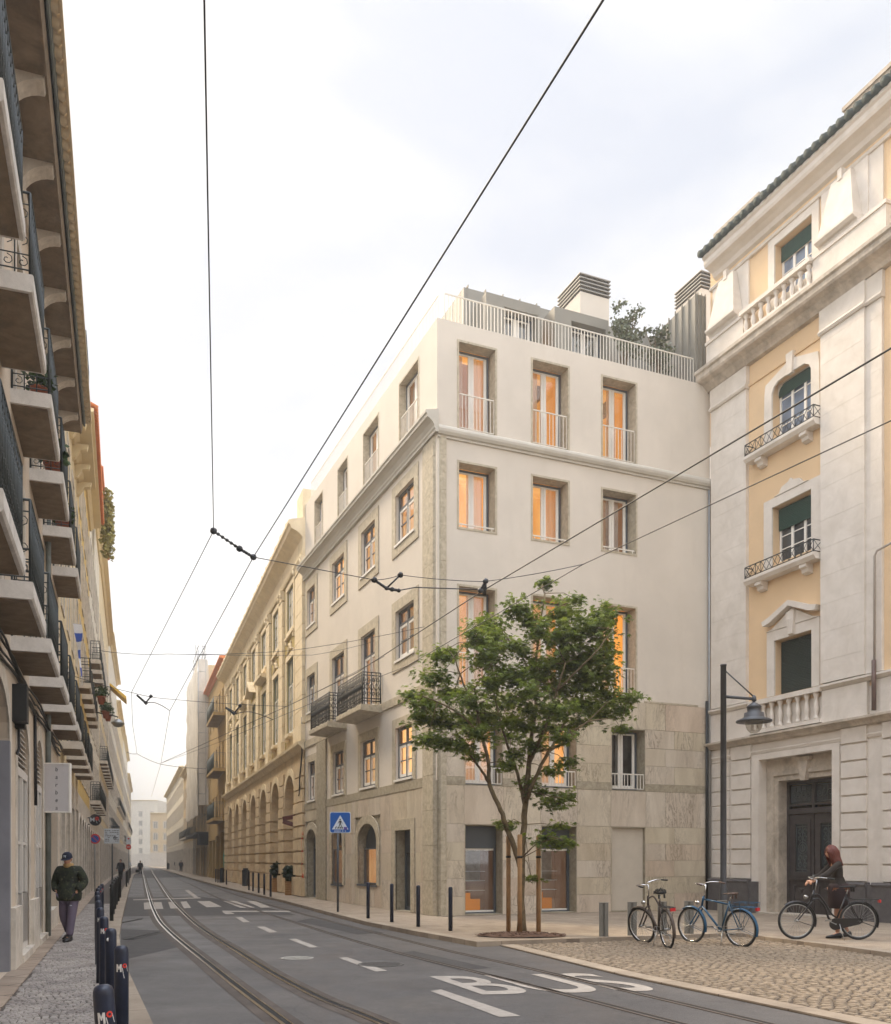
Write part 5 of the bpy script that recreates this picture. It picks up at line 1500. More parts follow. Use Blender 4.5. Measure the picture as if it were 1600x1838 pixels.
for k, (a, b, h, r) in enumerate(gd):
    surround(F1, a, b, PZ, h, .28, .03, r, True, 'old_stone')
    if k in (2, 3):
        w_ = b - a; zt = 2.85
        mb = MB(); mb.ring(outline(-w_ / 2 + .08, w_ / 2 - .08, .95, zt), outline(-w_ / 2, w_ / 2, .12, zt + .12), 0, .07); mb.box(-.04, .04, -.01, .06, .12, zt); mb.box(-w_ / 2 + .08, w_ / 2 - .08, .01, .06, 1.75, 1.80)
        mb.box(-w_ / 2, w_ / 2, .0, .08, 0.0, .95)
        dr = F1.part("door", mb, M['door_white'], T((a + b) / 2, .0, PZ + .1))
        part("pane", MB().box(-w_ / 2 + .06, w_ / 2 - .06, .035, .045, .95, zt), M['pane_pale'], dr, Matrix())
        mb = MB(); z = zt + .14
        while z < h - .25:
            t_ = max(0, (z - (h - PZ - .1 - r)) / r) if r else 0
            hw = w_ / 2 * math.sqrt(max(0.02, 1 - min(t_, .99) ** 2))
            mb.prism([(.02, z), (.10, z + .04), (.10, z + .055), (.02, z + .015)], 'x', -hw, hw); z += .085
        part("louvre", mb, M['door_white'], dr, Matrix())
        part("louvre_back", MB().box(-w_ / 2, w_ / 2, .13, .16, zt, h), M['black'], dr, Matrix())
        mb = MB(); mb.box(a - .1, b + .1, -.12, .3, 0, PZ + .12); F1.part("door_step", mb, M['old_stone'])
    elif k == 4:
        window(F1, a + .05, b - .05, .55, h - .05, .12, 0, 'frame_dark', None, 'pane_pale', None, None, 2, 0, 0, name="shop_window"); mb = MB(); mb.box(a, b, -.03, .2, 0, .55); F1.part("shop_base", mb, M['old_stone'])
    else:
        mb = MB(); w_ = b - a; mb.prism(outline(a, b, PZ, h, r), 'y', .5 if k == 1 else .25, .6); F1.part("door", mb, M['door_grey'])
mb = MB(); mb.box(11.72, 11.86, -.04, .5, PZ, 3.4); F1.part("door_panel", mb, M['door_grey'])
mb = MB(); mb.box(11.9, 12.9, -.10, .0, 0, 1.0); mb.box(14.85, 16.05, -.10, 0, 0, 1.0); F1.part("plinth", mb, M['old_stone'])
# deep eaves: stained soffit, quarter-round brackets, gutter board, rows of cream tiles
mb = MB(); mb.box(0, U1, -.53, 0, 12.80, 12.92); F1.part("soffit", mb, M['brown_soffit'])
mb = MB(); mb.prism([(0, 12.45), (-.05, 12.45), (-.09, 12.55), (-.05, 12.8), (0, 12.8)], 'x', 0, U1); F1.part("cornice", mb, M['old_stone'])
k = 3.0
def eave_bracket():
    mb = MB(); n = 8; o_ = [(-.50 + .48 * math.sin(math.pi / 2 * i / n), 12.22 + .52 * math.cos(math.pi / 2 * i / n)) for i in range(n + 1)]
    mb.prism([(0, 12.80), (-.52, 12.80)] + o_ + [(0, 12.20)], 'x', -.15, .15); return mb
while k < U1:
    F1.inst("eave_bracket", cached('eb', eave_bracket, "eave_bracket", M['old_stone']), T(k, 0, 0)); k += 1.72
mb = MB(); mb.prism([(-.52, 12.78), (-.55, 12.78), (-.58, 12.9), (-.58, 13.05), (-.52, 13.05)], 'x', 0, U1); F1.part("fascia_board", mb, M['brown_soffit'])
mb = MB(); mb.prism([(-.58, 13.05), (-.61, 12.98), (-.64, 12.98), (-.66, 13.1), (-.58, 13.12)], 'x', 0, U1); F1.part("gutter", mb, M['gutter'])
mb = MB(); k = 0.1
while k < U1:
    mb.tube([(k, -.76, 13.12), (k, .4, 13.5)], .10, 6); k += .25
mb.add([(0, -.72, 13.10), (U1, -.72, 13.10), (U1, 4, 14.6), (0, 4, 14.6)], [(0, 1, 2, 3)]); mb.box(0, U1, -.80, -.76, 13.08, 13.2)
F1.part("roof_tiles", mb, M['tile_cream'])
# cable run and meter boxes on the wall
rg = random.Random(2); 
for q in range(4):
    pts = []; u = 2
    while u < U1: pts.append((u, -.06 - q * .02, 4.42 + q * .04 + .05 * math.sin(u * 1.1 + q) - .05 * rg.random())); u += .5
    mb = MB(); mb.tube(pts, .018 + .006 * (q == 0), 5); F1.part("cable", mb, M['cable'])
mb = MB(); mb.tube([(12.7, -.05, 4.4), (12.72, -.06, 3.4), (12.5, -.06, 3.3)], .022, 5); F1.part("cable", mb, M['cable']); mb = MB(); mb.tube([(15.6, -.05, 4.4), (15.62, -.06, 2.7)], .03, 5); F1.part("cable", mb, M['cable'])
mb = MB(); mb.box(12.2, 12.5, -.22, -.02, 3.75, 4.3); mb.box(12.55, 12.75, -.16, -.02, 3.7, 4.05); F1.part("junction_box", mb, M['black'])
mb = MB(); mb.tube([(18.4, -.08, PZ), (18.4, -.08, 12.4)], .055, 8); F1.part("drainpipe", mb, M['gutter'])

h2 = left_house("tall cream house with bracketed eaves and a roof balcony beyond the grey-beige one", LU(24))
F2 = Fac(h2, lo, (-.353, 1)); u0, u1 = U1 + .02, LU(34)
row_house(F2, '', u0, u1, 15.7, 10, 'cream', [(4.9, 7.3), (8.6, 11.0), (12.2, 14.2)], [u0 + 1.6 + 2.75 * k for k in range(4)], 1.1, [(u0 + .5, u0 + 2.2, 3.6, .5), (u0 + 3.3, u0 + 5.0, 3.6, .5), (u0 + 6.2, u0 + 7.8, 3.4, 0), (u0 + 8.8, u0 + 10.3, 3.5, 0)], (0,), .62, 'cream', bal=(1.7, .55), fancy=True)
for k in range(7):
    mb = MB(); mb.prism([(0, 15.4), (-.5, 15.4), (-.46, 15.25), (-.25, 15.2), (-.1, 14.95), (0, 14.9)], 'x', -.12, .12); F2.part("eave_bracket", mb, M['cream'], T(u0 + .5 + 1.6 * k, 0, 0))
sl = balcony(F2, u0 + 3.4, 15.75, 2.4, .62, .1, 'cream', 'rail_dark', .95, True)
h3 = left_house("yellow house with an orange tile roof edge further down the left row", LU(36))
F3 = Fac(h3, lo, (-.353, 1)); u0, u1 = LU(34) + .02, LU(46)
row_house(F3, '', u0, u1, 18.6, 10, 'ochre', [(4.9, 7.3), (8.5, 10.9), (12.0, 14.3), (15.2, 17.2)], [u0 + 1.5 + 2.5 * k for k in range(5)], 1.1, [(u0 + .6 + 2.5 * k, u0 + 2.3 + 2.5 * k, 3.4, .4) for k in range(5)], (1,), .55, 'cream', bal=(1.3, .42), roof='tile_orange')
# next stretch, slightly turned
dA = Vector((-.3437, 1)).normalized(); lo2 = Vector(LEFT[1])
def left_house2(label, Y, dd=dA, o=lo2):
    p = o + dd * ((Y - o.y) / dd.y); return thing("row_house", label, "house", (p.x, p.y, 0))
L2 = 39 / dA.y
for (i, a, b, top, wall, lab, roof, bl) in ((0, 0, 15, 21.5, 'pale', "pale house with a hanging creeper by its roof in the left row", 'tile_orange', (0, 2)), (1, 15.02, L2, 22.0, 'cream', "cream house with plant-filled balconies in the middle of the left row", None, (1,))):
    hx = left_house2(lab, 46 + (a + 1) * dA.y); fx = Fac(hx, lo2, dA)
    n = int((b - a) / 2.7); row_house(fx, '', a, b, top, 10, wall, [(4.8 + 3.6 * k, 7.2 + 3.6 * k) for k in range(4)], [a + 1.5 + 2.7 * k for k in range(n)], 1.1, [(a + .7 + 2.7 * k, a + 2.3 + 2.7 * k, 3.3, .3) for k in range(n)], bl, .5, 'cream', bal=(1.6, .5), roof=roof)
    if i == 0:
        mb = MB(); rg = random.Random(3)
        for q in range(7): leafclump(mb, (a + 3 + q * .55, -.75, 20.9 - (q % 3) * .75), (.5, .3, .9), 200, .22, q)
        fx.part("hanging_creeper", mb, paint("pale_creeper", hexs(150, 140, 72), .7, .3, 10))
dB = Vector((-.329, 1)).normalized(); lo3 = Vector(LEFT[2])
for (i, a, b, top, wall, lab) in ((0, 0, 26, 23.0, 'pale', "whitish house with a yellow awning far down the left row"), (1, 26.02, 62, 21.0, 'cream', "long hazy cream house far down the left row"), (2, 62.02, 100, 21.5, 'pale', "white house with small green balconies near the far bend"), (3, 100.02, 150, 19, 'cream', "farthest hazy house of the left row before the bend")):
    hx = left_house2(lab, 85 + (a + 1) * dB.y, dB, lo3); fx = Fac(hx, lo3, dB)
    n = int((b - a) / (2.7 if i < 2 else 3.6)); s_ = (b - a) / n
    row_house(fx, '', a, b, top, 10, wall, [(4.8 + 3.6 * k, 7.0 + 3.6 * k) for k in range(4)], [a + s_ * (k + .5) for k in range(n)], 1.1, [(a + s_ * k + .5, a + s_ * k + 2.0, 3.2, 0) for k in range(n)], (0,) if i in (0, 2) else (1,), .5, 'cream', bal=(1.4, .4))
    if i == 0:
        mb = MB(); mb.prism([(0, 18.8), (-1.5, 17.6), (-1.5, 17.3), (-1.45, 17.3), (0, 18.6)], 'x', a + 3, a + 6); fx.part("awning", mb, paint("yellow_awning_cloth", hexs(226, 182, 60), .8, .1))

# ================================================================ right side beyond the arcades
do = FA.world(-AL - .03, 0, 0)
dD = (-565 / F, 1)
def right_house(name, label, u):
    p = FA.world(-u, 0, 0); return thing(name, label, "building", (p.x, p.y, 0))
ol_ = right_house("old_house", "grimy narrow ochre house with three green iron balconies beside the arcades", AL + .1)
FD = Fac(ol_, (ao.x, ao.y), dD, True)
row_house(FD, '', AL + .03, 52.8, 18.2, 10, 'grime', [(5.3, 7.4), (9.3, 11.6), (13.8, 16.0)], [AL + 2.2 + 3.1 * k for k in range(5)], 1.1, [(AL + 1.0, AL + 4.2, 4.1, 0), (AL + 5.2, AL + 8.5, 3.9, 0), (AL + 9.6, AL + 12.0, 3.6, 0), (AL + 13, AL + 16, 3.6, 0)], (), .5, 'tile_orange', base='grime', smat='grime', frame='door_dark', pane_='pane')
for z in (5.2, 9.2, 13.7):
    balcony(FD, -(AL + 3.9), z, 7.2, .95, .25, 'grime', 'iron_green', 1.25, False)
mb = MB(); rg = random.Random(9)
for q in range(12):
    c = (-(AL + .55) + rg.uniform(-.3, .3) - .25 * (q % 2), 1.3 + rg.random() * 1.3); s1 = scroll(c[0], c[1], rg.uniform(.2, .45), 1.0, rg.random() * 6, 12, 1); mb.tube([(p[0], -.04, p[1]) for p in s1], .06, 4)
FD.part("graffiti", mb, paint("teal_spray_paint", hexs(70, 148, 130), .7, .2))
sc_ = right_house("scaffolded_building", "tall building wrapped in pale scaffold netting over a dark overhang", 53)
FS = Fac(sc_, (ao.x, ao.y), dD, True)
mb = MB(); x0, x1 = FS.span(52.83, 71.5); wall_mb(mb, x0, x1, 0, 21, [op(FS, 53.5 + 2.6 * k, 55.2 + 2.6 * k, PZ, 3.2, .4) for k in range(7)]); shell(mb, x0, x1, 0, 21, 10); FS.part("wall", mb, M['sandwall'])
for k in range(7): window(FS, 53.5 + 2.6 * k, 55.2 + 2.6 * k, PZ, 3.2, .3, 0, 'door_dark', None, 'pane', None, None, 1, .7, 0, name="door")
net = bpy.data.materials.new("scaffold_netting"); t_, n_n, l_l, b_b = nodes(net)
l_l.new(ramp(t_, nzt(t_, .8, 6, .6, stretch=(1, 1, .4)), .3, .7, hexs(186, 178, 166), hexs(224, 218, 206)), b_b.inputs["Base Color"]); b_b.inputs["Roughness"].default_value = .9; b_b.inputs["Alpha"].default_value = .84
mb = MB(); rg = random.Random(4)
def sheetnet(mb, P, Q, z0, z1, n, m):
    vs = []
    for j in range(m + 1):
        for i in range(n + 1):
            a = Vector(P).lerp(Vector(Q), i / n); w2 = rg.uniform(-.10, .10)
            vs.append((a.x + w2 * .3, a.y + w2, z0 + (z1 - z0) * j / m))
    mb.add(vs, [(j * (n + 1) + i, j * (n + 1) + i + 1, (j + 1) * (n + 1) + i + 1, (j + 1) * (n + 1) + i) for j in range(m) for i in range(n)], 0, True)
sheetnet(mb, (x0, -1.05, 0), (x1, -1.05, 0), 6.2, 21.5, 24, 14); sheetnet(mb, (x1, -1.05, 0), (x1, -.02, 0), 7.2, 21.5, 3, 14)
FS.part("netting", mb, net)
mb = MB()
for k in range(10):
    x = x1 - (x1 - x0) * k / 9
    for y in (-.95, -.25): mb.tube([(x, y, 4.6 if y < -.5 else 0.1), (x, y, 22.4 + (k % 3) * .7 if k < 5 else 21.8)], .035, 5)
for z in (6.3, 8.3, 10.3, 12.3, 14.3, 16.3, 18.3, 20.3, 21.9, 22.8):
    for y in (-.95, -.25): mb.tube([(x0, y, z) if z < 21.8 else (x1 - 8, y, z), (x1, y, z)], .03, 5)
    mb.tube([(x1, -.95, z), (x1, -.25, z)], .03, 5)
FS.part("scaffold_poles", mb, M['pale_metal'])
mb = MB(); mb.box(x0, x1 + .1, -1.15, -.02, 4.3, 4.55); mb.box(x1 - 3, x1 + .1, -.9, -.02, 3.3, 4.3); FS.part("overhang", mb, M['black'])
for (a, b, top, wall, nm, lab, fl) in ((71.6, 98, 14.0, 'sandwall', "far_building", "two-storey sandy building with tall arched windows beyond the scaffolding", [(4.8, 7.6), (9.0, 11.8)]), (98.1, 165, 15.5, 'pale', "far_building", "whitish hazy building at the far bend on the right", [(4.6, 6.8), (8.2, 10.4), (11.6, 13.6)])):
    hx = right_house(nm, lab, a + .5); fx = Fac(hx, (ao.x, ao.y), dD, True); n = int((b - a) / 3.3); s_ = (b - a) / n
    row_house(fx, '', a, b, top, 10, wall, fl, [a + s_ * (k + .5) for k in range(n)], 1.3, [(a + s_ * k + .7, a + s_ * k + 2.3, 3.4, .6 if top < 15 else 0) for k in range(n)], (0,) if top < 15 else (), .6, 'cream', bal=(1.9, .7))
# closing view: blocks at the far bend, facing down the street
for (px0, px1, Y, ytop, wall, lab) in ((270, 306, 262, 1459, 'sandwall', "hazy sand-coloured block closing the street at the far bend"), (222, 282, 330, 1436, 'pale', "bright white block closing the street, behind the sand-coloured one"), (236, 262, 400, 1442, 'pale', "highest pale block far behind the end of the street")):
    a, b = at(px0, 1546, Y), at(px1, 1546, Y); top = H + (HY - ytop) / F * Y
    hx = thing("far_block", lab, "building", (a.x, Y, 0)); fx = Fac(hx, (a.x, Y), (1, .05)); L_ = (b - a).length
    n = max(2, int(L_ / 3.2)); s_ = L_ / n
    row_house(fx, '', 0, L_, top, 14, wall, [(4.5 + 3.3 * k, 6.4 + 3.3 * k) for k in range(max(2, int((top - 5) / 3.3)))], [s_ * (k + .5) for k in range(n)], 1.2, [], (), .5, 'cream')

# unseen houses behind the viewer, added to shade the lower facades
hx = thing("row_house", "pale unseen terrace of houses added behind the viewer", "house", (34, -13, 0)); fx = Fac(hx, (34, -13), (-1, -.05))
row_house(fx, '', 0, 62, 16.0, 10, 'pale', [(4.9 + 3.6 * k, 7.2 + 3.6 * k) for k in range(3)], [2 + 3.2 * k for k in range(19)], 1.2, [(1.2 + 3.2 * k, 2.9 + 3.2 * k, 3.4, 0) for k in range(19)], (), .5, 'cream')
# ================================================================ street furniture
# left bollards with a small metro-style print: white M and a red ring
def bollard_parts(root, logo=True, h=.98, r=.05, mat='bollard', dot=False):
    mb = MB(); mb.lathe([(r, 0), (r, h - .05), (r * .96, h - .03), (r * .82, h - .012), (r * .5, h - .002), (.001, h)], n=18); part("post", mb, M[mat], root, Matrix())
    if logo:
        def wrap(x, z): a = x / r; return (r * 1.012 * math.sin(a), -r * 1.012 * math.cos(a), z)
        mb = MB(); z0 = h - .185
        for p in ([(-.040, 0), (-.040, .055), (-.030, .055), (-.030, 0)], [(-.014, 0), (-.014, .055), (-.004, .055), (-.004, 0)], [(-.040, .055), (-.029, .055), (-.017, .020), (-.023, .016)], [(-.004, .055), (-.015, .055), (-.027, .020), (-.021, .016)]):
            mb.add([wrap(q[0], z0 + q[1]) for q in p][::-1], [(0, 1, 2, 3)])
        for a, b in (((-.002, .03), (.012, -.045)), ((.030, .045), (.040, 0.0))):
            mb.add([wrap(a[0], z0 + a[1]), wrap(a[0] + .004, z0 + a[1]), wrap(b[0] + .004, z0 + b[1]), wrap(b[0], z0 + b[1])], [(0, 1, 2, 3)])
        part("white_print", mb, M['white_mark'], root, Matrix())
        mb = MB(); vs = []; n = 16
        for k in range(n):
            q = 2 * math.pi * k / n; vs.append(wrap(.018 + .016 * math.cos(q), z0 + .043 + .016 * math.sin(q)))
        for k in range(n):
            q = 2 * math.pi * k / n; vs.append(wrap(.018 + .007 * math.cos(q), z0 + .043 + .007 * math.sin(q)))
        mb.add(vs, [(k, (k + 1) % n, n + (k + 1) % n, n + k) for k in range(n)]); part("red_print", mb, M['red_mark'], root, Matrix())
    if dot:
        mb = MB(); mb.lathe([(.016, 0), (.016, .004), (.001, .004)], (-.028, -r * .82, h - .10), 12, 0, Matrix.Rotation(rad(30), 4, 'Z') @ Matrix.Rotation(rad(90), 4, 'X')); part("round_sticker", mb, M['white_mark'], root, Matrix())
bl_ = [(211, 1765), (218, 1697), (199, 1666), (186.5, 1645), (180, 1629), (177, 1616.5), (175.5, 1607), (174.5, 1600), (176, 1594), (179, 1590), (183, 1586.5)]
names = ["navy bollard nearest the viewer, cut by the bottom edge of the photo", "navy bollard with a red and white print, second nearest the viewer on the left kerb", "navy bollard with a single round white sticker near its top",
         "navy bollard with a print, just behind the one with the round sticker"] + ["navy bollard in the left kerb's front row, %s from the viewer" % s_ for s_ in ("fifth", "sixth", "seventh", "eighth", "ninth", "tenth", "eleventh")]
grp = "navy bollards along the left kerb, front row"
first = None
for i, (px, py) in enumerate(bl_):
    Y = (H - PZ - .98) * F / (py - HY); x = (px - CX) / F * Y
    rz = math.atan2(-x, Y) + rad(6)
    if i == 2:
        o = thing("bollard", names[i], "bollard", (x, Y, PZ), rz, grp); bollard_parts(o, False, dot=True)
    elif first is None:
        first = o = thing("bollard", names[i], "bollard", (x, Y, PZ), rz, grp); bollard_parts(o)
    else: o = dup(first, (x, Y, PZ), rz, names[i])
    if i == 0: o.rotation_euler = (0, rad(-4), rz)
b2 = thing("bollard", "dark bollard at the near end of the second row by the left kerb", "bollard", (*g2(200.5, 1653, PZ), PZ), 0, "dark bollards along the left kerb, second row"); bollard_parts(b2, False, dot=True, mat='iron')
for k, (px, py, s_) in enumerate(((203, 1641, "second"), (206, 1632, "third"), (209, 1624, "fourth"), (212.5, 1618, "fifth"), (215.5, 1611.5, "last"))):
    dup(b2, (*g2(px, py, PZ), PZ), 0, "dark bollard in the second left row, %s from its near end" % s_)
for k, (px, py, s_) in enumerate(((227, 1592, "nearest"), (230, 1585, "second"), (232, 1580, "third"), (234, 1576, "last"))):
    o = dup(b2, (*g2(px, py, PZ), PZ), 0, "dark bollard of the far left row, %s of its four" % s_); o["group"] = "far bollards along the left kerb"
# right bollards
b3 = thing("bollard", "dark blue post on the pavement in front of the arched shop window", "bollard", (*g2(661, 1648.5, PZ), PZ), 0, "dark posts in front of the corner building"); bollard_parts(b3, False, 1.0, .048)
for px, py, lb in ((703.5, 1655.5, "dark blue post just left of the corner building's narrow side door"), (751, 1663.5, "dark blue post standing in front of the corner of the cream building"), (809, 1671, "dark blue post nearest the tree, in front of the first shop window")):
    dup(b3, (*g2(px, py, PZ), PZ), 0, lb)
for k, (px, py, s_) in enumerate(((447, 1598, "farthest"), (454.5, 1600, "second farthest"), (464.5, 1603, "middle"), (474.5, 1606.5, "second nearest"), (486, 1610, "nearest"))):
    o = dup(b3, (*g2(px, py, PZ), PZ), 0, "thin dark post before the arcades, %s of the five" % s_); o["group"] = "posts before the arcades"
for k, (px, py, s_) in enumerate(((387.5, 1583.5, "left of"), (391.5, 1584.5, "just beside"), (406.5, 1588, "right of"))):
    o = dup(b3, (*g2(px, py, PZ), PZ), 0, "distant dark post %s the litter bin at the far end of the arcades" % s_); o["group"] = "distant posts past the arcades"
# bicycle stand posts
rk = thing("bike_stand", "grey steel bicycle stand post standing free, leftmost of the row", "bicycle stand", (*g2(1084, 1690), 0), rad(-8), "grey steel bicycle stand posts")
def rack_parts(root):
    mb = MB(); mb.box(-.095, -.02, -.06, .06, 0, .80); mb.box(.02, .095, -.06, .06, 0, .80); mb.box(-.02, .02, -.02, .06, 0, .795); part("post", mb, M['rackgrey'], root, Matrix())
    mb = MB(); mb.box(-.10, .10, -.065, .065, .80, .812); part("cap", mb, M['rackgrey'], root, Matrix())
    mb = MB(); mb.box(-.12, .12, -.09, .09, 0, .02); part("base_plate", mb, M['rackgrey'], root, Matrix())
M['rackgrey'] = paint("grey_powder_coat", hexs(120, 118, 112), .5, .08, 6, .3)
rack_parts(rk)
for px, py, lb in ((1135, 1688, "grey steel bicycle stand post behind the front wheel of the brown bicycle"), (1189, 1686, "grey steel bicycle stand post hidden mostly behind the brown bicycle frame"), (1237, 1684.5, "grey steel bicycle stand post behind the front wheel of the blue bicycle"), (1297, 1682, "grey steel bicycle stand post behind the blue frame, below the street lamp")):
    dup(rk, (*g2(px, py), 0), None, lb)
# crossing sign
def sign_plate(px0, px1, py0, py1, Y):
    a, b = at(px0, py1, Y), at(px1, py0, Y); return a, b
sp = G(606.5, 1637, PZ)
sg_ = thing("crossing_sign", "blue square pedestrian crossing sign on a dark pole before the corner building", "road sign", sp)
Ys = sp.y; a, b = at(592, 1496.5, Ys), at(630, 1456.5, Ys)
w_ = b.x - a.x; zc = (a.z + b.z) / 2 - PZ; xo = (a.x + b.x) / 2 - sp.x
mb = MB(); mb.tube([(0, .03, 0), (0, .03, zc + w_ * .4)], .035, 10); part("pole", mb, M['frame_dark'], sg_, Matrix())
def rr(wd, ht, r, n=6):
    o_ = []
    for cx_, cz_, a0 in ((wd / 2 - r, ht / 2 - r, 0), (-wd / 2 + r, ht / 2 - r, 90), (-wd / 2 + r, -ht / 2 + r, 180), (wd / 2 - r, -ht / 2 + r, 270)):
        for k in range(n + 1): q = rad(a0 + 90 * k / n); o_.append((cx_ + r * math.cos(q), cz_ + r * math.sin(q)))
    return o_
M['sign_blue'] = paint("sign_blue", hexs(8, 84, 164), .4, .05); M['sign_white'] = paint("sign_white", hexs(206, 214, 222), .4, .04)
P_ = T(xo, 0, zc)
mb = MB(); mb.prism(rr(w_, w_, .07), 'y', -.012, 0); pl_ = part("plate", mb, M['sign_white'], sg_, P_)
mb = MB(); mb.prism(rr(w_ - .04, w_ - .04, .06), 'y', -.016, -.012); part("blue_field", mb, M['sign_blue'], pl_, Matrix())
mb = MB(); k = w_
mb.prism([(-.39 * k, -.33 * k), (.39 * k, -.33 * k), (0, .34 * k)], 'y', -.020, -.016)
for q in range(9):
    if q not in (5, 7): mb.box(-.28 * k + q * .063 * k, -.235 * k + q * .063 * k, -.020, -.016, -.43 * k, -.385 * k)
part("white_triangle", mb, M['sign_white'], pl_, Matrix())
mb = MB(); y0, y1 = -.024, -.020
mb.prism([(.0 + .035 * k * math.cos(q * .5236), .135 * k + .035 * k * math.sin(q * .5236)) for q in range(12)], 'y', y0, y1)
for s_ in ([(-.05, .08), (.05, .08), (.03, -.07), (-.03, -.07)], [(-.05, .08), (-.03, .085), (-.09, -.055), (-.115, -.05)], [(.05, .08), (.03, .085), (.085, -.06), (.11, -.05)],
           [(-.03, -.06), (.01, -.06), (-.035, -.20), (-.075, -.20)], [(.03, -.06), (-.005, -.05), (.05, -.20), (.085, -.20)],
           [(-.25, -.29), (-.20, -.29), (-.16, -.19), (-.20, -.19)], [(-.14, -.29), (-.07, -.29), (-.05, -.21), (-.11, -.21)], [(-.03, -.29), (.04, -.29), (.03, -.21), (-.02, -.21)], [(.07, -.29), (.14, -.29), (.10, -.19), (.06, -.21)]):
    mb.prism([(p[0] * k, p[1] * k) for p in s_], 'y', y0, y1)
part("black_figure", mb, M['black'], pl_, Matrix())
mb = MB(); mb.box(.17 * k, .33 * k, -.025, -.021, -.34 * k, -.21 * k); part("purple_sticker", mb, paint("purple_sticker", hexs(96, 76, 150), .5, .05), pl_, Matrix())
# street lamp on the right
lp = G(1299, 1668, PZ)
lm = thing("street_lamp", "dark street lamp with bell shade hanging from a bracket before the ornate doorway", "street lamp", lp)
Yl = lp.y; zt = at(1299, 1193, Yl).z - PZ
M['lamp_grey'] = paint("lamp_iron_paint", hexs(66, 68, 72), .45, .1, 4)
mb = MB(); mb.lathe([(.095, 0), (.095, .05), (.085, .9), (.082, .95), (.072, 1.0), (.066, zt - .03), (.074, zt - .03), (.074, zt), (.001, zt + .01)], n=16); part("pole", mb, M['lamp_grey'], lm, Matrix())
xl = at(1354, 1290, Yl).x - lp.x; za = at(1354, 1255, Yl).z - PZ
mb = MB(); mb.tube([(0, 0, za + .06), (xl + .04, -.0, za)], .035, 8); mb.tube([(.05, 0, zt - .15), (xl, 0, za + .05)], .016, 6); mb.lathe([(.05, 0), (.06, .03), (.05, .1), (.02, .14)], (xl, 0, za - .05), 10); part("bracket_arm", mb, M['lamp_grey'], lm, Matrix())
f_ = lambda py: at(1354, py, Yl).z - PZ
z1, z2, z3, z4, z5, z6 = f_(1262), f_(1267), f_(1276), f_(1279), f_(1288), f_(1294)
mb = MB(); mb.lathe([(.02, za), (.03, z1 + .02), (.14, z2 + .01), (.175, z2 - .03), (.16, z2 - .045), (.155, z3 + .03), (.15, z4), (.22, z4 - .01), (.23, z5 + .02), (.25, z5 - .01), (.40, z6 + .01), (.41, z6 - .02), (.40, z6 - .03), (.2, z6 - .01)], (xl, 0, 0), 24); sh_ = part("lamp_shade", mb, M['lamp_grey'], lm, Matrix())
gl = glassmat("frosted_bulb_glass", (.80, .78, .74), .06)
zb = f_(1316.5)
mb = MB(); n = 9; mb.lathe([(.195 * math.cos(math.pi / 2 * k / n) ** .8 + .001, z6 - .02 - (z6 - .02 - zb) * math.sin(math.pi / 2 * k / n)) for k in range(n + 1)], (xl, 0, 0), 20); part("lamp_glass", mb, gl, sh_, Matrix())
# wall lamp over the street far left
Yw = 44; q = at(212, 1298, Yw); wx = LX(Yw)
wl = thing("wall_lamp", "small pale lamp head on an arm reaching over the street from the left row", "street lamp", (q.x, q.y, q.z))
mb = MB(); mb.lathe([(.05, .2), (.13, .16), (.29, .03), (.30, -.02), (.19, -.16), (.03, -.20)], n=14); part("lamp_head", mb, M['pale_metal'], wl, Matrix()); mb = MB(); mb.tube([(wx - q.x, 0, .6), (-.2, 0, .35), (0, 0, .28)], .035, 6); part("arm", mb, M['iron'], wl, Matrix())
# hanging sign with vertical letters
Yb = 19.2; a, b = at(80, 1459, Yb), at(126, 1370, Yb)
hs = thing("hanging_sign", "white upright box sign with small dark letters hanging from the left wall", "shop sign", ((a.x + b.x) / 2, Yb, (a.z + b.z) / 2), rad(8))
w_, h_ = b.x - a.x, b.z - a.z
M['sign_face'] = paint("white_sign_face", hexs(196, 192, 192), .5, .03); M['ink'] = paint("dark_lettering", hexs(48, 50, 58), .6, .05)
mb = MB(); mb.prism(rr(w_ - .04, h_ - .04, .01), 'y', -.06, .06); pb = part("panel", mb, M['sign_face'], hs, Matrix())
mb = MB(); mb.ring(outline(-w_ / 2 + .025, w_ / 2 - .025, -h_ / 2 + .025, h_ / 2 - .025), outline(-w_ / 2, w_ / 2, -h_ / 2, h_ / 2), -.07, .07); part("sign_frame", mb, M['frame_white'], hs, Matrix())
for k, ch in enumerate("barbea"):
    mb = MB(); zc = h_ * (.36 - .155 * k); s_ = .085 if ch == 'b' else .058
    lay_text(mb, ch, (-.022, -.064, zc - .03), (.022, -.064, zc - .03), (-.016, -.064, zc - .03 + s_)); part("letter", mb, M['ink'], pb, Matrix())
mb = MB(); 
for z in (h_ * .4, -h_ * .4): mb.tube([(-w_ / 2, 0, z), (-w_ / 2 - .35, .12, z)], .018, 6)
part("wall_bracket", mb, M['iron'], hs, Matrix())
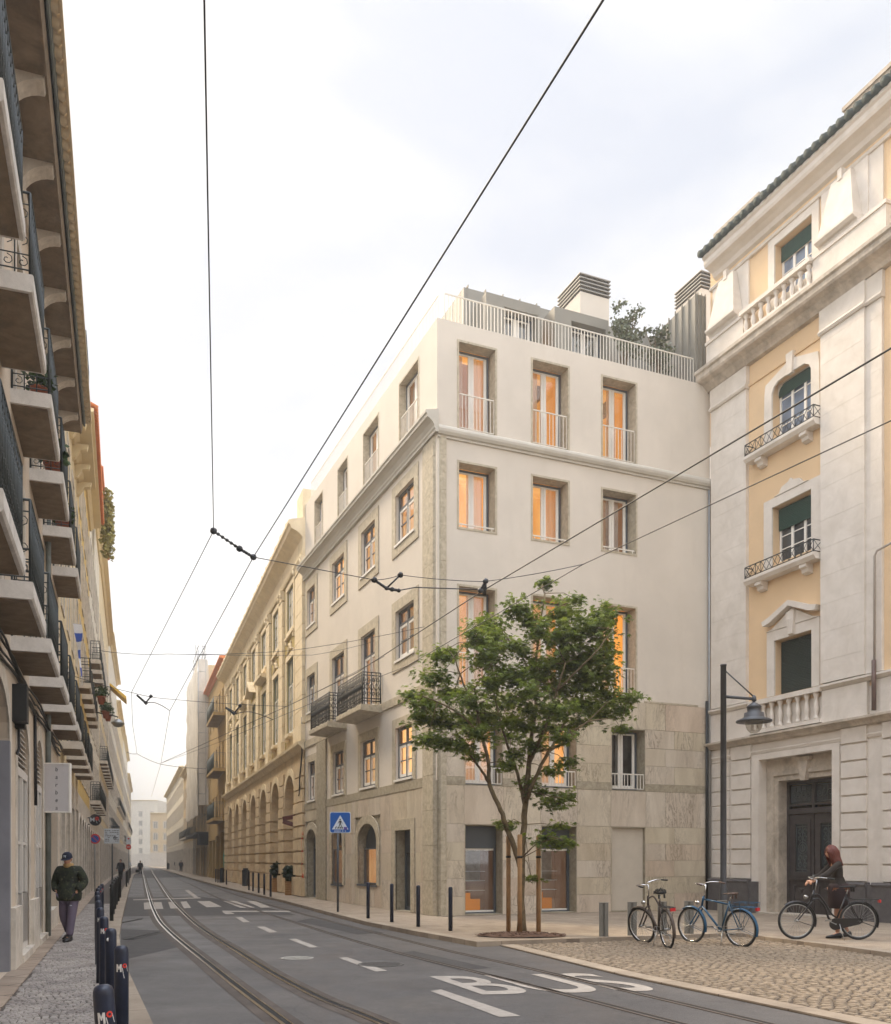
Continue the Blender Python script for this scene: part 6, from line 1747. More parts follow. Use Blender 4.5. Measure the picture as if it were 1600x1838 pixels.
# round dark station sign with a white M and red ring
Ym = 43; a, b = at(161, 1483, Ym), at(181.5, 1461, Ym)
ms_ = thing("station_sign", "round dark sign with a white M and red ring sticking out from the left wall", "station sign", ((a.x + b.x) / 2, Ym, (a.z + b.z) / 2)); r_ = (b.x - a.x) / 2
mb = MB(); mb.lathe([(r_, -.06), (r_, .06)], (0, 0, 0), 28, 0, Matrix.Rotation(rad(90), 4, 'X'), False); dk = part("disc", mb, M['frame_dark'] if False else paint("sign_charcoal", hexs(44, 48, 54), .5, .05), ms_, Matrix())
mb = MB(); lay_text(mb, "M", (-r_ * .82, -.066, -r_ * .3), (-r_ * .05, -.066, -r_ * .3), (-r_ * .82, -.066, r_ * .42), .03)
for (x0_, z0_, x1_, z1_) in ((.12, .15, .42, -.62), (.62, .15, .85, -.35)): mb.tube([(x0_ * r_, -.066, z0_ * r_), (x1_ * r_, -.066, z1_ * r_)], .012, 4)
part("white_letter", mb, M['sign_white'], dk, Matrix())
mb = MB(); mb.torus(r_ * .22, r_ * .11, Matrix.Translation((r_ * .38, -.066, r_ * .2)) @ Matrix.Rotation(rad(90), 4, 'X'), 18, 6); part("red_ring", mb, M['red_mark'], dk, Matrix())
mb = MB(); mb.tube([(-r_, 0, .1), (-r_ - .5, .1, .1)], .03, 6); mb.tube([(-r_, 0, -.2), (-r_ - .5, .1, -.2)], .03, 6); part("wall_bracket", mb, M['iron'], ms_, Matrix())
# no-parking disc, white information panel, red stop-like sign
def disc_sign(name, label, px, py, Y, rpx, mats, rz=0.0, pole=True, inner=.72):
    c = at(px, py, Y); r_ = rpx / F * Y
    t_ = thing(name, label, "road sign", (c.x, c.y, PZ if pole else c.z), rz); z = c.z - PZ if pole else 0
    if pole: mb = MB(); mb.tube([(0, .04, 0), (0, .04, z + r_)], .03, 8); part("pole", mb, M['pale_metal'], t_, Matrix())
    R90 = Matrix.Rotation(rad(90), 4, 'X')
    mb = MB(); mb.lathe([(r_, -.01), (r_, .01)], (0, 0, z), 26, 0, R90, False); d0 = part("plate", mb, mats[0], t_, Matrix())
    mb = MB(); mb.lathe([(r_ * inner, 0), (r_ * inner, .006), (.001, .006)], (0, -.008, z), 26, 0, R90, False); part("disc", mb, mats[1], d0, Matrix())
    return t_, d0, z, r_
t_, d0, z, r_ = disc_sign("parking_sign", "round blue and red parking sign on the left wall below the station sign", 170.5, 1506, 47, 9.0, [M['red_mark'], M['sign_blue']], rad(25))
mb = MB(); mb.add([(-.5 * r_, -.017, z + .6 * r_), (-.6 * r_, -.017, z + .5 * r_), (.5 * r_, -.017, z - .6 * r_), (.6 * r_, -.017, z - .5 * r_)], [(0, 1, 2, 3)]); part("red_bar", mb, M['red_mark'], d0, Matrix())
t_, d0, z, r_ = disc_sign("stop_sign", "small round red sign with a white bar on a pole at the far left kerb", 231, 1520.5, 62, 4.6, [M['red_mark'], M['red_mark']], 0)
mb = MB(); mb.box(-r_ * .62, r_ * .62, -.02, -.015, z - r_ * .14, z + r_ * .14); part("white_bar", mb, M['sign_white'], d0, Matrix())
mb = MB(); mb.box(-r_ * .9, r_ * .9, -.01, .01, z + r_ * 1.2, z + r_ * 3.8); p2 = part("white_plate", mb, M['sign_white'], t_, Matrix()); mb = MB(); mb.add([(-r_ * .5, -.014, z + r_ * 3.5), (r_ * .5, -.014, z + r_ * 3.5), (0, -.014, z + r_ * 2.8)], [(0, 2, 1)]); part("red_arrow", mb, M['red_mark'], p2, Matrix())
Yp = 45; c = at(201, 1501, Yp); wp, hp = 27.5 / F * Yp, 27 / F * Yp
ip = thing("information_panel", "white rectangular parking notice panel with lines of print on a pole by the left kerb", "road sign", (c.x, c.y, PZ))
zc = c.z - PZ
mb = MB(); mb.tube([(0, .05, 0), (0, .05, zc + hp * .7)], .035, 8); mb.tube([(0, .05, zc + hp * .62), (wp * .5, .05, zc + hp * .62)], .02, 6); part("pole", mb, M['frame_dark'], ip, Matrix())
mb = MB(); mb.prism(rr(wp, hp, .03), 'y', -.012, .0); pn = part("plate", mb, M['sign_white'], ip, T(0, 0, zc))
mb = MB(); rg = random.Random(3)
for r_i in range(7):
    z = hp * (.36 - .115 * r_i); x = -wp * .44
    while x < wp * .42:
        l_ = rg.uniform(.03, .12)
        if rg.random() < .8: mb.box(x, min(x + l_, wp * .45), -.0165, -.013, z - .012, z + .016)
        x += l_ + .03
mb.torus(wp * .08, .018, Matrix.Translation((wp * .2, -.016, -hp * .12)) @ Matrix.Rotation(rad(90), 4, 'X'), 12, 4)
part("print", mb, M['ink'], pn, Matrix())
# arrow boards at the first arch
A0 = FA.world(FA.span(2.4, 2.4)[0], -.2, 0)
Ya = 42.5
c = at(519, 1473, Ya)
ab = thing("arrow_board", "two dark red arrow boards fixed in a V by the first arch", "shop sign", (c.x, c.y, c.z))
M['sign_brown'] = paint("dark_red_board", hexs(92, 44, 34), .6, .12, 5)
for sg, a_ in ((1, -10), (-1, 18)):
    mb = MB(); mb.prism([(-.30, -.10), (.30, -.10), (.36, 0), (.30, .10), (-.30, .10)], 'y', -.02, .02); part("board", mb, M['sign_brown'], ab, T(0, 0, .13 * sg) @ Matrix.Rotation(rad(a_), 4, 'Y'))
mb = MB(); mb.tube([(.32, .05, -.3), (.32, .05, .3)], .03, 6); part("bracket", mb, M['iron'], ab, Matrix())
# bins and planters along the arcades
def planter(px0, px1, pyb, ph, label, seed):
    a, b = G(px0, pyb, PZ), G(px1, pyb, PZ); w_ = (b.x - a.x); Y = a.y
    t_ = thing("planter", label, "planter", ((a.x + b.x) / 2, Y, PZ), rad(-19), "planters by the arches")
    hb = 25 / F * Y
    mb = MB(); n = 6
    for k in range(n): mb.box(-w_ / 2, w_ / 2, -w_ / 2, w_ / 2, hb * k / n + .005, hb * (k + 1) / n - .005)
    part("wooden_box", mb, M['planter_wood'], t_, Matrix())
    mb = MB(); leafclump(mb, (0, 0, hb + ph / F * Y * .5), (w_ * .95, w_ * .8, ph / F * Y * .52), 900, .14, seed); part("shrub", mb, M['shrub'], t_, Matrix())
    mb = MB(); mb.tube([(0, 0, hb), (0.05, 0, hb + .7)], .03, 5); part("stem", mb, M['wood'], t_, Matrix())
M['planter_wood'] = paint("planter_wood", hexs(150, 110, 64), .75, .2, 5); M['shrub'] = paint("dark_shrub_leaf", hexs(40, 54, 34), .55, .4, 15)
planter(491, 504, 1601.5, 27, "wooden planter box with a round dark shrub before the second arch", 1)
planter(514, 526, 1607, 27, "wooden planter box with a dark shrub half hidden behind the first arch pier", 2)
def bin_(px, py, w_, h_, label):
    c = G(px, py, PZ); t_ = thing("litter_bin", label, "litter bin", c, rad(-19), "litter bins on the right pavement")
    mb = MB(); mb.prism(rr(w_, w_, .06), 'z', 0.05, h_ * .82); part("body", mb, M['binm'], t_, Matrix()); mb = MB(); mb.prism(rr(w_ * 1.1, w_ * 1.1, .07), 'z', h_ * .82, h_ * .9); mb.prism(rr(w_ * .8, w_ * .8, .07), 'z', h_ * .9, h_); part("lid", mb, M['binm'], t_, Matrix())
M['binm'] = paint("dark_bin_plastic", hexs(40, 44, 46), .5, .15, 6)
bin_(441, 1592, .34, 1.15, "dark wheeled litter bin standing against an arch pier"); bin_(398.5, 1586, .28, 1.1, "dark square litter bin between distant posts past the arcades"); bin_(302, 1561, .40, 1.2, "small dark bin on the far right pavement near two walkers")
# blue and white cloth hung out on the left
Yf = 30; c = at(139, 1175, Yf)
fl = MB(); n = 10; vs = []
for k in range(n + 1):
    z = 1.0 - 2.0 * k / n
    for x in (-.13, -.05, .05, .13): vs.append((x * (.5 + .5 * math.sin(k * .5 + 1)) + .15 * k / n, .08 * math.sin(k * .9 + x * 8), z))
fl.add(vs, [(k * 4 + j, k * 4 + j + 1, (k + 1) * 4 + j + 1, (k + 1) * 4 + j) for k in range(n) for j in range(3)], 0, True)
m_ = bpy.data.materials.new("blue_white_cloth"); t1, n1, l1, b1 = nodes(m_); wv = t1.nodes.new("ShaderNodeTexWave"); wv.inputs["Scale"].default_value = .55; wv.bands_direction = 'Z'; c1 = t1.nodes.new("ShaderNodeTexCoord"); l1.new(c1.outputs["Object"], wv.inputs[0]); l1.new(ramp(t1, wv.outputs[0], .45, .55, hexs(70, 100, 190), hexs(228, 228, 232)), b1.inputs["Base Color"]); b1.inputs["Roughness"].default_value = .9
fo = obj("hanging_cloth", fl.mesh("hanging_cloth", m_)); fo.location = c; tag(fo, "blue and white cloth hanging down the front of the left row", "flag")
# pots and plants on left balconies
def pot(c, s_, label, seed):
    t_ = thing("potted_plant", label, "potted plant", c, 0, "potted plants on the left balconies")
    mb = MB(); mb.lathe([(.10 * s_, 0), (.15 * s_, .26 * s_), (.17 * s_, .26 * s_), (.17 * s_, .31 * s_), (.12 * s_, .31 * s_)], n=12); part("pot", mb, M['pot'], t_, Matrix()); mb = MB(); leafclump(mb, (0, 0, .48 * s_), (.28 * s_, .28 * s_, .26 * s_), 170, .10 * s_, seed); part("foliage", mb, M['plant'], t_, Matrix())
def on_f1(u, y, z): return F1.world(u, y, z)
pot(on_f1(15.5, -.36, 8.66), 1.0, "terracotta pot with a leafy plant on an upper balcony of the grey-beige house", 5)
pot(on_f1(12.6, -.36, 8.66), .8, "small leafy pot on the upper balcony nearer the viewer", 6)
pot(on_f1(18.5, -.36, 8.66), .9, "leafy pot at the third upper balcony of the left row", 7)
for k, (px, py, lb) in enumerate(((182, 1252, "upper"), (190, 1278, "middle"), (194, 1284, "lower"))):
    pot(at(px, py, 40 + k * 3) - Vector((0, 0, .3)), 1.1, "hanging basket of greenery on the left row, %s of three" % lb, 20 + k)
# parked vehicle far off by the left kerb
c = G(233, 1566); mv = thing("parked_scooter", "white scooter parked at the far left kerb beside the bollards", "scooter", (c.x, c.y, 0), rad(15))
mb = MB(); mb.prism([(-.75, .35), (-.6, .75), (-.1, .8), (.1, .45), (.45, .45), (.6, 1.0), (.75, 1.0), (.7, .3), (.3, .25), (-.3, .25)], 'x', -.18, .18); part("body", mb, M['frame_white'], mv, Matrix()); mb = MB(); mb.box(-.16, .16, -.65, -.05, .78, .88); part("seat", mb, M['black'], mv, Matrix())
for y in (-.62, .68): mb = MB(); mb.torus(.22, .06, T(0, y, .27) @ Matrix.Rotation(rad(90), 4, 'Y'), 18, 6); part("wheel", mb, M['black'], mv, Matrix())
mb = MB(); mb.tube([(-.32, .62, 1.08), (0, .68, 1.0), (.32, .62, 1.08)], .02, 6); part("handlebar", mb, M['black'], mv, Matrix())
mb = MB(); mb.add([(-.2, .7, 1.0), (.2, .7, 1.0), (.16, .62, 1.5), (-.16, .62, 1.5)], [(0, 1, 2, 3)]); part("windshield", mb, M['sign_white'], mv, Matrix())

# ================================================================ overhead tram wires
def wire(name, label, pts, r, sag=0.0, cat="cable", n=10):
    P3 = []
    for a, b in zip(pts, pts[1:]):
        a, b = Vector(a), Vector(b)
        for k in range(n): t = k / n; q = a.lerp(b, t); q.z -= sag * 4 * t * (1 - t); P3.append(q)
    P3.append(Vector(pts[-1])); mb = MB(); mb.tube(P3, r, 5)
    o = obj(name, mb.mesh(name, M['cable'])); tag(o, label, cat, "overhead tram wires"); return o
ZW = 6.2
def wz(px, py, z=ZW):
    Y = (z - H) * F / (HY - py); return Vector(((px - CX) / F * Y, Y, z))
w1 = [wz(362, -260), wz(383.5, 953), wz(236, 1243), wz(238, 1300, 6.0), wz(246, 1353, 6.0)]
wire("trolley_wire", "single wire rising at the left of the sky from the junction above the left track", w1, .006)
w2 = [wz(1083 + 260 * .462, -260), wz(1083, 0), wz(455, 1000), wz(305, 1276), wz(289, 1370), wz(272, 1430, 6.0)]
wire("trolley_wire", "long wire slanting from the top of the sky down to the left over the street", w2, .007)
w3 = [wz(1600 + 300, 625 - 178), wz(1600, 625), wz(870, 1058.5), wz(640, 1208), wz(515, 1268), w2[4]]
wire("trolley_wire", "thick dark wire crossing the corner building front, upper of the pair from the right", w3, .0095)
w4 = [wz(1600 + 300, 755 - 128), wz(1600, 755), wz(1047, 1013), wz(730, 1196), wz(560, 1262), wz(400, 1330), w2[4]]
wire("trolley_wire", "dark wire crossing the ornate building and tree, lower of the pair from the right", w4, .007)
j1, j2 = w1[1], w2[2]; j3 = w3[2]; j4 = w4[2]
jm = at(672, 1041, 14.6); jm2 = at(694, 1056, 14.7); jt = at(719, 1032, 14.8)
wire("span_wire", "thin cross wire from the left wire junction over to the corner building", [j1, j2, jm], .007)
wire("span_wire", "thin cross wire between the forked clamp and the tree-top wires", [jm, jt, at(868, 1044, 15), j4], .006, .02)
wire("span_wire", "bent cross wire below the forked clamp in front of the corner quoins", [jm2, at(716, 1060, 14.7), at(745, 1054.5, 14.8), j3], .010)
mb = MB(); mb.tube([jm, jm2, at(716, 1060, 14.7)], .022, 6); mb.tube([jm2, jt], .016, 6)
for q, r_ in ((jm, .05), (jm2, .035), (jt, .05), (at(704, 1058, 14.7), .04), (at(716, 1060, 14.7), .035)): mb.lathe([(.001, -r_), (r_ * .8, -r_ * .6), (r_, 0), (r_ * .8, r_ * .6), (.001, r_)], q, 10)
tag(obj("wire_clamp", mb.mesh("wire_clamp", M['cable'])), "forked dark insulator clamp on the cross wire in front of the corner building", "wire clamp", "tram wire fittings")
for (a, b, lb) in ((j1, at(430, 985, j2.y - .1), "chain of insulators below the left wire junction"), (at(430, 985, j2.y - .1), j2, "thick insulator fitting joining the long slanting wire"), (at(872, 1043, 15.0), at(863, 1060, 15.1), "insulator fitting above the upper dark wire near the tree")):
    mb = MB(); n = 6
    for k in range(n + 1): q = Vector(a).lerp(Vector(b), k / n); r_ = .05 if k in (0, n) else .026; mb.lathe([(.001, -r_), (r_ * .8, -r_ * .6), (r_, 0), (r_ * .8, r_ * .6), (.001, r_)], q, 8)
    mb.tube([a, b], .012, 5); tag(obj("wire_clamp", mb.mesh("wire_clamp", M['lamp_grey'])), lb, "wire clamp", "tram wire fittings")
mb = MB(); mb.box(j3.x - .03, j3.x + .03, j3.y - .15, j3.y + .15, j3.z - .05, j3.z + .05)
tag(obj("wire_clamp", mb.mesh("wire_clamp", M['cable'])), "small dark clamp on the upper dark wire left of the tree crown", "wire clamp", "tram wire fittings")
wire("span_wire", "far thin cross wire from the left houses to the corner building at its third floor", [at(180, 1168, 27), at(300, 1174, 27.4), at(520, 1168, 28), at(762, 1125, 26.8)], .008, .05)
wire("span_wire", "second far thin cross wire sagging to the corner building", [at(300, 1174, 27.4), at(560, 1176, 28), at(640, 1160, 28), at(672, 1150, 28)], .006, .02)
wire("span_wire", "low cross wire from the left balconies through two forked clamps to the arcaded building", [at(110, 1206, 23), at(236, 1243, 24.5), at(305, 1255, 25), at(515, 1268, 27), at(690, 1178, 24)], .007, .03)
wire("span_wire", "bent hanger wire below the low cross wire at the far left", [at(246, 1248, 24.6), at(262, 1262, 25), at(280, 1262, 25.5), w2[3]], .011, -.02)
wire("span_wire", "bent hanger wire below the low cross wire by the arcades", [at(405, 1270, 25), at(425, 1281, 25.5), at(450, 1278, 26), at(490, 1292, 27)], .011, -.02)
wire("span_wire", "farthest cross wire low over the street", [at(228, 1350, 44), at(246, 1353, 45), at(289, 1372, 46), at(370, 1380, 48)], .012, .05)
for k, (a, b, c) in enumerate((((246, 1248), (262, 1262), (271, 1250)), ((405, 1270), (420, 1281), (431, 1267)))):
    Y = 24.8; mb = MB(); mb.tube([at(*a, Y), at(*b, Y)], .03, 5); mb.tube([at(*b, Y), at(*c, Y)], .02, 5); mb.lathe([(.001, -.06), (.06, 0), (.001, .06)], at(*b, Y), 8); mb.lathe([(.001, -.06), (.06, 0), (.001, .06)], at(*c, Y), 8)
    tag(obj("wire_clamp", mb.mesh("wire_clamp", M['cable'])), "forked clamp on the low cross wire, %s" % ("at the far left over the street" if k == 0 else "before the arcaded building"), "wire clamp", "tram wire fittings")
# ================================================================ the street tree
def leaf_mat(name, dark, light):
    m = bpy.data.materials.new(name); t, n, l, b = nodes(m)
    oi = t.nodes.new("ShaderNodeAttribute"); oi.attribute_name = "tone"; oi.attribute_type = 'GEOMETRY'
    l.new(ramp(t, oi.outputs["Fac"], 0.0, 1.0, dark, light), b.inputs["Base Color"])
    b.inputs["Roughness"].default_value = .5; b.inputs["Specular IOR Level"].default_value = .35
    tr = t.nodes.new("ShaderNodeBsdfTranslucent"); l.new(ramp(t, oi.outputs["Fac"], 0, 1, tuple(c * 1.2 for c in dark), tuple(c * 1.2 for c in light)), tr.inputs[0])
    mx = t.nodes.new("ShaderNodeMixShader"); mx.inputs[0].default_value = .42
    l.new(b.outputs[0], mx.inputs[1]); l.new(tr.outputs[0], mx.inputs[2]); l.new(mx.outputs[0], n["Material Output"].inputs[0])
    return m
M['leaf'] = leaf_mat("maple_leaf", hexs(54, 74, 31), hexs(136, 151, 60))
M['bark'] = stone("maple_bark", hexs(74, 62, 46), hexs(126, 110, 82), 9, .85)
tb = G(937, 1675, PZ); TY = tb.y
tree = thing("maple_tree", "slender multi-stemmed maple with fine green leaves in front of the corner building", "tree", tb)
def tp(px, py, dy=0.0):
    return at(px, py, TY + dy) - tb
def c4(x, y): return (720 + x / 3.636, 1040 + y / 3.636)
rt = random.Random(12)
limbs = [  # (px, py, depth offset) polylines with start and end radius
    ([(937, 1675, 0), (936, 1600, .0), (938, 1540, 0), (941, 1480, .05), (945, 1420, .1), (950, 1370, .1)], .085, .055),
    ([(936, 1560, 0), (928, 1535, -.1), (908, 1480, -.2), (900, 1455, -.25), (880, 1410, -.3), (878, 1370, -.4), (868, 1330, -.5), (858, 1280, -.6), (852, 1235, -.7)], .068, .024),
    ([(880, 1410, -.3), (866, 1385, -.2), (846, 1358, -.1), (826, 1325, 0)], .034, .014),
    ([(943, 1450, .1), (930, 1390, .25), (915, 1350, .3), (900, 1300, .4), (888, 1250, .5), (884, 1200, .5)], .040, .016),
    ([(950, 1370, .1), (955, 1320, .15), (962, 1270, .1), (958, 1215, .1), (966, 1160, .1), (972, 1110, 0), (978, 1065, 0)], .052, .012),
    ([(950, 1370, .1), (968, 1330, -.3), (985, 1290, -.5), (1000, 1240, -.6), (1015, 1190, -.7)], .044, .016),
    ([(944, 1440, 0), (960, 1400, -.2), (985, 1350, -.4), (1010, 1335, -.5), (1030, 1315, -.6), (1055, 1296, -.6), (1090, 1290, -.5)], .046, .014),
    ([(985, 1350, -.4), (1000, 1325, .2), (1020, 1280, .5), (1040, 1240, .6), (1075, 1190, .7), (1090, 1150, .6)], .034, .012),
    ([(868, 1330, -.5), (845, 1300, -.7), (815, 1275, -.8), (785, 1260, -.8), (760, 1250, -.7)], .030, .010),
    ([(858, 1280, -.6), (838, 1240, -.3), (826, 1210, -.2), (815, 1180, -.1), (803, 1165, 0)], .026, .008),
    ([(958, 1215, .1), (935, 1175, .6), (915, 1150, .8), (890, 1120, .8)], .026, .010),
    ([(1000, 1240, -.6), (1030, 1210, -.9), (1070, 1170, -1.1), (1100, 1130, -1.0)], .026, .010),
    ([(1055, 1296, -.6), (1090, 1262, -.3), (1125, 1250, -.1)], .018, .008),
    ([(945, 1420, .1), (970, 1425, -.3), (1000, 1432, -.6)], .014, .006),
    ([(930, 1530, 0), (915, 1505, -.4), (900, 1482, -.6)], .012, .005),
    ([(938, 1540, 0), (965, 1515, -.5), (1000, 1505, -.9)], .016, .006),
]
mb = MB()
for k, (pts, r0, r1) in enumerate(limbs):
    q = [Vector(p) for p in spline([tp(*p) for p in pts], 4)]
    n = len(q); rs = [r0 + (r1 - r0) * i / (n - 1) for i in range(n)]
    if k == 0: rs[0] = .12; rs[1] = .095
    q = [p + Vector((rt.uniform(-.012, .012), rt.uniform(-.012, .012), 0)) if 0 < i < n - 1 else p for i, p in enumerate(q)]
    mb.tube(q, rs, 8)
limb_nodes = [tp(*p) for pts, _, _ in limbs for p in pts[2:]]
CL = [(950, 35, 45, 38), (930, 20, 40, 20), (1140, 130, 50, 34), (760, 190, 100, 66), (830, 270, 60, 60), (1050, 220, 120, 70), (1330, 220, 110, 66), (1250, 330, 140, 90), (1080, 370, 170, 100), (900, 330, 60, 70), (560, 310, 120, 70), (620, 400, 90, 90), (500, 400, 80, 90), (560, 520, 100, 90), (720, 430, 60, 45), (800, 480, 60, 60), (250, 500, 100, 44), (330, 480, 50, 40), (210, 640, 120, 50), (90, 760, 80, 40), (160, 820, 110, 60), (330, 740, 130, 44), (450, 800, 130, 66), (120, 900, 70, 50), (250, 920, 140, 66), (420, 930, 130, 66), (560, 900, 90, 66), (170, 1040, 90, 40), (300, 1060, 120, 50), (420, 1100, 80, 44), (500, 1010, 90, 50), (600, 690, 80, 80), (680, 620, 60, 60), (760, 640, 90, 70), (900, 600, 130, 90), (1050, 560, 140, 95), (1200, 520, 150, 95), (1330, 480, 70, 80), (1320, 620, 100, 80), (1180, 680, 130, 75), (1000, 720, 110, 75), (830, 750, 100, 66), (700, 800, 80, 60), (850, 860, 110, 60), (1010, 860, 110, 66), (1180, 820, 130, 66), (1330, 760, 100, 60), (1480, 770, 90, 40), (1420, 850, 100, 50), (1300, 880, 90, 40), (1430, 970, 66, 28), (1150, 930, 70, 30), (700, 930, 90, 46), (820, 960, 90, 55), (980, 960, 110, 46), (1050, 1030, 80, 40), (700, 1040, 70, 44), (880, 1080, 70, 46), (740, 1140, 70, 40), (480, 1160, 70, 30), (1080, 1190, 66, 30), (700, 1210, 70, 40), (960, 1250, 80, 30), (1060, 1420, 90, 44), (1000, 1460, 80, 34), (670, 1590, 50, 22), (700, 1610, 40, 20), (950, 1700, 90, 44), (1060, 1720, 80, 36), (1030, 1610, 60, 20), (850, 1950, 44, 22), (830, 1330, 60, 40), (900, 1390, 70, 30)]
LV, LF_, LT, LTN = [], [], [], []
def leaf(p, d, up, s, tone):
    side = d.cross(up)
    if side.length < 1e-4: return
    side.normalize(); nrm = side.cross(d).normalized()
    for a, ln in ((0, 1.0), (.62, .86), (-.62, .86), (1.25, .55), (-1.25, .55)):
        dr = (d * math.cos(a) + side * math.sin(a)); sd_2 = (side * math.cos(a) - d * math.sin(a))
        L_ = s * ln; w2 = s * .135
        o = len(LV); dz = -nrm * L_ * .18
        LV.extend([tuple(p), tuple(p + dr * L_ * .42 + sd_2 * w2), tuple(p + dr * L_ + dz), tuple(p + dr * L_ * .42 - sd_2 * w2)])
        LF_.append((o, o + 1, o + 2, o + 3)); LTN.append(tone)
for ci, (x, y, rx, ry) in enumerate(CL):
    px, py = c4(x, y); rx, ry = rx / 3.636, ry / 3.636
    big = abs(px - 945) / 210
    dmax = 1.35 * math.sqrt(max(.05, 1 - min(big, 1) ** 2)) if py < 1330 else .5
    dy = rt.uniform(-dmax, dmax)
    c = tp(px, py, dy); k = (TY + dy) / F
    RX, RZ = rx * k, ry * k; RY = min(RX, .55)
    # twig from the nearest limb
    nb_ = sorted(limb_nodes, key=lambda q: (q - c).length)[:2]
    for q in nb_[:1 if ci % 2 else 2]:
        mid = q.lerp(c, .5) + Vector((rt.uniform(-.1, .1), rt.uniform(-.1, .1), rt.uniform(0, .14)))
        mb.tube([q, mid, c], [.011, .008, .004], 5)
    area = rx * ry
    n = int(area * .15) + 6
    for _ in range(n):
        while True:
            a, b_, e = rt.uniform(-1, 1), rt.uniform(-1, 1), rt.uniform(-1, 1)
            if a * a + b_ * b_ + e * e < 1: break
        q_ = rt.uniform(.4, 1.8); p = c + Vector((a * RX * q_, b_ * RY * q_, e * RZ * q_))
        out = Vector((a, b_, 0)); out = out + Vector((rt.gauss(0, .7), rt.gauss(0, .7), 0)); out.normalize() if out.length > 0 else None
        if _ % 3 == 0: mb.tube([c.lerp(p, .25), c.lerp(p, .65) + Vector((0, 0, .04)), p], [.004, .003, .002], 3, cap=False)
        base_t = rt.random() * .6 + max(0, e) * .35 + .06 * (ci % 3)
        for w_k in range(5):
            d = (out * rt.uniform(.35, 1) + Vector((rt.gauss(0, .55), rt.gauss(0, .55), rt.uniform(-.8, .15)))).normalized()
            pp_ = p + Vector((rt.gauss(0, .05), rt.gauss(0, .05), rt.gauss(0, .03)))
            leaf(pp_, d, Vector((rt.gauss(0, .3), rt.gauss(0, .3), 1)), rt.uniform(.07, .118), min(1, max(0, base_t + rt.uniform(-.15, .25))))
part("trunk", mb, M['bark'], tree, Matrix())
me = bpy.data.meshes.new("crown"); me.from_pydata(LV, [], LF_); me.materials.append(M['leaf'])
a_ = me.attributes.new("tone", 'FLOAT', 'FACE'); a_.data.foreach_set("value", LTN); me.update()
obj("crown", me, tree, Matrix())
# mulch bed with a raised heap and the three stakes
mb = MB(); n = 40; bx, by = .95, .60
vs = [(0, 0, .05)]
for r_i in range(1, 6):
    for k in range(n):
        q = 2 * math.pi * k / n; s_ = r_i / 5; vs.append((bx * s_ * math.cos(q), by * s_ * math.sin(q), .05 * (1 - s_ ** 2) + rt.uniform(0, .025) + .004))
fs = [(0, 1 + k, 1 + (k + 1) % n) for k in range(n)]
for r_i in range(4):
    for k in range(n): a0 = 1 + r_i * n; fs.append((a0 + k, a0 + n + k, a0 + n + (k + 1) % n, a0 + (k + 1) % n))
mb.add(vs, fs, 0, True)
for _ in range(420):
    q = rt.random() * 6.283; s_ = math.sqrt(rt.random()); x, y = bx * s_ * math.cos(q), by * s_ * math.sin(q); z = .05 * (1 - s_ * s_) + .02; l_ = rt.uniform(.02, .06); a2 = rt.random() * 3.14
    dx, dy_ = math.cos(a2) * l_, math.sin(a2) * l_; mb.add([(x, y, z), (x + dx, y + dy_, z + rt.uniform(0, .03)), (x + dx - dy_ * .4, y + dy_ + dx * .4, z + .02), (x - dy_ * .4, y + dx * .4, z + .01)], [(0, 1, 2, 3)])
bed = obj("mulch_bed", mb.mesh("mulch_bed", M['soil'])); bc = G(936, 1680, PZ); bed.location = bc; bed["kind"] = 'structure'
for px, pb, pt, dy, lb in ((913, 1673, 1500, .0, "round wooden tree stake left of the maple trunk"), (933.5, 1680, 1498, 0, "round wooden tree stake directly against the front of the maple trunk"), (967, 1674, 1500, .0, "round wooden tree stake right of the maple trunk")):
    g = G(px, pb, PZ); zt = at(px, pt, g.y).z - PZ
    st = thing("tree_stake", lb, "stake", g, rt.random(), "wooden stakes round the maple")
    mb = MB(); mb.lathe([(.052, 0), (.050, zt * .5), (.052, zt - .02), (.042, zt)], n=10); part("post", mb, M['wood'], st, Matrix()); mb = MB(); mb.lathe([(.058, zt - .50), (.060, zt - .47), (.058, zt - .45)], n=10); part("tie", mb, M['black'], st, Matrix())
# potted tree on the roof terrace
def roof_plant(px0, px1, pyt, yy, label, seed, n, z0=None):
    u, zt = FR.uv((px0 + px1) / 2, pyt, yy); u2, _ = FR.uv(px1, pyt, yy); c = FR.world(u, yy, 16.96); wd = (u2 - u)
    t_ = thing("potted_olive", label, "potted plant", c, 0, "potted olives on the roof terrace"); h_ = zt - 16.96
    mb = MB(); mb.lathe([(.22, 0), (.28, .45), (.3, .5), (.24, .5)], n=14); part("pot", mb, M['pot'], t_, Matrix())
    mb = MB(); rr_ = random.Random(seed)
    for k in range(5): mb.tube([(0, 0, .4), (rr_.uniform(-.2, .2), rr_.uniform(-.2, .2), h_ * .5), (rr_.uniform(-1, 1) * wd * .8, rr_.uniform(-.4, .4), h_ * rr_.uniform(.7, .95))], [.03, .02, .008], 5)
    part("stem", mb, M['bark'], t_, Matrix())
    mb = MB()
    for k in range(n): leafclump(mb, (rr_.uniform(-1, 1) * wd * .75, rr_.uniform(-.4, .4), h_ * rr_.uniform(.42, .95)), (.28, .28, .22), 60, .11, seed + k)
    part("foliage", mb, M['olive_leaf'], t_, Matrix())
M['olive_leaf'] = paint("olive_leaf", hexs(96, 104, 78), .5, .3, 12)
roof_plant(1092, 1150, 540, .95, "tall potted olive on the roof terrace beside the second dormer", 1, 16)
roof_plant(1150, 1205, 590, .95, "lower bushy potted olive at the right end of the roof terrace", 2, 13)

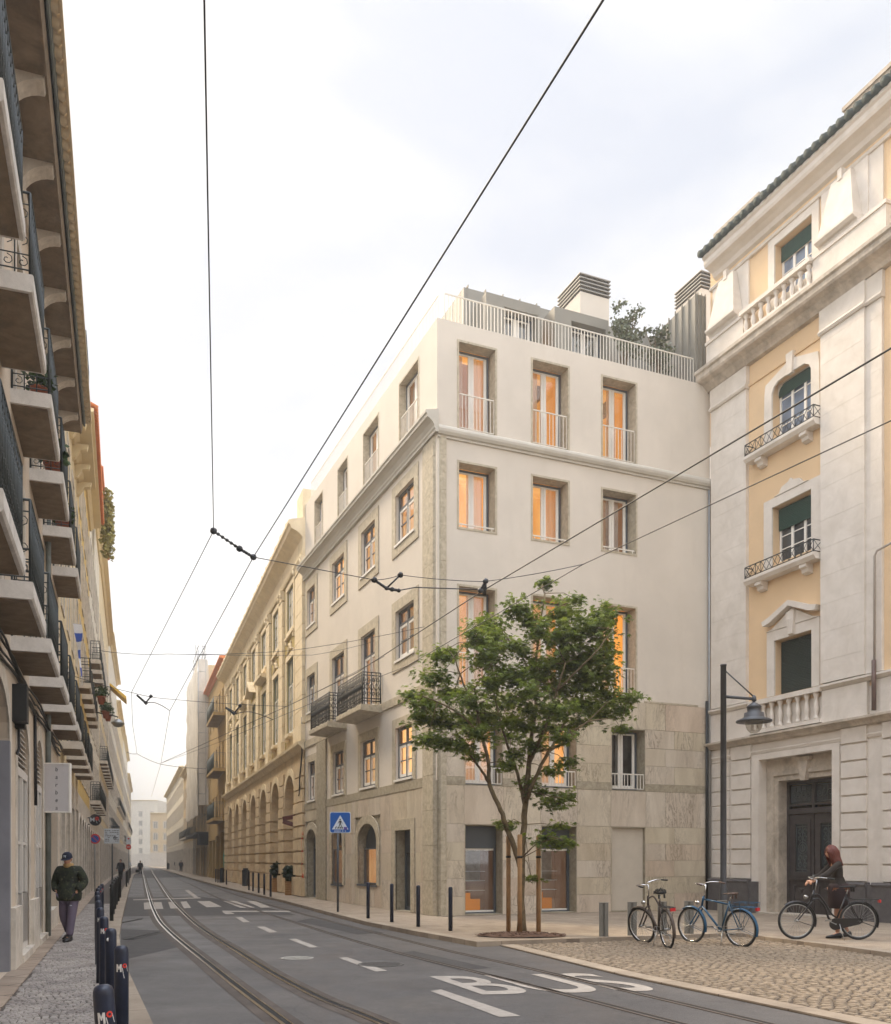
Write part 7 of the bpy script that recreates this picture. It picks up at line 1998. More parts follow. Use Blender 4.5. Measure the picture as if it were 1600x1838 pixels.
# ================================================================ bicycles
def ellipse_M(x, z): return T(x, 0, z) @ Matrix.Rotation(rad(90), 4, 'X')
def bicycle(root, col, step=False, case=False, steer=0.0, rack='rackm', chrome='chrome', saddle='black', child=False, basketless=True, mudcol=None, bars_up=1.06, grip='black', drop=0.0):
    """x forward, z up; rear axle at x=0, wheelbase 1.12"""
    R = .345; WB = 1.12; mud = mudcol or col
    def wheel(x, par, Mx=None):
        mb = MB(); mb.torus(R - .018, .020, ellipse_M(0, 0), 44, 7)
        wh = part("wheel", mb, M['black'], par, Mx if Mx is not None else T(x, 0, R))
        mb = MB(); mb.torus(R - .047, .011, ellipse_M(0, 0), 44, 5); part("rim", mb, M[chrome], wh, Matrix())
        mb = MB()
        for k in range(28):
            q = 2 * math.pi * k / 28; q2 = q + (.5 if k % 2 else -.5); y = .03 if k % 4 < 2 else -.03
            mb.tube([(.02 * math.cos(q2), y, .02 * math.sin(q2)), ((R - .05) * math.cos(q), 0, (R - .05) * math.sin(q))], .0022, 3, cap=False)
        mb.tube([(0, -.06, 0), (0, .06, 0)], .022, 10); part("spokes", mb, M['steel'], wh, Matrix())
    wheel(0, root)
    bb = Vector((.43, 0, .285)); seat_top = Vector((.215, 0, .83)); head_t = Vector((.80, 0, .90)); head_b = Vector((.855, 0, .70)); ax = Vector((0, 0, R)); fx = Vector((WB, 0, R))
    mb = MB(); t = .017
    mb.tube([bb, seat_top], t, 8); mb.tube([head_t, head_b], .021, 8)
    if step:
        for o, r_ in ((0, .021), (.075, .016)):
            a = head_b + Vector((-.01, 0, .03 + o * 1.1)); pts = spline([a, a + Vector((-.12, 0, .0 + .01)), a + Vector((-.24, 0, -.14)), bb + Vector((.10 - o * .6, 0, .10 + o * 1.2)), bb + Vector((-o * .35, 0, .01 + o * 1.5))], 5); mb.tube(pts, r_, 8)
    else:
        top = [head_t + (head_b - head_t) * .25, (head_t + seat_top) * .5 + Vector((0, 0, .03 if drop else 0)), seat_top + Vector((.01, 0, -.06 - drop))]
        mb.tube(spline(top, 4) if drop else [top[0], top[2]], t * .95, 8); mb.tube([head_b + Vector((-.01, 0, .02)), bb], t * 1.15, 8)
    for y in (-.055, .055):
        mb.tube([bb + Vector((0, y * .5, 0)), ax + Vector((0, y, 0))], .010, 6); mb.tube([seat_top + Vector((.01, y * .3, -.05)), ax + Vector((0, y, 0))], .009, 6)
    part("frame", mb, M[col], root, Matrix())
    # fork, front wheel and handlebar turn together
    axis = (head_t - head_b).normalized(); S_ = T(*head_b) @ Matrix.Rotation(steer, 4, axis) @ T(*(-head_b))
    mb = MB()
    for y in (-.05, .05): mb.tube(spline([head_b + Vector((0, y, 0)), head_b.lerp(fx, .6) + Vector((-.005, y, 0)), fx + Vector((-.02, y, .03)), fx + Vector((0, y, 0))], 4), [.013] * 10 + [.009] * 3, 6)
    mb.tube([head_b + Vector((0, -.05, 0)), head_b + Vector((0, .05, 0))], .014, 6)
    part("fork", mb, M[col], root, S_)
    wheel(WB, root, S_ @ T(WB, 0, R))
    def guard(x, a0, a1, par, Mx, r_=R + .022):
        mb = MB(); n = 16; vs = []
        for k in range(n + 1):
            q = rad(a0 + (a1 - a0) * k / n)
            for (y, dr) in ((-.030, -.014), (-.016, .004), (.016, .004), (.030, -.014)): vs.append(((r_ + dr) * math.cos(q), y, (r_ + dr) * math.sin(q)))
        mb.add(vs, [(k * 4 + j, k * 4 + j + 1, k * 4 + 5 + j, k * 4 + 4 + j) for k in range(n) for j in range(3)], 0, True)
        q = rad(a1); mb.tube([((r_) * math.cos(q), -.03, r_ * math.sin(q)), (0, -.055, 0)], .004, 4); mb.tube([((r_) * math.cos(q), .03, r_ * math.sin(q)), (0, .055, 0)], .004, 4)
        part("mudguard", mb, M[mud], par, Mx)
    guard(0, 60, 200, root, T(0, 0, R)); guard(WB, 52, 198 if True else 0, root, S_ @ T(WB, 0, R))
    # stem and swept-back bar
    mb = MB(); st = head_t + Vector((-.015, 0, .0)); tp_ = head_t + axis * (bars_up - head_t.z) * 1.02
    mb.tube([st, tp_], .012, 8); mb.tube([tp_, tp_ + Vector((.05, 0, .0))], .012, 8)
    hb = tp_ + Vector((.05, 0, 0)); L_ = [hb]
    for y in (-1, 1): mb.tube(spline([hb, hb + Vector((.05, y * .09, .03)), hb + Vector((.0, y * .24, .045)), hb + Vector((-.12, y * .29, .035)), hb + Vector((-.22, y * .31, .02))], 5), .011, 8)
    hbo = part("handlebar", mb, M[chrome], root, S_)
    mb = MB()
    for y in (-1, 1): mb.tube([hb + Vector((-.11, y * .288, .036)), hb + Vector((-.235, y * .312, .018))], .016, 8)
    part("grips", mb, M[grip], hbo, Matrix())
    # saddle and post
    mb = MB(); sp_ = Vector((.185, 0, .93)); mb.tube([seat_top, sp_], .013, 8); part("seat_post", mb, M[chrome], root, Matrix())
    mb = MB(); n = 8; vs = []
    for (x, wd, z) in ((-.11, .085, .035), (-.06, .10, .04), (.0, .075, .03), (.07, .035, .028), (.15, .022, .02), (.17, .010, .012)):
        for k in range(n): q = 2 * math.pi * k / n; vs.append((sp_.x + x, wd * math.cos(q), sp_.z + .02 + z * (.6 + .55 * math.sin(q))))
    mb.add(vs, [(i * n + k, i * n + (k + 1) % n, (i + 1) * n + (k + 1) % n, (i + 1) * n + k) for i in range(5) for k in range(n)] + [tuple(range(n))[::-1], tuple(range(5 * n, 6 * n))], 0, True)
    for y in (-.05, .05): mb.lathe([(.018, -.05), (.018, .02)], (sp_.x - .08, y, sp_.z), 8)
    part("saddle", mb, M[saddle], root, Matrix())
    # crank, chain case, pedals
    mb = MB(); 
    if case:
        mb.prism([(bb.x + .11 * math.cos(q), bb.z + .11 * math.sin(q)) for q in [rad(a) for a in range(-80, 100, 20)]] + [(0.0, R + .05), (-.05, R + .03), (-.06, R - .02), (0.0, R - .06)], 'y', .035, .06); part("chain_case", mb, M[col], root, Matrix())
    else:
        mb.torus(.085, .006, ellipse_M(bb.x, bb.z) @ T(0, 0, -.045), 24, 4); mb.tube([(bb.x, .045, bb.z + .085), (0, .045, R + .035)], .004, 4); mb.tube([(bb.x, .045, bb.z - .085), (0, .045, R - .035)], .004, 4); part("chain", mb, M['steel'], root, Matrix())
    mb = MB(); q = rad(25)
    for sgn, y in ((1, .075), (-1, -.075)):
        e = bb + Vector((math.cos(q) * .17 * sgn, y, math.sin(q) * .17 * sgn)); mb.tube([bb + Vector((0, y * .8, 0)), e], .009, 6); mb.box(e.x - .045, e.x + .045, e.y, e.y + .09 * (1 if y > 0 else -1), e.z - .012, e.z + .012)
    mb.tube([bb + Vector((0, -.07, 0)), bb + Vector((0, .07, 0))], .014, 8); part("crank", mb, M['steel'], root, Matrix())
    # carrier, tail lamp, head lamp, kick stand
    mb = MB(); zr = .74
    for y in (-.065, 0, .065): mb.tube([(-.34, y, zr), (.12, y, zr)], .006, 4)
    for x in (-.34, -.12, .1): mb.tube([(x, -.065, zr), (x, .065, zr)], .006, 4)
    for y in (-.065, .065):
        mb.tube([(-.02, y, R), (-.26, y, zr)], .005, 4); mb.tube([(-.01, y, R), (-.06, y, zr)], .005, 4); mb.tube([(.1, y * .4, zr), (.2, y * .3, .78)], .005, 4)
    if rack == 'hoop':
        mb.tube([(-.36, -.09, zr + .08), (.06, -.09, zr + .08), (.06, .09, zr + .08), (-.36, .09, zr + .08), (-.36, -.09, zr + .08)], .005, 4)
        for x in (-.36, -.2, -.05, .06):
            for y in (-.09, .09): mb.tube([(x, y * .72, zr), (x, y, zr + .08)], .005, 4)
    part("carrier", mb, M[col if rack == 'hoop' else 'iron'], root, Matrix())
    mb = MB(); mb.box(-.39, -.36, -.045, .045, zr - .06, zr - .005); part("tail_lamp", mb, M['red_lamp'], root, Matrix())
    mb = MB(); mb.lathe([(.012, -.05), (.035, -.02), (.04, .02), (.03, .03)], (0, 0, 0), 12, 0, S_ @ T(.955, 0, .78) @ Matrix.Rotation(rad(90), 4, 'Y')); part("head_lamp", mb, M[chrome], root, Matrix())
    mb = MB(); mb.tube([(.36, .05, .30), (.32, .17, .0)], .008, 5); part("kick_stand", mb, M['steel'], root, Matrix())
M['red_lamp'] = paint("red_reflector", hexs(186, 40, 44), .25, .05)
M['bike_brown'] = paint("brown_bike_enamel", hexs(74, 62, 54), .35, .1, 6, .3); M['bike_blue'] = paint("blue_bike_enamel", hexs(16, 74, 106), .3, .1, 6, .15); M['bike_black'] = paint("black_bike_enamel", hexs(26, 24, 26), .35, .1, 6, .1)
M['brown_leather'] = paint("brown_leather", hexs(86, 66, 54), .55, .2, 8)
g = G(1200, 1704); 
b1 = thing("bicycle", "brown city bicycle with chrome bars and a fluffy black saddle, leaning between the stand posts", "bicycle", g, rad(90 + 7)); b1.scale = (1.10,) * 3
b1.rotation_euler = (rad(-5), 0, rad(97))
bicycle(b1, 'bike_brown', steer=rad(26), drop=.05, bars_up=1.10, mudcol='bike_brown')
mb = MB(); rg = random.Random(4)
for _ in range(420):
    a, b_ = rg.random() * 6.283, rg.uniform(-.2, 1); c = Vector((.185 - .02 + .11 * math.cos(a) * math.sqrt(max(0, 1 - b_ * b_)), .10 * math.sin(a) * math.sqrt(max(0, 1 - b_ * b_)), .98 + .06 * b_)); d = Vector((rg.gauss(0, 1), rg.gauss(0, 1), rg.gauss(0, 1))).normalized() * .03
    mb.add([c, c + d, c + d * .5 + Vector((.012, .006, .004))], [(0, 1, 2)])
part("saddle_cover", mb, M['black'], b1, Matrix())
g = G(1331, 1701.5)
b2_ = thing("bicycle", "teal blue city bicycle with a brown saddle and wire carrier beside the stand posts", "bicycle", g, 0); b2_.scale = (1.08,) * 3
b2_.rotation_euler = (rad(-3), 0, rad(90 + 35)); bicycle(b2_, 'bike_blue', steer=rad(-3), rack='hoop', saddle='brown_leather', grip='brown_leather', bars_up=1.12)
g = G(1541.5, 1687, PZ)
b3_ = thing("bicycle", "black step-through bicycle pushed by the red-haired woman on the pavement", "bicycle", g, 0); b3_.scale = (1.10,) * 3
b3_.rotation_euler = (0, 0, rad(90 + 24.5 + 90 - 27)); bicycle(b3_, 'bike_black', step=True, case=True, steer=rad(4), chrome='steel', bars_up=1.10)
# ================================================================ people
M['skin'] = paint("skin", hexs(198, 150, 122), .55, .06, 6); M['hair_red'] = paint("auburn_hair", hexs(92, 34, 18), .45, .6, 60, 0, .5)
M['knit'] = paint("dark_olive_brown_knit", hexs(36, 28, 22), .85, .2, 14); M['skirt'] = paint("dark_burgundy_cloth", hexs(38, 18, 20), .8, .15, 10); M['tights'] = paint("sheer_tan_tights", hexs(148, 104, 78), .6, .08, 6); M['shoe'] = paint("black_leather_shoe", (.012, .012, .013), .4, .2)
M['purple_cloth'] = paint("grey_purple_cotton", hexs(98, 88, 104), .9, .1, 5); M['navy_cap'] = paint("navy_cap_cloth", hexs(28, 34, 52), .85, .1, 10); M['tan_fleece'] = paint("tan_fleece", hexs(170, 138, 92), .95, .2, 14)
M['dark_cloth'] = paint("dark_coat_cloth", hexs(34, 32, 36), .9, .2, 8); M['navy_cloth'] = paint("navy_coat_cloth", hexs(30, 36, 56), .9, .2, 8); M['black_cloth'] = paint("black_trouser_cloth", hexs(24, 24, 28), .9, .15, 8)
def camo():
    m = bpy.data.materials.new("dark_green_camouflage"); t, n, l, b = nodes(m)
    c = ramp(t, nzt(t, 9, 3, .5, dist=1.5), .42, .50, hexs(24, 28, 22), hexs(46, 52, 34)); c = mixc(t, ramp(t, nzt(t, 13, 3, .5, dist=1.2), .56, .60), c, hexs(22, 24, 20)); c = mixc(t, ramp(t, nzt(t, 17, 2, .5, dist=1.2), .63, .66), c, hexs(92, 90, 66))
    l.new(c, b.inputs["Base Color"]); b.inputs["Roughness"].default_value = .85; bump(t, b, nzt(t, 25, 4, .6), .5, .02); return m
M['camo'] = camo()
def skin_mesh(name, joints, edges, sub=2, mats=None, root=0):
    """one continuous surface grown over a skeleton: joints are (x, y, z, radius) or (x, y, z, rx, ry)"""
    me = bpy.data.meshes.new(name); me.from_pydata([j[:3] for j in joints], edges, [])
    o = bpy.data.objects.new(name, me); COL.objects.link(o)
    md = o.modifiers.new("skin", 'SKIN'); md.use_smooth_shade = True
    md.branch_smoothing = .4
    if not me.skin_vertices: 
        bm = bmesh.new(); bm.from_mesh(me); bm.verts.layers.skin.verify(); bm.to_mesh(me); bm.free()
    sv = me.skin_vertices[0].data
    for i, j in enumerate(joints):
        sv[i].radius = (j[3], j[4] if len(j) > 4 else j[3]); sv[i].use_root = (i == root)
    ss = o.modifiers.new("sub", 'SUBSURF'); ss.levels = sub; ss.render_levels = sub
    dg = bpy.context.evaluated_depsgraph_get(); dg.update()
    out = bpy.data.meshes.new_from_object(o.evaluated_get(dg)); out.name = name
    bpy.data.objects.remove(o)
    out.materials.clear()
    for m in mats or []: out.materials.append(m)
    for p in out.polygons: p.use_smooth = True
    return out
def head_into(me, c, s, face=True, yaw=0.0, tilt=0.0, neck_mat=0):
    """joins a shaped head (skull, jaw, nose, ears, eyes, mouth) to a body mesh"""
    bm = bmesh.new(); bm.from_mesh(me)
    hb = bmesh.new(); bmesh.ops.create_uvsphere(hb, u_segments=24, v_segments=18, radius=1.0)
    for v in hb.verts:
        x, y, z = v.co
        fx, fy = .073, .092
        if z < 0: k = 1 + z * .30; fx *= k; fy *= (1 + z * .12)
        v.co = (x * fx, y * fy - (.012 if z < -.2 else 0), z * .115)
        if y < -.6:
            if abs(x) < .22 and -.25 < z < .12: v.co.y -= .018 * (1 - abs(x) / .22)      # nose
            if .05 < z < .3 and .15 < abs(x) < .6: v.co.y += .008                         # eye sockets
            if abs(x) < .35 and -.55 < z < -.4: v.co.y -= .004
    for sx in (-1, 1):
        r_ = bmesh.ops.create_uvsphere(hb, u_segments=8, v_segments=6, radius=1.0)
        for v in r_['verts']: v.co = (v.co.x * .012 + sx * .075, v.co.y * .022 + .008, v.co.z * .032 - .004)
    R_ = Matrix.Translation(c) @ Matrix.Rotation(yaw, 4, 'Z') @ Matrix.Rotation(tilt, 4, 'X') @ Matrix.Scale(s, 4)
    bmesh.ops.transform(hb, matrix=R_, verts=hb.verts)
    tmp = bpy.data.meshes.new("h"); hb.to_mesh(tmp); hb.free(); bm.from_mesh(tmp); bm.to_mesh(me); bm.free()
    for p in me.polygons: p.use_smooth = True
    return R_
def face_bits(par, R_):
    mb = MB()
    for sx in (-1, 1): mb.lathe([(.001, -.009), (.010, -.004), (.010, .004), (.001, .009)], (sx * .030, -.083, .012), 8)
    part("eyes", mb, M['black'], par, R_); mb = MB(); mb.tube([(-.024, -.090, -.052), (0, -.098, -.054), (.024, -.090, -.052)], .006, 6); part("mouth", mb, M['lips'], par, R_)
M['lips'] = paint("lips", hexs(160, 96, 86), .5, .05)
def hand_mb(mb, wrist, fwd, up, s=1.0, curl=.5, left=True):
    """palm, four unequal bent fingers and a thumb from the side of the palm"""
    f = Vector(fwd).normalized(); u = Vector(up).normalized(); sd_3 = f.cross(u).normalized() * (1 if left else -1)
    w_ = Vector(wrist)
    mb.tube([w_, w_ + f * .03 * s, w_ + f * .085 * s], [.024 * s, .032 * s, .034 * s], 8)
    for k, L_ in enumerate((.072, .080, .074, .058)):
        b = w_ + f * .080 * s + sd_3 * (.030 - .020 * k) * s; pts = [b]; d = f.copy()
        for q in range(3):
            d = (d * math.cos(curl) - u * math.sin(curl)).normalized(); pts.append(pts[-1] + d * L_ * s * (.44, .32, .24)[q])
        mb.tube(pts, [.0095 * s, .009 * s, .008 * s, .0065 * s], 6)
    b = w_ + f * .03 * s + sd_3 * .028 * s; mb.tube([b, b + (f * .6 + sd_3 * .7) * .035 * s, b + (f * .9 + sd_3 * .5 - u * .4) * .062 * s], [.012 * s, .0105 * s, .008 * s], 6)
def shoe(mb, heel, toe, wd=.045, h=.07, sole=.018):
    a, b = Vector(heel), Vector(toe); d = (b - a); L_ = d.length; d.normalize(); sd_4 = Vector((-d.y, d.x, 0)).normalized()
    vs = []; n = 8
    for (t, wk, hk) in ((-.03, .5, .8), (0, .85, 1.1), (.25, .9, 1.25), (.5, .95, .85), (.75, 1.1, .62), (.95, .85, .5), (1.02, .4, .35)):
        for k in range(n):
            q = 2 * math.pi * k / n; p = a + d * L_ * t + sd_4 * wd * wk * math.cos(q); z = sole * 0 + h * hk * (.5 + .5 * math.sin(q)); vs.append((p.x, p.y, p.z + z))
    mb.add(vs, [(i * n + k, i * n + (k + 1) % n, (i + 1) * n + (k + 1) % n, (i + 1) * n + k) for i in range(6) for k in range(n)] + [tuple(range(n))[::-1], tuple(range(6 * n, 7 * n))], 0, True)
def person(label, loc, rz, s, J, clothes, headyaw=0.0, tilt=0.0, face=True, group=None, hem=None):
    """J: joints of the body at 1.75 m, facing -y"""
    t_ = thing("person", label, "person", loc, rz, group); t_.scale = (s, s, s)
    names = [n for n in J if n != 'hem']; idx = {n: i for i, n in enumerate(names)}
    E_ = [('pelvis', 'hem'), ('pelvis', 'waist'), ('waist', 'chest'), ('chest', 'neck'), ('neck', 'skull')]
    for sd in 'LR': E_ += [('chest', 'shoulder' + sd), ('shoulder' + sd, 'elbow' + sd), ('elbow' + sd, 'wrist' + sd), ('pelvis', 'hip' + sd), ('hip' + sd, 'knee' + sd), ('knee' + sd, 'ankle' + sd), ('ankle' + sd, 'toe' + sd)]
    me = skin_mesh("body", [J[n] for n in names], [(idx[a], idx[b]) for a, b in E_ if b != 'hem'], 2, [M['skin']], idx['pelvis'])
    R_ = head_into(me, Vector(J['skull'][:3]) + Vector((0, -.012, .05)), 1.0, face, headyaw, tilt)
    body = obj("body", me, t_, Matrix())
    if face: face_bits(t_, R_)
    for (nm, keys, mat, grow) in clothes:
        jj, ee = [], []
        for n in keys:
            j = J[n]; g_ = grow.get(n, grow.get('*', .012)); jj.append((*j[:3], j[3] + g_, (j[4] if len(j) > 4 else j[3]) + g_))
        ee = [(keys.index(a), keys.index(b)) for a, b in E_ if a in keys and b in keys]
        obj(nm, skin_mesh(nm, jj, ee, 2, [M[mat]], keys.index('pelvis') if 'pelvis' in keys else 0), t_, Matrix())
    if hem:
        mat, rings = hem; mb = MB(); n = 22; vs = []
        for (z, rx, ry, dy) in rings: vs += [(rx * math.cos(2 * math.pi * k / n), dy + ry * math.sin(2 * math.pi * k / n), z + .006 * math.sin(k * 2.1)) for k in range(n)]
        mb.add(vs, [(i * n + k, i * n + (k + 1) % n, (i + 1) * n + (k + 1) % n, (i + 1) * n + k) for i in range(len(rings) - 1) for k in range(n)], 0, True)
        part("garment_hem", mb, M[mat], t_, Matrix())
    return t_, R_
def lerpj(a, b, t, r): return (*[a[i] + (b[i] - a[i]) * t for i in range(3)], r)
# man with the cap: walking towards us, hands in jacket pockets
Jm = dict(hem=(0, 0, .84, .105, .085), pelvis=(0, 0, .93, .15, .115), waist=(0, 0, 1.08, .15, .115), chest=(0, .0, 1.32, .165, .12), neck=(0, -.02, 1.49, .058), skull=(0, -.05, 1.57, .06),
          shoulderL=(.20, .01, 1.42, .075), elbowL=(.30, .06, 1.16, .052), wristL=(.21, -.12, .99, .036), shoulderR=(-.20, .01, 1.42, .075), elbowR=(-.30, .06, 1.16, .052), wristR=(-.21, -.12, .99, .036),
          hipL=(.095, 0, .86, .098), kneeL=(.10, -.10, .48, .062), ankleL=(.085, -.16, .09, .042), toeL=(.095, -.31, .04, .032),
          hipR=(-.095, 0, .86, .098), kneeR=(-.10, -.03, .48, .062), ankleR=(-.09, .20, .13, .042), toeR=(-.10, .07, .045, .032))
g = G(124, 1689, PZ)
pm, R_ = person("man in a navy cap, dark camouflage jacket and purple-grey trousers walking along the left pavement", g, rad(-4), 1.0, Jm,
       [("trousers", ['pelvis', 'hipL', 'hipR', 'kneeL', 'kneeR', 'ankleL', 'ankleR'], 'purple_cloth', {'*': .024, 'ankleL': .030, 'ankleR': .030, 'pelvis': .02}),
        ("jacket", ['pelvis', 'waist', 'chest', 'neck', 'shoulderL', 'shoulderR', 'elbowL', 'elbowR', 'wristL', 'wristR'], 'camo', {'*': .045, 'shoulderL': .035, 'shoulderR': .035, 'pelvis': .03, 'waist': .06, 'neck': .03})], tilt=rad(14), hem=('camo', [(1.16, .19, .15, 0), (1.05, .225, .18, 0), (.94, .248, .20, 0), (.84, .245, .20, -.005), (.80, .225, .175, -.01), (.795, .20, .15, -.01)]))
mb = MB(); mb.lathe([(.001, .145), (.05, .138), (.088, .10), (.098, .04), (.099, .025)], (0, .0, 0), 20)
vs = []; n = 10
for k in range(n + 1):
    q = rad(200 + 140 * k / n); vs += [(.097 * math.cos(q), .097 * math.sin(q), .034), (.105 * math.cos(q), .165 * math.sin(q) - .01, .012)]
mb.add(vs, [(2 * k, 2 * k + 2, 2 * k + 3, 2 * k + 1) for k in range(n)], 0, True); cap_ = part("cap", mb, M['navy_cap'], pm, R_)
mb = MB(); lay_text(mb, "N", (-.026, -.0985, .058), (.018, -.0985, .058), (-.026, -.089, .104), .02); lay_text(mb, "Y", (-.014, -.1, .052), (.030, -.1, .052), (-.014, -.0895, .100), .02); part("cap_emblem", mb, M['sign_white'], cap_, Matrix())
mb = MB(); mb.lathe([(.075, 1.44), (.095, 1.47), (.10, 1.52), (.082, 1.54), (.07, 1.50)], (0, -.02, 0), 18); part("fleece_collar", mb, M['tan_fleece'], pm, Matrix())
mb = MB(); shoe(mb, (.088, -.12, .0), (.10, -.39, .0), .06, .11); shoe(mb, (-.092, .26, .05), (-.105, .0, .01), .06, .11); part("shoes", mb, M['shoe'], pm, Matrix())
mb = MB(); mb.box(.085, .125, -.155, -.145, .70, .715); part("trouser_print", mb, M['sign_white'], pm, T(.0, .015, 0))
for sx in (-1, 1):
    mb = MB(); hand_mb(mb, (.205 * sx, -.10, .985), (-.5 * sx, .25, -.8), (0, -1, .2), .95, .35, sx > 0); part("hand", mb, M['skin'], pm, Matrix())
# woman with the bicycle, seen from her left side: faces along the bicycle
g0 = Vector(G(1541.5, 1687, PZ)); hd = b3_.rotation_euler.z; fw = Vector((math.cos(hd), math.sin(hd), 0)); sdv = Vector((-fw.y, fw.x, 0))
away = sdv if (sdv.y > 0) else -sdv
wl_ = g0 + fw * .27 + away * .40
Jw = dict(hem=(0, .03, .84, .145, .125), pelvis=(0, .03, .93, .145, .125), waist=(0, .0, 1.10, .115, .095), chest=(0, -.02, 1.30, .135, .105), neck=(0, -.05, 1.47, .046), skull=(0, -.10, 1.55, .055),
          shoulderL=(.16, -.02, 1.40, .055), elbowL=(.24, -.26, 1.21, .040), wristL=(.30, -.50, 1.09, .027), shoulderR=(-.16, -.02, 1.40, .055), elbowR=(-.18, -.24, 1.18, .040), wristR=(-.10, -.44, 1.06, .027),
          hipL=(.085, .02, .86, .098), kneeL=(.08, -.03, .48, .058), ankleL=(.075, -.02, .09, .036), toeL=(.075, -.14, .035, .022),
          hipR=(-.085, .02, .86, .098), kneeR=(-.08, .06, .48, .058), ankleR=(-.075, .22, .10, .036), toeR=(-.075, .12, .04, .022))
face_rz = math.atan2(fw.y, fw.x) + math.pi / 2
pw, Rw = person("red-haired woman in a dark knit top and short dark skirt pushing the black bicycle", wl_, face_rz, 1.10, Jw,
       [("tights", ['pelvis', 'hipL', 'hipR', 'kneeL', 'kneeR', 'ankleL', 'ankleR'], 'tights', {'*': .004, 'pelvis': .0}),
        ("sweater", ['pelvis', 'waist', 'chest', 'neck', 'shoulderL', 'shoulderR', 'elbowL', 'elbowR', 'wristL', 'wristR'], 'knit', {'*': .014, 'pelvis': .0, 'neck': .012})], tilt=rad(12), hem=('knit', [(1.14, .128, .108, .0), (1.02, .165, .14, .015), (.92, .188, .165, .025), (.87, .192, .17, .03), (.865, .18, .16, .03)]))
mb = MB(); mb.lathe([(.165, 1.02), (.185, .95), (.196, .86), (.190, .70), (.178, .56), (.165, .555)], (0, .03, 0), 22); part("skirt", mb, M['skirt'], pw, Matrix())
rg = random.Random(6); mb = MB()
for k in range(340):
    q = rad(rg.uniform(-50, 230)); el = rg.uniform(.1, 1.45); r_ = .100 + rg.uniform(-.006, .020)
    p0 = Vector((r_ * .86 * math.cos(q) * math.cos(el), r_ * math.sin(q) * math.cos(el) + .004, .012 + .125 * math.sin(el))); p1 = Vector((r_ * 1.03 * math.cos(q), r_ * 1.08 * math.sin(q) + .008, .0)); p2 = Vector((.115 * math.cos(q), .115 * math.sin(q) + .02, -.12)); p3 = Vector(((.10 + rg.uniform(0, .05)) * math.cos(q), .10 * math.sin(q) + .05, -.20 - rg.random() * .09))
    mb.tube(spline([p0, p1, p2, p3], 3), [.012] * 9 + [.006], 4)
mb.lathe([(.001, .128), (.05, .12), (.085, .085), (.096, .03), (.094, -.01)], (0, .008, 0), 18); part("hair", mb, M['hair_red'], pw, Rw)
mb = MB(); shoe(mb, (.075, .04, .0), (.075, -.23, .0), .05, .095); shoe(mb, (-.075, .28, .02), (-.075, .03, .0), .05, .095); part("shoes", mb, M['shoe'], pw, Matrix())
mb = MB(); hand_mb(mb, (.30, -.50, 1.088), (.15, -1, -.2), (0, -.2, 1), 1.0, .75, False); part("hand", mb, M['skin'], pw, Matrix())
mb = MB(); hand_mb(mb, (-.10, -.44, 1.058), (.1, -1, -.2), (0, -.2, 1), 1.0, .75, True); part("hand", mb, M['skin'], pw, Matrix())
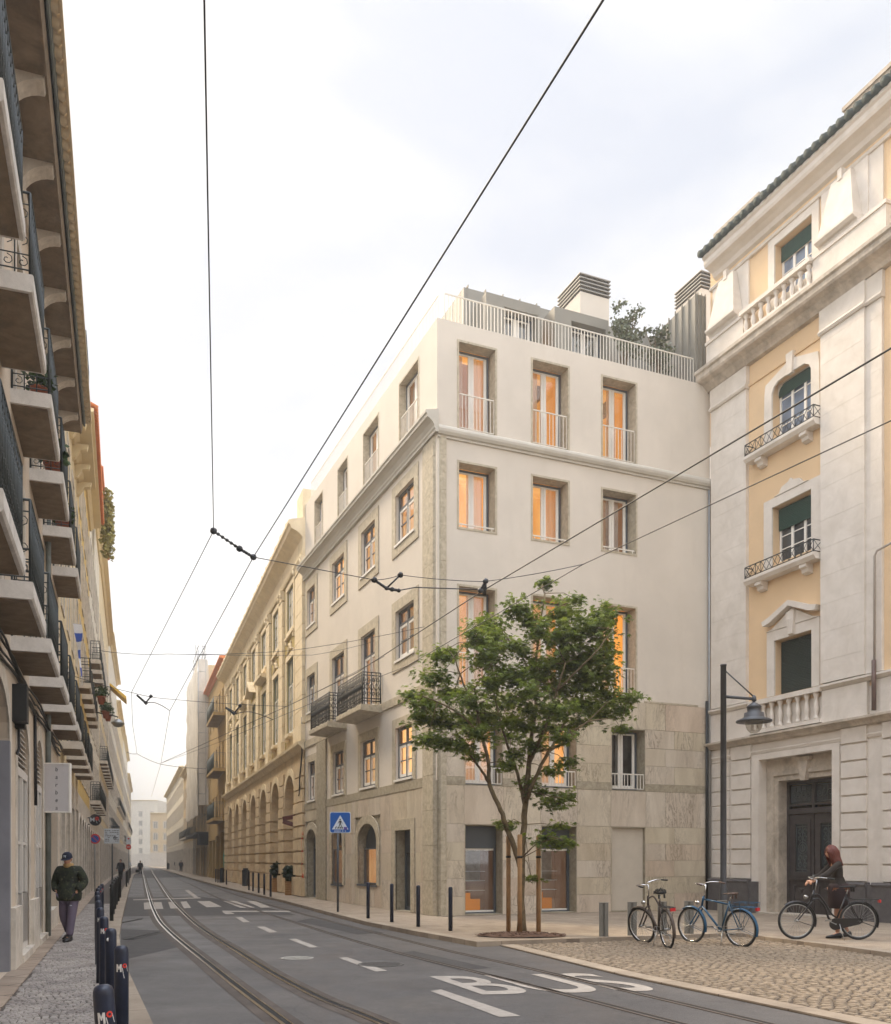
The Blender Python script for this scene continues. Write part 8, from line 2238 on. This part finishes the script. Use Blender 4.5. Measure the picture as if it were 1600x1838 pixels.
# distant walkers
def walker(label, px, py, h, rz, coat, legs, z=PZ, bag=False, stride=1):
    J = {k: v for k, v in Jm.items()}
    J.update(elbowL=(.25, .05, 1.15, .05), wristL=(.27, -.04, .92, .036), elbowR=(-.25, -.03, 1.15, .05), wristR=(-.27, -.14, .93, .036))
    if stride < 0: J['kneeL'], J['ankleL'], J['toeL'], J['kneeR'], J['ankleR'], J['toeR'] = [(-Jm[k][0],) + Jm[k][1:] for k in ('kneeR', 'ankleR', 'toeR', 'kneeL', 'ankleL', 'toeL')]
    p_, R2 = person(label, G(px, py, z), rz, h / 1.75, J, [("trousers", ['pelvis', 'hipL', 'hipR', 'kneeL', 'kneeR', 'ankleL', 'ankleR'], legs, {'*': .02, 'pelvis': 0}), ("coat", ['pelvis', 'waist', 'chest', 'neck', 'shoulderL', 'shoulderR', 'elbowL', 'elbowR', 'wristL', 'wristR'], coat, {'*': .03, 'pelvis': .03})], face=False, hem=(coat, [(1.14, .18, .14, 0), (1.0, .205, .165, 0), (.85, .21, .17, 0), (.76, .20, .165, 0), (.755, .17, .14, 0)]))
    mb = MB(); mb.lathe([(.001, .128), (.05, .12), (.085, .085), (.090, .02), (.07, -.06)], (0, .015, 0), 12); part("hair", mb, M['black'], p_, R2)
    mb = MB(); shoe(mb, J['ankleL'][:2] + (.0,), J['toeL'][:2] + (0,)); shoe(mb, J['ankleR'][:2] + (.03,), J['toeR'][:2] + (0,)); part("shoes", mb, M['shoe'], p_, Matrix())
    for sx, wj in ((1, 'wristL'), (-1, 'wristR')):
        mb = MB(); hand_mb(mb, J[wj][:3], (0, -.2, -1), (0, -1, 0), 1, .3, sx > 0); part("hand", mb, M['skin'], p_, Matrix())
    if bag: 
        b = thing("handbag", "dark bag carried low by the walker in the middle of the street", "bag", Vector(p_.location) + Vector((-.36, -.05, .35)))
        mb = MB(); mb.prism(rr(.34, .30, .05), 'y', -.06, .06); part("pouch", mb, M['black'], b, T(0, 0, .15)); mb = MB(); mb.tube([(-.1, 0, .3), (-.06, 0, .56), (.06, 0, .58), (.1, 0, .3)], .012, 5); part("strap", mb, M['black'], b, Matrix())
walker("walker in a dark jacket on the left pavement behind the bollards", 217, 1582, 1.74, 0, 'dark_cloth', 'black_cloth')
walker("walker in a dark coat and hat carrying a bag in the middle of the street", 252, 1571.5, 1.74, rad(5), 'dark_cloth', 'black_cloth', 0, True, -1)
walker("left one of two distant walkers on the right pavement, in a dark coat", 316, 1562.5, 1.74, rad(180), 'dark_cloth', 'black_cloth')
walker("right one of two distant walkers on the right pavement, in a blue jacket", 325, 1566, 1.72, rad(180), 'navy_cloth', 'navy_cloth', PZ, False, -1)
# ================================================================ hazy morning air along the street
m = bpy.data.materials.new("thin_haze"); m.use_nodes = True; t = m.node_tree; t.nodes.clear()
out = t.nodes.new("ShaderNodeOutputMaterial"); pv = t.nodes.new("ShaderNodeVolumePrincipled")
pv.inputs["Color"].default_value = (1.0, 0.97, 0.92, 1); pv.inputs["Density"].default_value = 0.0022; pv.inputs["Anisotropy"].default_value = 0.6
t.links.new(pv.outputs[0], out.inputs["Volume"])
mb = MB(); mb.box(-260, 120, -60, 560, -1.0, 42)
obj("haze", mb.mesh("haze", m), kind='stuff')
